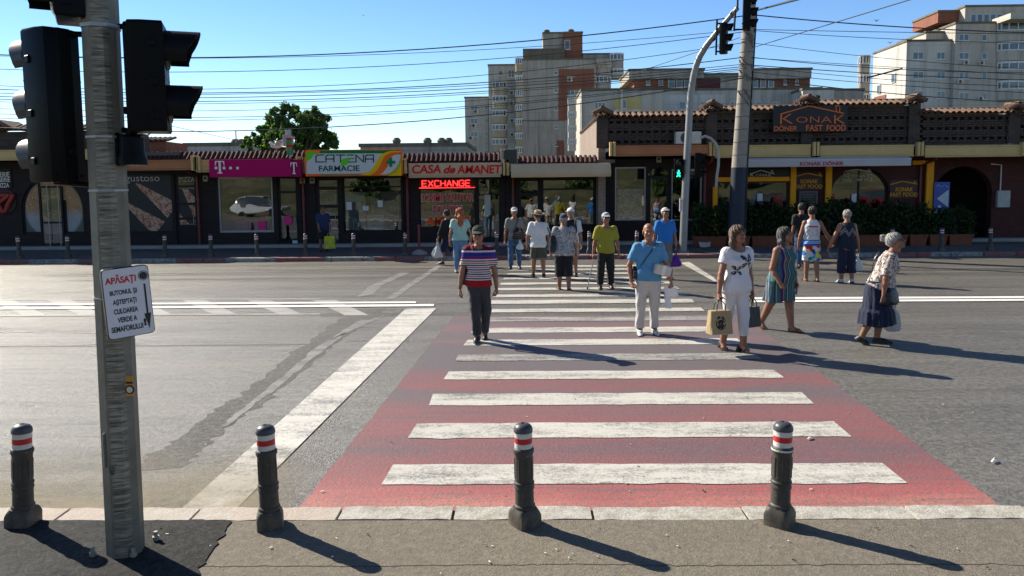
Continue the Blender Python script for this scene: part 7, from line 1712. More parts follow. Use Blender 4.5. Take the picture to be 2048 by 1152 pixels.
            mb = MB(); mb.M = Mh; mb.rings([[(r * hs_ * math.cos(2 * math.pi * k / n), r * 1.12 * hs_ * math.sin(2 * math.pi * k / n), z * hs_) for k in range(n)] for r, z in ((.094, .008), (.093, .032))]); mb.build('hat_band', hm2, hb_, 50, local=True)
    if glasses or sun:
        mb = MB(); 
        for s_ in (1, -1):
            mb.tube([b.Hd((s_ * .045, -.092, .004)), b.Hd((s_ * .072, -.06, .006)), b.Hd((s_ * .08, .01, .004))], .0022, 5)
            if sun: mb.prism([(0, 0)] * 3, 0, 0) if False else mb.rings([[tuple(b.Hd((s_ * .031 + .021 * math.cos(a) , y, .001 + .016 * math.sin(a)))) for a in [2 * math.pi * k / 12 for k in range(12)]] for y in (-.098, -.094)])
            else: mb.tube([b.Hd((s_ * .031 + .02 * math.cos(a), -.097, .0 + .015 * math.sin(a))) for a in [2 * math.pi * k / 14 for k in range(15)]], .0018, 4, False)
        mb.tube([b.Hd((-.012, -.1, .006)), b.Hd((.012, -.1, .006))], .0022, 5); mb.build('glasses', M_frame, t, local=True)
    # --- clothes
    gm = {}
    if top:
        z0 = top.get('hem', -.045) * H; e = top.get('ease', .017); Ft = Field(lo - .03, hi + .03, h); b.torso(Ft, z0, .302 * H, e, hemflare=top.get('flare', .024), drape=top.get('drape', .6))
        sl = top.get('sleeve', .62)
        if sl > 0:
            for a in b.arm: b.limb_arm(Ft, a, sl, .013 + top.get('slease', .008), .013 + top.get('slease', .008) + .006, .035)
        Ft.folds(top.get('fold', .0048), 13, int(px)); 
        if sl > 0:       # open sleeve ends: cut beyond the sleeve length
            for a in b.arm:
                shp_, el, wr, u, f, sg = a; o = shp_ + (el - shp_) * sl if sl <= 1 else el + (wr - el) * (sl - 1); dd = u if sl <= 1 else f
                sl_, X, Y, Z = Ft.block(o - .11, o + dd * .1 + .11); pl = (X - o[0]) * dd[0] + (Y - o[1]) * dd[1] + (Z - o[2]) * dd[2]
                rr_ = np.sqrt((X - o[0]) ** 2 + (Y - o[1]) ** 2 + (Z - o[2]) ** 2); tors = (X - b.hipr[0]) * b.xx[0] * sg + (Y - b.hipr[1]) * b.xx[1] * sg
                Ft.F[sl_] = np.where((rr_ < .11) & (tors > .1 * H * b.girth), np.maximum(Ft.F[sl_], pl), Ft.F[sl_])
        else:
            for a in b.arm: Ft.ell(a[0] + b.xx * a[5] * .035 * H - b.up * .008 * H, (.034 * H, .045 * H, .052 * H), None, .004, True)
        nk = top.get('neck', .043); Ft.ell(b.T(0, -.035 * H, .312 * H + top.get('neckup', 0) * H), (nk * H * 1.25, nk * H * 1.3, nk * H), None, .004, True); Ft.ell(b.T(0, .0, .318 * H), (nk * H * 1.15, nk * H, nk * H * .8), None, .004, True)
        if top.get('collar'): pass
        sk_ = top.get('skirt')
        if sk_: add_skirt(b, Ft, sk_, h)
        v, q = Ft.mesh(); o = np_mesh(top.get('name', 'shirt'), v, q, top['mat'], t); gm['top'] = o
        if top.get('collar'):
            mb = MB(); n = 22; rs = []
            for (rr2, dz, dy) in ((.041, .298, 0), (.039, .322, .004), (.046, .315, .0), (.05, .296, -.004)):
                rs.append([tuple(b.T(rr2 * 1.12 * H * math.sin(a), -rr2 * H * math.cos(a) + dy * H + .004 * H, dz * H - .018 * H * max(0, math.cos(a)) ** 2)) for a in [.28 + (2 * math.pi - .56) * k / n for k in range(n + 1)]])
            mb.rings(rs, False, False); mb.build('collar', top['collar'], o, 60, local=True)
    if bottom:
        kind = bottom.get('kind', 'trousers'); e0, e1 = bottom.get('ease', (.012, .022)); Fb = Field(lo - .03, hi + .03, h); zt = bottom.get('waist', .04) * H
        if kind == 'skirt': b.torso(Fb, -.07 * H, zt, .012, drape=0); add_skirt(b, Fb, bottom, h)
        else:
            b.torso(Fb, -.075 * H, zt, bottom.get('wease', .008), drape=0)
            ends = [b.limb_leg(Fb, q, bottom.get('len', 1.93), e0, e1) for q in b.leg]; Fb.folds(bottom.get('fold', .0055), 13, int(py) + 3)
            for (o, dd) in ends:
                sl_, X, Y, Z = Fb.block(o - .14, o + .14); pl = (X - o[0]) * dd[0] + (Y - o[1]) * dd[1] + (Z - o[2]) * dd[2]; rr_ = np.sqrt((X - o[0]) ** 2 + (Y - o[1]) ** 2 + (Z - o[2]) ** 2)
                Fb.F[sl_] = np.where(rr_ < .12, np.maximum(Fb.F[sl_], pl), Fb.F[sl_])
        v, q = Fb.mesh(); np_mesh(bottom.get('name', kind), v, q, bottom['mat'], t)
        if bottom.get('belt'):
            mb = MB(); n = 30; w_, d_ = b.wd(zt - .012 * H, .019); rs = [[tuple(b.T(w_ * math.sin(a), -d_ * math.cos(a) - b.belly * H * .4 * max(0, math.cos(a)), zt - dz * H)) for a in [2 * math.pi * k / n for k in range(n)]] for dz in (-.001, .022)]
            mb.rings(rs, False); mb.build('belt', bottom['belt'], t, 60, local=True)
    if shoes:
        kind, m1, m2 = shoes
        for q in b.leg:
            an, ff = q[2], q[3]; up = nrm(np.array((0, 0, 1.0)) - ff * ff[2]); c = an + ff * .05 * H; Fs = Field(c - .2, c + .2, .0065)
            def pt(f, u): return an + ff * f * H - up * u * H
            if kind == 'shoe':
                b.foot(Fs, q, 1.18); Fs.cone(pt(-.024, .036), pt(.112, .037), .021 * H, .021 * H, .01, (up, 1.7)); Fs.cut(pt(0, .0445), -up); Fs.cut(pt(0, -.006), nrm(up + ff * .12))
                v, qd = Fs.mesh(); zz = (v[qd].mean(1) - an) @ up; np_mesh('shoe', v, qd, [m1, m2], t, True, (zz < -.032 * H).astype(int))
            else:
                hl = b.heel; Fs.cone(pt(-.02, .042), pt(.105, .042), .021 * H, .024 * H, .006, (up, 3.2)); Fs.cut(pt(0, .0455), -up); v, qd = Fs.mesh(); o = np_mesh('sandal', v, qd, m2, t)
                mb = MB(); side = np.cross(ff, up)
                for f0 in ((.055, .075) if kind == 'sandal' else (.06,)): mb.tube([pt(f0, .04) + side * .026 * H] + [pt(f0, .024 - .012 * math.sin(a)) + side * .027 * H * math.cos(a) for a in [math.pi * k / 8 for k in range(9)]] + [pt(f0, .04) - side * .026 * H], .006, 6)
                if kind == 'heel': mb.rings([[tuple(pt(-.018 + dx * .016, .044 + hl * zq) + side * sx * .016 * H * 1) for dx, sx in ((-1, -1), (1, -1), (1, 1), (-1, 1))] for zq in (0, 1)]); mb.tube([pt(-.02, .02) + side * .02 * H, pt(-.034, .012), pt(-.02, .02) - side * .02 * H], .004, 5)
                mb.build('strap', m1, o, 50, local=True)
    b.M = Matrix.Translation(g0) @ Matrix.Rotation(rad(yaw), 4, 'Z'); b.root = t
    return t
def add_skirt(b, F, sp_, h):
    """skirt from the waist down to sp_['hem'] (height above ground as a share of H), pleated"""
    H = b.H; X, Y, Z = F.all(); z1 = b.hipr[2] + .04 * H; z0 = sp_['hem'] * H; t = np.clip((z1 - Z) / (z1 - z0), 0, 1)
    km = (b.leg[0][1] + b.leg[1][1]) / 2; w0, d0 = b.wd(0, .016); cx = b.hipr[0] + (km[0] - b.hipr[0]) * t * .6; cy = b.hipr[1] + (km[1] - b.hipr[1]) * t * .6 + sp_.get('sway', 0) * t
    w = w0 + (sp_['w'] * H - w0) * t ** .8; d = d0 + (sp_['d'] * H - d0) * t ** .8; lx, ly = (X - cx), (Y - cy); th = np.arctan2(ly / d, lx / w)
    pl = 1 + sp_.get('pleat', .05) * t * (np.sin(th * 9 + 1.3 * Z / .2) * .6 + np.sin(th * 17) * .4)
    if sp_.get('ruffle'): pl = pl * (1 + .14 * np.clip((sp_['ruffle'] * H - Z) / .04, 0, 1))
    f = (np.sqrt((lx / (w * pl)) ** 2 + (ly / (d * pl)) ** 2) - 1) * np.minimum(w, d) * .85
    f = np.maximum(f, np.maximum(Z - z1, z0 + .012 * np.sin(th * 3 + 1) - Z)); F.put((slice(None),) * 3, f.astype(np.float32), .015)
def wpt(b, p): return b.M @ Vector([float(q) for q in p])
# ------------------------------------------------------------------ the crowd on the crossing
def pat(name, fn, rough=.85):
    if name in MATS: return MATS[name]
    g = NT(name); v = g.co(); x = g.xyz(v); c = fn(g, v, x)
    fold = g.noise(g.map(v, (7, 7, 3)), 1.6, 3, .55, .6); g.bump(fold, .7, .05); MATS[name] = g.fin(c, rough, 0, .2); return MATS[name]
H_dark = hairmat('hair_dark', (.018, .014, .012)); H_brown = hairmat('hair_brown', (.06, .03, .016), (.16, .085, .045)); H_red = hairmat('hair_red', (.36, .07, .02), (.6, .17, .05)); H_grey = hairmat('hair_grey', (.20, .19, .175), (.5, .49, .47)); H_dgrey = hairmat('hair_dark_grey', (.018, .017, .018), (.07, .065, .065))
H_stub = hairmat('hair_stubble', (.16, .10, .07), (.2, .13, .09))
C_white = cloth('cloth_white', (.66, .66, .67), .05); C_trgrey = cloth('cloth_charcoal', (.048, .048, .052)); C_lgrey = cloth('cloth_light_grey', (.50, .48, .46), .08); C_black = cloth('cloth_black', (.016, .016, .018)); C_blue = cloth('cloth_sky_blue', (.085, .26, .46), .08); C_blue2 = cloth('cloth_strong_blue', (.022, .17, .52), .08)
C_olive = cloth('cloth_olive_grey', (.075, .078, .062)); C_yel = cloth('cloth_mustard', (.29, .265, .03), .08); C_greyp = cloth('cloth_sage_grey', (.19, .20, .185), .08); C_navy = cloth('cloth_navy', (.014, .018, .045)); C_beige = cloth('cloth_beige', (.42, .35, .25), .08); C_mint = pat('cloth_mint', lambda g, v, x: g.mix(g.sm(g.noise(g.map(v, (30, 30, 30)), 1.0, 2), .45, .6), (.30, .50, .45), (.42, .62, .56)))
C_denim = cloth('cloth_denim', (.055, .12, .24), .3); C_denim2 = cloth('cloth_pale_denim', (.14, .25, .42), .25); C_grey = cloth('cloth_mid_grey', (.16, .17, .17))
S_black = plain('shoe_black', (.014, .014, .015), .45, 0, .2); S_white = plain('shoe_white', (.55, .55, .54), .6, 0, .3, 22); S_brown = plain('sandal_brown', (.12, .06, .03), .6, 0, .2); L_black = plain('leather_black', (.014, .014, .016), .35, 0, .25, 8, .2, 60)
W_cap = cloth('cap_white', (.62, .60, .56), .08)
walkL = lambda f=.22, s_=.3: [((.0, f, -1), (.0, -.02, -1), 0), ((.02, -f * .7, -1), (-.02, -f * .7 - s_, -1), 28)]
walkR = lambda f=.22, s_=.3: walkL(f, s_)[::-1]
hang = ((.15, .03, -1), (.08, .2, -1))

def handbag(name, label, cat, at, size, mat, yaw=0, handle=.14, hm=None, soft=.0, tilt=0, parts=None):
    """tote hanging from a point: tapered body, two loop handles"""
    w_, d_, h_ = size; o = empty(name, at, label, cat, None, yaw); z1 = -handle; z0 = z1 - h_
    mb = MB(); rs = []; n = 32
    for t in np.linspace(0, 1, 9):
        z = z0 + h_ * t; k = 1 - .10 * t + soft * math.sin(math.pi * t) * .4; q = []
        for i in range(n):
            a = 2 * math.pi * i / n; c, s_ = math.cos(a), math.sin(a); e = 8 if soft < .3 else 3; m = (abs(c) ** e + abs(s_) ** e) ** (-1 / e); wob = 1 + soft * .12 * math.sin(5 * a + 9 * t) * t
            q.append((w_ / 2 * m * c * k * wob + tilt * (1 - t), d_ / 2 * m * s_ * (1 - .45 * t if soft >= 0 else 1) * wob, z))
        rs.append(q)
    mb.rings(rs); body = mb.build('bag_body', mat, o, 50, local=True)
    for s_ in (-1, 1):
        mb = MB(); mb.tube([(-w_ * .2, s_ * d_ * .22, z1 - .02), (-w_ * .17, s_ * d_ * .2, z1 + handle * .55), (-w_ * .05, s_ * d_ * .05, -.005), (w_ * .05, s_ * d_ * .05, -.005), (w_ * .17, s_ * d_ * .2, z1 + handle * .55), (w_ * .2, s_ * d_ * .22, z1 - .02)], .007, 6)
        mb.build('handle', hm or mat, o, 60, local=True)
    return o, body
def plastic(name, col, alpha=.8):
    if name in MATS: return MATS[name]
    g = NT(name); v = g.co(); g.bump(g.noise(v, 28, 4, .6, 1.0), .9, .02); g.b.inputs['Alpha'].default_value = alpha; g.b.inputs['Transmission Weight'].default_value = .0
    tl = g.n('ShaderNodeBsdfTranslucent'); g.set(tl.inputs[0], col); m = g.n('ShaderNodeMixShader', i_0=.35); g.fin(col, .3, 0, .5)
    g.t.links.new(g.b.outputs[0], m.inputs[1]); g.t.links.new(tl.outputs[0], m.inputs[2]); g.t.links.new(m.outputs[0], g.out.inputs[0]); MATS[name] = g.m; return g.m
def sack(label, at, w_, h_, mat, seed=1, top=.10, name='plastic_bag', d=.5):
    """thin carrier bag bunched at the grip"""
    r = random.Random(seed); o = empty(name, at, label, 'bag'); mb = MB(); n = 36; rs = []; ph = r.uniform(0, 6)
    prof = [(0, .10), (.06, .14), (.16, .34), (.3, .62), (.5, .86), (.72, 1.0), (.88, .97), (.97, .8), (1.0, .45)]
    for t, k in prof:
        rs.append([(w_ / 2 * k * math.cos(a) * (1 + .12 * math.sin(3 * a + ph + 5 * t) + .08 * math.sin(7 * a - 9 * t) + .05 * math.sin(13 * a + 14 * t)), w_ / 2 * d * k * math.sin(a) * (1 + .14 * math.sin(4 * a + ph) + .06 * math.sin(11 * a + 8 * t)), -top - (h_ - top) * t) for a in [2 * math.pi * i / n for i in range(n)]])
    mb.rings(rs); mb.build('bag_body', mat, o, None, local=True)
    for s_ in (-1, 1):
        mb = MB(); mb.tube([(s_ * .012, 0, 0), (s_ * .018, .006, -top * .5), (s_ * .02, 0, -top - .02)], [.006, .011, .014], 6); mb.build('handle', mat, o, 60, local=True)
    return o
def strap_over(b, parent, s0, width=.035, ease=.024, mat=None, z1=.30, z0=.0, name='strap', back=True, x0=.062, x1=.10):
    """strap from the shoulder on side s0 across the body to the opposite hip"""
    H = b.H
    for side in ((1, -1) if back else (1,)):
        mb = MB(); rs = []
        for t in np.linspace(0, 1, 18):
            z = (z1 + (z0 - z1) * t) * H; x = (s0 * x0 + (-s0 * x1 - s0 * x0) * t) * H; w_, d_ = b.wd(z, ease); w_ = max(w_, abs(x) * 1.01)
            cy = b.belly * H * math.exp(-((z - .055 * H) / (.065 * H)) ** 2) + b.bust * H * math.exp(-((z - .195 * H) / (.034 * H)) ** 2)
            y = -side * (d_ + (cy if side > 0 else 0)) * max(.08, 1 - abs(x / w_) ** 2.3) ** (1 / 2.3) - side * .004
            nx = np.array((1, 0, .9 * s0)); nx = nx / np.linalg.norm(nx) * width / 2
            p = b.T(x, y, z); u = b.xx * nx[0] + b.up * nx[2] * s0 * s0
            q = b.yy * (-side) * .004
            rs.append([tuple(p + u + q), tuple(p - u + q), tuple(p - u - q), tuple(p + u - q)])
        mb.M = b.M; mb.rings(rs); mb.build(name, mat or L_black, parent, 60)
def softbag(b, label, name, centre, r, mat, cat='bag', rot=0.0, flap=True):
    """rounded leather or cloth bag lying against the body"""
    at = wpt(b, centre); o = empty(name, at, label, cat, None, b.root.rotation_euler.z + rot); F = Field((-r[0] - .04, -r[1] - .04, -r[2] - .04), (r[0] + .04, r[1] + .04, r[2] + .04), .009)
    X, Y, Z = F.all(); e = 3.2; k = 1 - .18 * np.clip(Z / r[2], -1, 1); f = ((np.abs(X / (r[0] * k)) ** e + np.abs(Y / (r[1] * (1 - .35 * np.clip(Z / r[2], -1, 1)))) ** e + np.abs(Z / r[2]) ** e) ** (1 / e) - 1) * min(r)
    F.put((slice(None),) * 3, f.astype(np.float32), 0); F.folds(.004, 18, int(abs(centre[0] * 999))); v, q = F.mesh(); bd = np_mesh('bag_body', v, q, mat, o)
    if flap:
        mb = MB(); mb.tube([(-r[0] * .8, -r[1] * .75, r[2] * .35), (0, -r[1] * 1.0, r[2] * .28), (r[0] * .8, -r[1] * .75, r[2] * .35)], .006, 5); mb.tube([(-r[0] * .7, -r[1] * .95, -r[2] * .1), (0, -r[1] * 1.12, -r[2] * .15), (r[0] * .7, -r[1] * .95, -r[2] * .1)], .004, 5); mb.build('zip', plain('zip_grey', (.12, .12, .13), .4, .4), bd, local=True)
    return o

# 1 man in the striped polo
def stripes(g, v, x):
    z = x[2]; W = (.60, .58, .57); Nv = (.013, .015, .05); Rd = (.30, .012, .018); Bl = (.02, .03, .26); Mr = (.20, .008, .014); edge = [(0, Rd)]
    st = [(0.0, Rd), (.925, Rd)]; zz = .925; seq = [(W, .016), (Nv, .017), (W, .016), ((.36, .03, .04), .014)]; k = 0
    while zz < 1.235: c, d = seq[k % 4]; st.append((zz, c)); zz += d; k += 1
    st += [(1.24, Bl), (1.262, Rd), (1.27, Bl), (1.318, (.3, .02, .03)), (1.326, W), (1.352, Nv), (1.375, Mr), (1.40, Mr)]
    st = [(p, c) for p, c in st]; q = z
    c = None
    # ramps hold 32 stops at most: use two
    a = [s_ for s_ in st if s_[0] < 1.1]; b2 = [s_ for s_ in st if s_[0] >= 1.1]
    ca = g.ramp(g.sm(q, .8, 1.5), [((max(p, .8) - .8) / .7, c_) for p, c_ in a], 'CONSTANT'); cb = g.ramp(g.sm(q, .8, 1.5), [((p - .8) / .7, c_) for p, c_ in b2], 'CONSTANT')
    return g.mix(g.math('GREATER_THAN', q, b2[0][0]), ca, cb)
b = Body(H=1.70, girth=1.0, belly=.018, legs=[((.0, -.08, -1), (-.05, -.3, -1), 22), ((-.06, .16, -1), (-.07, -.05, -1), -4)], arms=[((.24, -.06, -1), (.10, .2, -1)), ((.26, .08, -1), (.16, .12, -1))], head=(-4, 4, 0), fist=(.35, .15), lean=3)
M_camo = pat('cap_camouflage', lambda g, v, x: g.ramp(g.noise(v, 22, 2), [(.4, (.02, .022, .018)), (.47, (.07, .085, .05)), (.55, (.03, .045, .025)), (.62, (.16, .16, .13))], 'CONSTANT'))
t1p = make_person('man in a red, white and navy striped polo and camouflage cap striding forward', b, 962, 682, 2, 'tan', 'thin', H_dgrey, dict(mat=pat('cloth_striped_polo', stripes), hem=-.04, collar=cloth('cloth_maroon', (.20, .01, .016)), sleeve=.72, name='polo_shirt', neck=.04), dict(mat=C_trgrey, ease=(.012, .024)), ('shoe', S_black, M_sole), ('cap', M_camo, plain('cap_peak', (.03, .033, .028), .8)), sun=True, h=.009)
bgp = softbag(b, 'black shoulder bag behind the arm of the man in the striped polo', 'shoulder_bag', b.T(-.125 * b.H, .055, .045 * b.H), (.055, .09, .15), L_black); strap_over(b, bgp, -1, .04, .022, z0=.12, x0=.075, x1=-.118)
# 2 bald man in blue polo
b = Body(H=1.70, girth=1.03, belly=.02, legs=[((.03, -.02, -1), (.01, .0, -1), 0), ((.05, .02, -1), (.04, .0, -1), 0)], arms=[((.42, .05, -1), (.22, .35, -1)), ((.42, -.12, -1), (-.1, .28, -1))], head=(-2, 2, 0), fist=(.7, .6), lean=1)
t2p = make_person('bald man in a sky blue polo and pale trousers with a crossbody strap and parcel', b, 1294, 668, 0, 'tan', None, H_stub, dict(mat=C_blue, hem=-.035, collar=C_blue, sleeve=.72, name='polo_shirt', neck=.04), dict(mat=C_lgrey, ease=(.017, .026)), ('shoe', S_white, plain('sole_black', (.02, .02, .02), .7)), h=.009)
cb = softbag(b, 'black crossbody pouch on the right hip of the bald man in blue', 'crossbody_bag', b.T(-.118 * b.H, -.01, .03 * b.H), (.035, .08, .085), L_black); strap_over(b, cb, 1, .045, .024, z0=.06, x1=.105)
def boxthing(b, name, label, cat, c, size, rx, ry, rz, mat, extra=None):
    at = wpt(b, c); o = empty(name, at, label, cat); mb = MB(); mb.M = Matrix.Rotation(rz, 4, 'Z') @ Matrix.Rotation(rx, 4, 'X') @ Matrix.Rotation(ry, 4, 'Y'); s_ = [q / 2 for q in size]; mb.box(-s_[0], s_[0], -s_[1], s_[1], -s_[2], s_[2], min(size) * .06)
    bd = mb.build('carton', mat, o, local=True)
    if extra:
        mb2 = MB(); mb2.M = mb.M; mb2.box(-s_[0] * .18, s_[0] * .22, -s_[1] - .002, s_[1] + .002, -s_[2] - .002, s_[2] + .002); mb2.build('tape', extra, bd, local=True)
    return o
boxthing(b, 'parcel', 'pale taped parcel held under the arm of the bald man in blue', 'parcel', b.T(.108 * b.H, -.13, .065 * b.H), (.25, .17, .15), .05, rad(14), .15, plain('carton_white', (.50, .49, .46), .8, 0, .06), plain('tape_white', (.62, .62, .6), .4))
M_paper = plain('paper_white', (.72, .72, .74), .7, 0, .03)
gp = wpt(b, b.grip[1])
def sheet(label, at, w_, h_, rz, bend=.03):
    o = empty('paper_sheet', at, label, 'paper'); mb = MB(); n = 6; rs = []
    for k in range(n + 1):
        u = k / n - .5; rs.append([(u * w_, bend * math.sin(k), .01), (u * w_ + .03, bend * math.cos(k * .8) * .6, -h_), (u * w_ + .03, bend * math.cos(k * .8) * .6 + .002, -h_), (u * w_, bend * math.sin(k) + .002, .01)])
    mb.M = Matrix.Rotation(rz, 4, 'Z'); mb.rings(rs, False); mb.build('sheet', M_paper, o, 60, local=True); return o
sheet('white papers held in the lowered left hand of the bald man', gp + Vector((-.02, -.02, .0)), .2, .13, .1); sheet('folded white receipt hanging below the papers of the bald man', gp + Vector((-.06, .02, -.12)), .09, .2, .0)
# 3 woman in white with tote
def clover(g, v, x):
    def motif(cx, cz, r, c0):
        u = g.math('SUBTRACT', x[0], cx); w_ = g.math('SUBTRACT', x[2], cz); rr = g.math('SQRT', g.math('ADD', g.math('POWER', u, 2), g.math('POWER', w_, 2))); th = g.math('ARCTAN2', w_, u)
        lob = g.math('MULTIPLY', g.math('ABSOLUTE', g.math('SINE', g.math('MULTIPLY', th, 2.0))), r); n = g.noise(v, 60, 2)
        return g.math('MULTIPLY', g.math('LESS_THAN', rr, lob), g.math('MULTIPLY', g.math('GREATER_THAN', n, .42), g.math('LESS_THAN', x[1], 0.02)))
    m = g.math('MAXIMUM', motif(.06, 1.245, .12, 0), motif(-.07, 1.13, .085, 0)); spk = g.math('MULTIPLY', g.sm(g.noise(v, 70, 2), .64, .66), g.sm(x[2], 1.0, 1.15, 0, .6)); spk = g.math('MULTIPLY', spk, g.math('LESS_THAN', x[1], -.06))
    return g.mix(g.math('MAXIMUM', m, g.math('MULTIPLY', spk, .3)), (.68, .68, .70), (.03, .035, .035))
b = Body(H=1.67, sex='f', girth=1.12, belly=.02, bust=.032, limb=1.08, legs=[((.0, .17, -1), (-.01, .02, -1), 26), ((.02, -.12, -1), (.0, -.24, -1), 40)], arms=[((.2, -.06, -1), (.08, .2, -1)), ((.3, .06, -1), (.16, .1, -1))], head=(8, 12, 2), fist=(1, 1), heel=.05, lean=2)
t3p = make_person('woman in a white clover print top and white capri trousers carrying two bags', b, 1466, 703, 18, 'tan', 'long', H_brown, dict(mat=pat('cloth_clover_print', clover), hem=-.06, sleeve=.5, slease=.012, neck=.052, flare=.03, drape=.9, name='top', ease=.016), dict(mat=C_white, len=1.72, ease=(.008, .008), wease=.006, fold=.002), ('heel', L_black, L_black), h=.009)
def owl(g, v, x):
    u = g.math('ADD', x[0], .02); w_ = g.math('ADD', x[2], .30); rr = g.math('SQRT', g.math('ADD', g.math('POWER', u, 2), g.math('POWER', g.math('MULTIPLY', w_, .8), 2))); n = g.noise(v, 30, 4, .7); n2 = g.noise(v, 180, 2)
    m = g.math('MULTIPLY', g.math('LESS_THAN', rr, .075), g.math('GREATER_THAN', n, .47)); ring = g.math('MULTIPLY', g.math('GREATER_THAN', rr, .018), g.math('LESS_THAN', rr, .035)); m = g.math('MULTIPLY', g.math('MAXIMUM', m, ring), g.math('LESS_THAN', x[1], -.02))
    return g.mix(m, g.mix(n2, (.34, .25, .13), (.46, .36, .21)), (.035, .03, .028))
M_jute = pat('jute_print', owl, .95)
handbag('tote_bag', 'tan jute tote bag with a dark print held by the woman in white', 'tote bag', wpt(b, b.grip[-1]), (.33, .20, .31), M_jute, rad(14), .14, L_black)
handbag('shopping_bag', 'dark grey shopping bag in the left hand of the woman in white', 'bag', wpt(b, b.grip[1]) + Vector((.02, .02, 0)), (.24, .14, .27), cloth('cloth_bag_grey', (.075, .078, .07)), rad(30), .12, L_black)
# 4 woman in striped dress
def vstripe(g, v, x):
    u = g.math('ARCTAN2', x[0], g.math('SUBTRACT', .1, x[1])); f = g.math('FRACT', g.math('MULTIPLY', u, 1.15))
    T = (.055, .15, .15); D = (.03, .05, .07); return g.ramp(f, [(0, T), (.12, D), (.2, (.24, .30, .28)), (.25, T), (.4, (.06, .06, .2)), (.47, (.02, .022, .06)), (.55, (.36, .16, .2)), (.6, T), (.72, D), (.78, (.35, .35, .3)), (.82, (.05, .1, .18)), (.92, T)], 'CONSTANT')
M_vs = pat('cloth_striped_dress', vstripe)
b = Body(H=1.62, sex='f', girth=1.22, belly=.045, bust=.03, limb=1.12, legs=[((.02, .22, -1), (.0, .12, -1), -4), ((.02, -.28, -1), (.0, -.55, -1), 35)], arms=[((.22, .05, -1), (.0, .4, -1)), ((.26, .0, -1), (-.15, .75, -1))], head=(8, 16, 0), fist=(.8, .6), lean=5)
make_person('woman in a sleeveless vertically striped dress with long dark hair', b, 1552, 660, 32, 'tan', 'longdark', H_dgrey, dict(mat=M_vs, hem=-.06, sleeve=0, neck=.044, drape=.8, name='dress', skirt=dict(hem=.29, w=.165, d=.135, pleat=.06, sway=.04)), None, ('sandal', S_brown, S_brown), h=.0095)
boxthing(b, 'phone', 'pale phone in the left hand of the woman in the striped dress', 'phone', b.grip[1] + np.array((.0, -.01, -.03)), (.012, .07, .14), .3, 0, 0, plain('phone_case', (.55, .56, .55), .35))
# 5 stooped woman
def floral(g, v, x):
    n = g.noise(g.map(v, (1, 1, 1)), 28, 3, .65, 1.2); n2 = g.noise(v, 17, 2)
    return g.mix(g.sm(n, .52, .56), g.mix(g.sm(n2, .5, .6), (.58, .52, .49), (.5, .36, .33)), g.mix(g.sm(n2, .4, .6), (.05, .055, .035), (.12, .11, .09)))
b = Body(H=1.60, sex='f', girth=1.16, belly=.05, bust=.03, limb=1.05, lean=21, legs=[((.02, .1, -1), (.0, -.08, -1), 0), ((.02, -.1, -1), (.0, -.4, -1), 28)], arms=[((.12, .45, -1), (.05, .55, -1)), ((.16, .22, -1), (.1, .3, -1))], head=(-12, 24, 0), fist=(1, .25))
make_person('stooped grey haired woman in a floral blouse and long navy skirt', b, 1738, 688, 62, 'tan', 'bun', H_grey, dict(mat=pat('cloth_floral', floral), hem=-.02, sleeve=.85, slease=.014, neck=.044, flare=.03, drape=.9, name='blouse'), dict(kind='skirt', mat=cloth('cloth_navy_blue', (.012, .017, .045)), hem=.185, w=.15, d=.135, pleat=.06, ruffle=.33, name='skirt'), ('shoe', S_black, M_sole), glasses=True, h=.0095)
cb = softbag(b, 'shiny black crossbody bag at the hip of the stooped woman', 'crossbody_bag', b.T(-.07 * b.H, -.19, -.045 * b.H), (.13, .09, .125), L_black, rot=-.5); strap_over(b, cb, 1, .024, .03, z0=.0, x1=.05, x0=.0)
sack('thin clear plastic bag in the far hand of the stooped woman', wpt(b, b.grip[1]), .22, .46, plastic('plastic_clear', (.62, .64, .66), .55), 3)
# 6 man in the tank top
def tank(g, v, x):
    z = x[2]; n = g.noise(g.map(v, (26, 26, 70)), 1.0, 2, .7); W = (.62, .61, .64)
    c = g.mix(g.math('MULTIPLY', g.sm(n, .54, .6), g.math('MULTIPLY', g.sm(z, 1.0, 1.05), g.sm(z, 1.24, 1.3, 1, 0))), W, (.24, .23, .27)); c = g.mix(g.math('MULTIPLY', g.math('GREATER_THAN', z, 1.255), g.math('MULTIPLY', g.math('LESS_THAN', z, 1.29), g.math('LESS_THAN', g.math('ABSOLUTE', x[0]), .1))), c, (.5, .03, .06))
    return g.mix(g.math('LESS_THAN', z, .985), c, g.ramp(g.sm(z, .82, .985), [(0, (.015, .09, .42)), (.34, (.02, .14, .55)), (.42, W), (.5, (.05, .3, .6)), (.66, W), (.72, (.02, .17, .55)), (.92, W)], 'CONSTANT'))
def shortspat(g, v, x):
    vo = g.n('ShaderNodeTexVoronoi', i_Vector=v, i_Scale=13.0).outputs[1]; h_ = g.xyz(vo); return g.ramp(h_[0], [(0, (.60, .60, .58)), (.42, (.55, .03, .03)), (.52, (.02, .12, .5)), (.64, (.5, .55, .1)), (.74, (.6, .6, .58)), (.86, (.03, .4, .5)), (.94, (.02, .03, .12))], 'CONSTANT')
b = Body(H=1.74, girth=1.02, belly=.01, legs=[((.03, .06, -1), (.02, -.02, -1), 4), ((.02, -.1, -1), (.02, -.2, -1), 12)], arms=[((.3, .05, -1), (.1, .35, -1)), ((.62, .1, -1), (.62, .35, -.85))], head=(0, 4, 0), fist=(.6, .4))
make_person('man in a white printed tank top and multicoloured shorts walking away', b, 1623, 563, 176, 'tan', 'short', H_dark, dict(mat=pat('cloth_tank_print', tank), hem=-.045, sleeve=0, neck=.05, drape=.8, name='tank_top'), dict(mat=pat('cloth_splash_print', shortspat), kind='shorts', len=.98, ease=(.022, .045)), ('sandal', S_black, S_black))
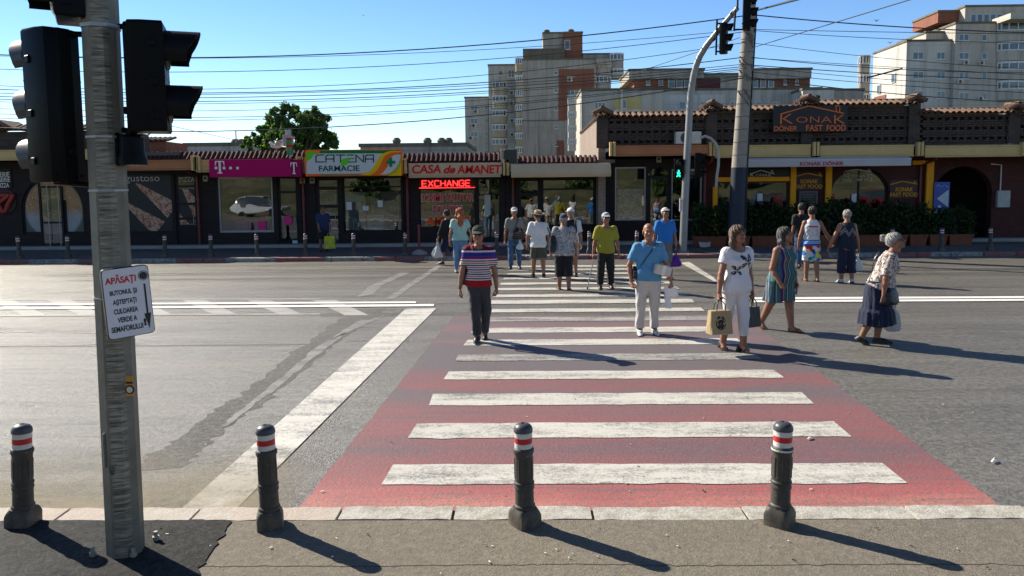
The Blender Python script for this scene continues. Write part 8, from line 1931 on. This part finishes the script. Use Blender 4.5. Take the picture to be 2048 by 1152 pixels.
# 7 woman in navy sleeveless top
def zig(g, v, x):
    tri = g.math('PINGPONG', g.math('ADD', x[0], 1.0), .085); z = g.math('SUBTRACT', x[2], g.math('MULTIPLY', tri, 1.5))
    def ln(c): return g.math('LESS_THAN', g.math('ABSOLUTE', g.math('SUBTRACT', z, c)), .016)
    return g.mix(g.math('MULTIPLY', g.math('MAXIMUM', ln(1.07), ln(1.125)), g.sm(g.noise(v, 80, 2), .35, .55)), (.016, .024, .04), (.30, .31, .30))
b = Body(H=1.66, sex='f', girth=1.2, belly=.03, limb=1.1, legs=[((.04, .03, -1), (.02, -.04, -1), 4), ((.03, -.05, -1), (.02, -.16, -1), 14)], arms=[((.5, .02, -1), (.4, .25, -1)), ((.26, .02, -1), (.2, .12, -1))], head=(0, 0, 0), fist=(.3, 1))
make_person('grey haired woman in a navy sleeveless zigzag top walking away with a white bag', b, 1693, 566, 182, 'tan', 'short', H_grey, dict(mat=pat('cloth_zigzag', zig), hem=-.05, sleeve=0, neck=.045, drape=1, name='top'), dict(mat=C_navy, len=1.62, ease=(.02, .045)), ('shoe', S_white, M_sole))
sack('white carrier bag held by the woman in the navy zigzag top', wpt(b, b.grip[-1]), .24, .42, plastic('plastic_white', (.66, .68, .72), .92), 5)
# 8 man in black behind
b = Body(H=1.72, legs=walkR(.15, .15), arms=[hang, ((.2, .15, -1), (0, .6, -.6))])
make_person('man in a black shirt and blue jeans walking away, half behind the tank top', b, 1602, 537, 178, 'tan', 'short', H_dark, dict(mat=C_black, sleeve=.7), dict(mat=C_denim), ('shoe', S_black, M_sole), h=.012)
# 9 man in sage polo and white cap, black bag
b = Body(H=1.70, girth=1.0, belly=.012, legs=[((.06, .02, -1), (.04, -.06, -1), 0), ((.04, .14, -1), (.03, .0, -1), -4)], arms=[((.22, .12, -1), (-.35, .9, .1)), ((.26, -.02, -1), (.12, .18, -1))], head=(-3, 6, 0), fist=(.7, .3))
make_person('man in a sage grey tee, blue jeans and white cap walking towards the viewer', b, 1030, 538, 0, 'tan', 'thin', H_grey, dict(mat=C_greyp, sleeve=.75, hem=-.04), dict(mat=C_denim), ('shoe', S_black, M_sole), ('cap', W_cap, W_cap))
cb = softbag(b, 'large black messenger bag worn in front by the man in the sage tee', 'messenger_bag', b.T(.06 * b.H, -.17, .04 * b.H), (.17, .07, .14), L_black); strap_over(b, cb, 1, .035, .024, z0=.1, x1=-.0)
sack('white plastic bag hanging under the black messenger bag', wpt(b, b.T(.09 * b.H, -.19, -.02 * b.H)), .2, .3, plastic('plastic_white', (.66, .68, .72), .92), 7)
boxthing(b, 'phone', 'dark phone in the raised hand of the man in the sage tee', 'phone', b.grip[1] + np.array((0, -.02, .03)), (.075, .012, .15), -.5, 0, 0, L_black)
# 10 straw hat man
b = Body(H=1.66, girth=1.1, belly=.03, legs=[((.06, .12, -1), (.05, .04, -1), 0), ((.06, -.08, -1), (.04, -.2, -1), 14)], arms=[((.32, .12, -1), (.1, .35, -1)), ((.32, .0, -1), (.16, .25, -1))], head=(28, 3, 0), fist=(.4, .4))
make_person('man in a straw hat, white tee and dark shorts walking away', b, 1077, 555, 184, 'tan', 'short', H_dgrey, dict(mat=C_white, sleeve=.85, hem=-.07, drape=1, ease=.02, slease=.014), dict(mat=C_olive, kind='shorts', len=.93, ease=(.02, .04)), ('shoe', S_black, M_sole), ('straw', plain('straw', (.42, .33, .20), .8, 0, .2, 40, .4, 90), plain('straw_band', (.10, .06, .035), .8)))
# 11 woman in black and white floral blouse
def swirl(g, v, x):
    n = g.noise(v, 17, 2, .5, 2.2); f = g.math('ABSOLUTE', g.math('SUBTRACT', g.math('FRACT', g.math('MULTIPLY', n, 5.0)), .5)); return g.mix(g.sm(f, .2, .26), (.02, .02, .026), (.56, .56, .58))
b = Body(H=1.66, sex='f', girth=1.24, belly=.03, limb=1.1, legs=[((.03, .05, -1), (.02, -.05, -1), 6), ((.02, -.06, -1), (.02, -.2, -1), 16)], arms=[((.34, .02, -1), (.1, .3, -1)), ((.28, .06, -1), (.12, .2, -1))], head=(0, 6, 0), fist=(.5, .3))
make_person('woman in a navy cap and black and white swirl blouse walking away', b, 1128, 580, 180, 'tan', 'short', H_grey, dict(mat=pat('cloth_swirl', swirl), sleeve=.98, slease=.018, hem=-.075, drape=1, flare=.035, name='blouse'), dict(mat=C_black, len=1.45, ease=(.022, .04)), ('sandal', S_brown, S_brown), ('cap', cloth('cap_navy', (.03, .04, .10)), cloth('cap_navy', (.03, .04, .10))))
cb = softbag(b, 'slouchy black shoulder bag of the woman in the swirl blouse', 'shoulder_bag', b.T(.145 * b.H, .04, .08 * b.H), (.08, .12, .19), L_black); strap_over(b, cb, 1, .03, .03, z0=.16, x0=.075, x1=-.125)
# 12 backpack man
b = Body(H=1.72, girth=1.05, legs=[((.04, .14, -1), (.03, .05, -1), 0), ((.04, -.1, -1), (.02, -.3, -1), 18)], arms=[hang, ((.24, .1, -1), (.1, .3, -1))], head=(24, 4, 0))
make_person('man in a white tee, white cap and beige shorts wearing a backpack', b, 1142, 553, 178, 'tan', 'thin', H_grey, dict(mat=C_white, sleeve=.8, hem=-.05, drape=1), dict(mat=C_beige, kind='shorts', len=.95, ease=(.018, .035)), ('shoe', S_black, M_sole), ('cap', W_cap, W_cap), h=.012)
bp = softbag(b, 'black backpack on the man in the white tee and white cap', 'backpack', b.T(.0, .16, .19 * b.H), (.15, .09, .2), cloth('cloth_pack', (.02, .022, .03)))
for s_ in (-1, 1):
    mb = MB(); mb.M = b.M; mb.tube([tuple(b.T(s_ * .062 * b.H, q, z * b.H)) for q, z in ((.1, .29), (.03, .315), (-.07, .285), (-.125, .22), (-.12, .15))], .022, 6); mb.build('strap', cloth('cloth_pack', (.02, .022, .03)), bp, 60)
# 13 man in mustard with cane
b = Body(H=1.68, girth=1.06, belly=.03, legs=[((.06, -.02, -1), (.04, -.06, -1), 4), ((.05, .06, -1), (.04, .0, -1), 0)], arms=[((.34, -.1, -1), (.14, .12, -1)), ((.26, .02, -1), (.16, .25, -1))], head=(3, 12, 0), fist=(.4, 1), lean=5)
make_person('elderly man in a mustard tee and dark trousers leaning on a cane', b, 1211, 577, 2, 'tan', 'thin', H_grey, dict(mat=C_yel, sleeve=.8, hem=-.05, drape=1, slease=.012), dict(mat=cloth('cloth_dark_brown', (.022, .019, .019)), ease=(.015, .03)), ('shoe', S_black, M_sole), ('cap', cloth('cap_pale_blue', (.40, .44, .50), .2), cloth('cap_pale_blue', (.40, .44, .50), .2)), sun=True)
gp = wpt(b, b.grip[-1]); cn = empty('walking_cane', (gp.x, gp.y, 0), 'grey metal walking cane of the man in the mustard tee', 'cane'); tip = G(1175, 579); mb = MB(); mb.tube([gp + Vector((0, 0, -.02)), gp.lerp(tip, .5), tip + Vector((0, 0, .03))], .0115, 8); mb.build('shaft', plain('cane_metal', (.36, .34, .31), .4, .5), cn, 40)
mb = MB(); mb.tube([gp + Vector((.0, .07, .0)), gp + Vector((0, 0, .012)), gp + Vector((0, -.05, .005))], .014, 8); mb.build('handle', L_black, cn, 40); mb = MB(); mb.lathe([(.02, .002), (.018, .05)], (tip.x, tip.y, 0), 10); mb.build('rubber_tip', L_black, cn, 40)
# 14 man in strong blue polo behind
b = Body(H=1.72, girth=1.04, belly=.02, legs=[((.04, .12, -1), (.03, .0, -1), 0), ((.03, -.08, -1), (.02, -.25, -1), 16)], arms=[((.22, .1, -1), (.1, .25, -1)), ((.3, .05, -1), (.1, .3, -1))], head=(4, 22, 0), fist=(1, .3), lean=4)
make_person('man in a strong blue polo and white cap looking down', b, 1328, 558, 6, 'tan', 'thin', H_grey, dict(mat=C_blue2, sleeve=.78, hem=.0, collar=C_blue2, name='polo_shirt'), dict(mat=C_grey, belt=L_black, waist=.05), ('shoe', S_black, M_sole), ('cap', W_cap, W_cap), sun=True)
sack('bright purple carrier bag in the left hand of the man in strong blue', wpt(b, b.grip[1]), .27, .40, plastic('plastic_purple', (.14, .015, .36), .97), 9)
# 15 red haired woman
b = Body(H=1.70, sex='f', girth=1.1, limb=1.05, legs=[((.03, .04, -1), (.02, -.05, -1), 6), ((.02, -.08, -1), (.02, -.25, -1), 18)], arms=[((.3, .03, -1), (.1, .3, -1)), ((.36, .04, -1), (.1, .25, -1))], head=(8, 2, 0), fist=(.4, .4))
make_person('red haired woman in a mint blouse and pale jeans walking away', b, 921, 546, 186, 'fair', 'red', H_red, dict(mat=C_mint, sleeve=.55, slease=.014, hem=-.02, name='blouse', drape=.7), dict(mat=C_denim2, ease=(.008, .008)), ('shoe', S_white, M_sole))
cb = softbag(b, 'small black shoulder bag of the red haired woman', 'shoulder_bag', b.T(-.13 * b.H, -.06, .10 * b.H), (.05, .1, .09), L_black); strap_over(b, cb, -1, .02, .024, z0=.14, x0=.07, x1=-.115)
# 16 person in black with white bag
b = Body(H=1.60, sex='f', legs=[((.02, .25, -1), (.0, .1, -1), 0), ((.02, -.2, -1), (.0, -.5, -1), 35)], arms=[((.2, .3, -1), (.05, .5, -1)), ((.2, .1, -1), (.1, .3, -1))], head=(0, 8, 0), fist=(1, 1))
make_person('person in black with cropped hair striding behind the red haired woman', b, 899, 530, 235, 'tan', 'short', H_dark, dict(mat=C_black, sleeve=1.6, hem=-.05, name='jacket'), dict(mat=C_navy, len=1.2, ease=(.02, .04)), ('shoe', S_black, M_sole), h=.012)
sack('white carrier bag with a yellow patch beside the red haired woman', wpt(b, b.grip[1]) , .34, .48, plastic('plastic_white', (.66, .68, .72), .92), 11)
# 17 woman at the phone shop
b = Body(H=1.68, sex='f', girth=1.05, arms=[((.25, .1, -1), (.1, .5, -.8)), ((.25, .2, -1), (0, .8, -.3))])
make_person('woman in a black top standing at the phone shop door in shade', b, 547, 497, 170, 'fair', 'longdark', H_brown, dict(mat=C_black, sleeve=.3), dict(mat=C_navy, ease=(.02, .035)), ('shoe', S_black, M_sole), h=.012)
b.root.location.z = .122
# 18 person at the pharmacy with a yellow bag
b = Body(H=1.58, sex='f', girth=1.1, lean=6, arms=[((.2, .1, -1), (.1, .3, -1)), ((.15, .3, -1), (-.1, .6, -1))], fist=(1, 1))
make_person('person in navy walking in shade before the pharmacy with a yellow bag', b, 648, 510, 25, 'brown', 'short', H_dark, dict(mat=cloth('cloth_deep_blue', (.02, .035, .10)), sleeve=.9), dict(mat=C_black, kind='skirt', hem=.28, w=.125, d=.11, pleat=.03, name='skirt'), ('shoe', S_black, M_sole), h=.012)
b.root.location.z = .122
def yb(g, v, x): n = g.noise(v, 9, 3); return g.mix(g.sm(n, .52, .56), (.55, .55, .03), (.35, .42, .12))
handbag('shopping_bag', 'bright yellow patterned shopping bag carried past the pharmacy', 'bag', wpt(b, b.grip[1]) + Vector((0, -.1, .122)), (.38, .16, .42), pat('bag_yellow', yb), rad(10), .12)
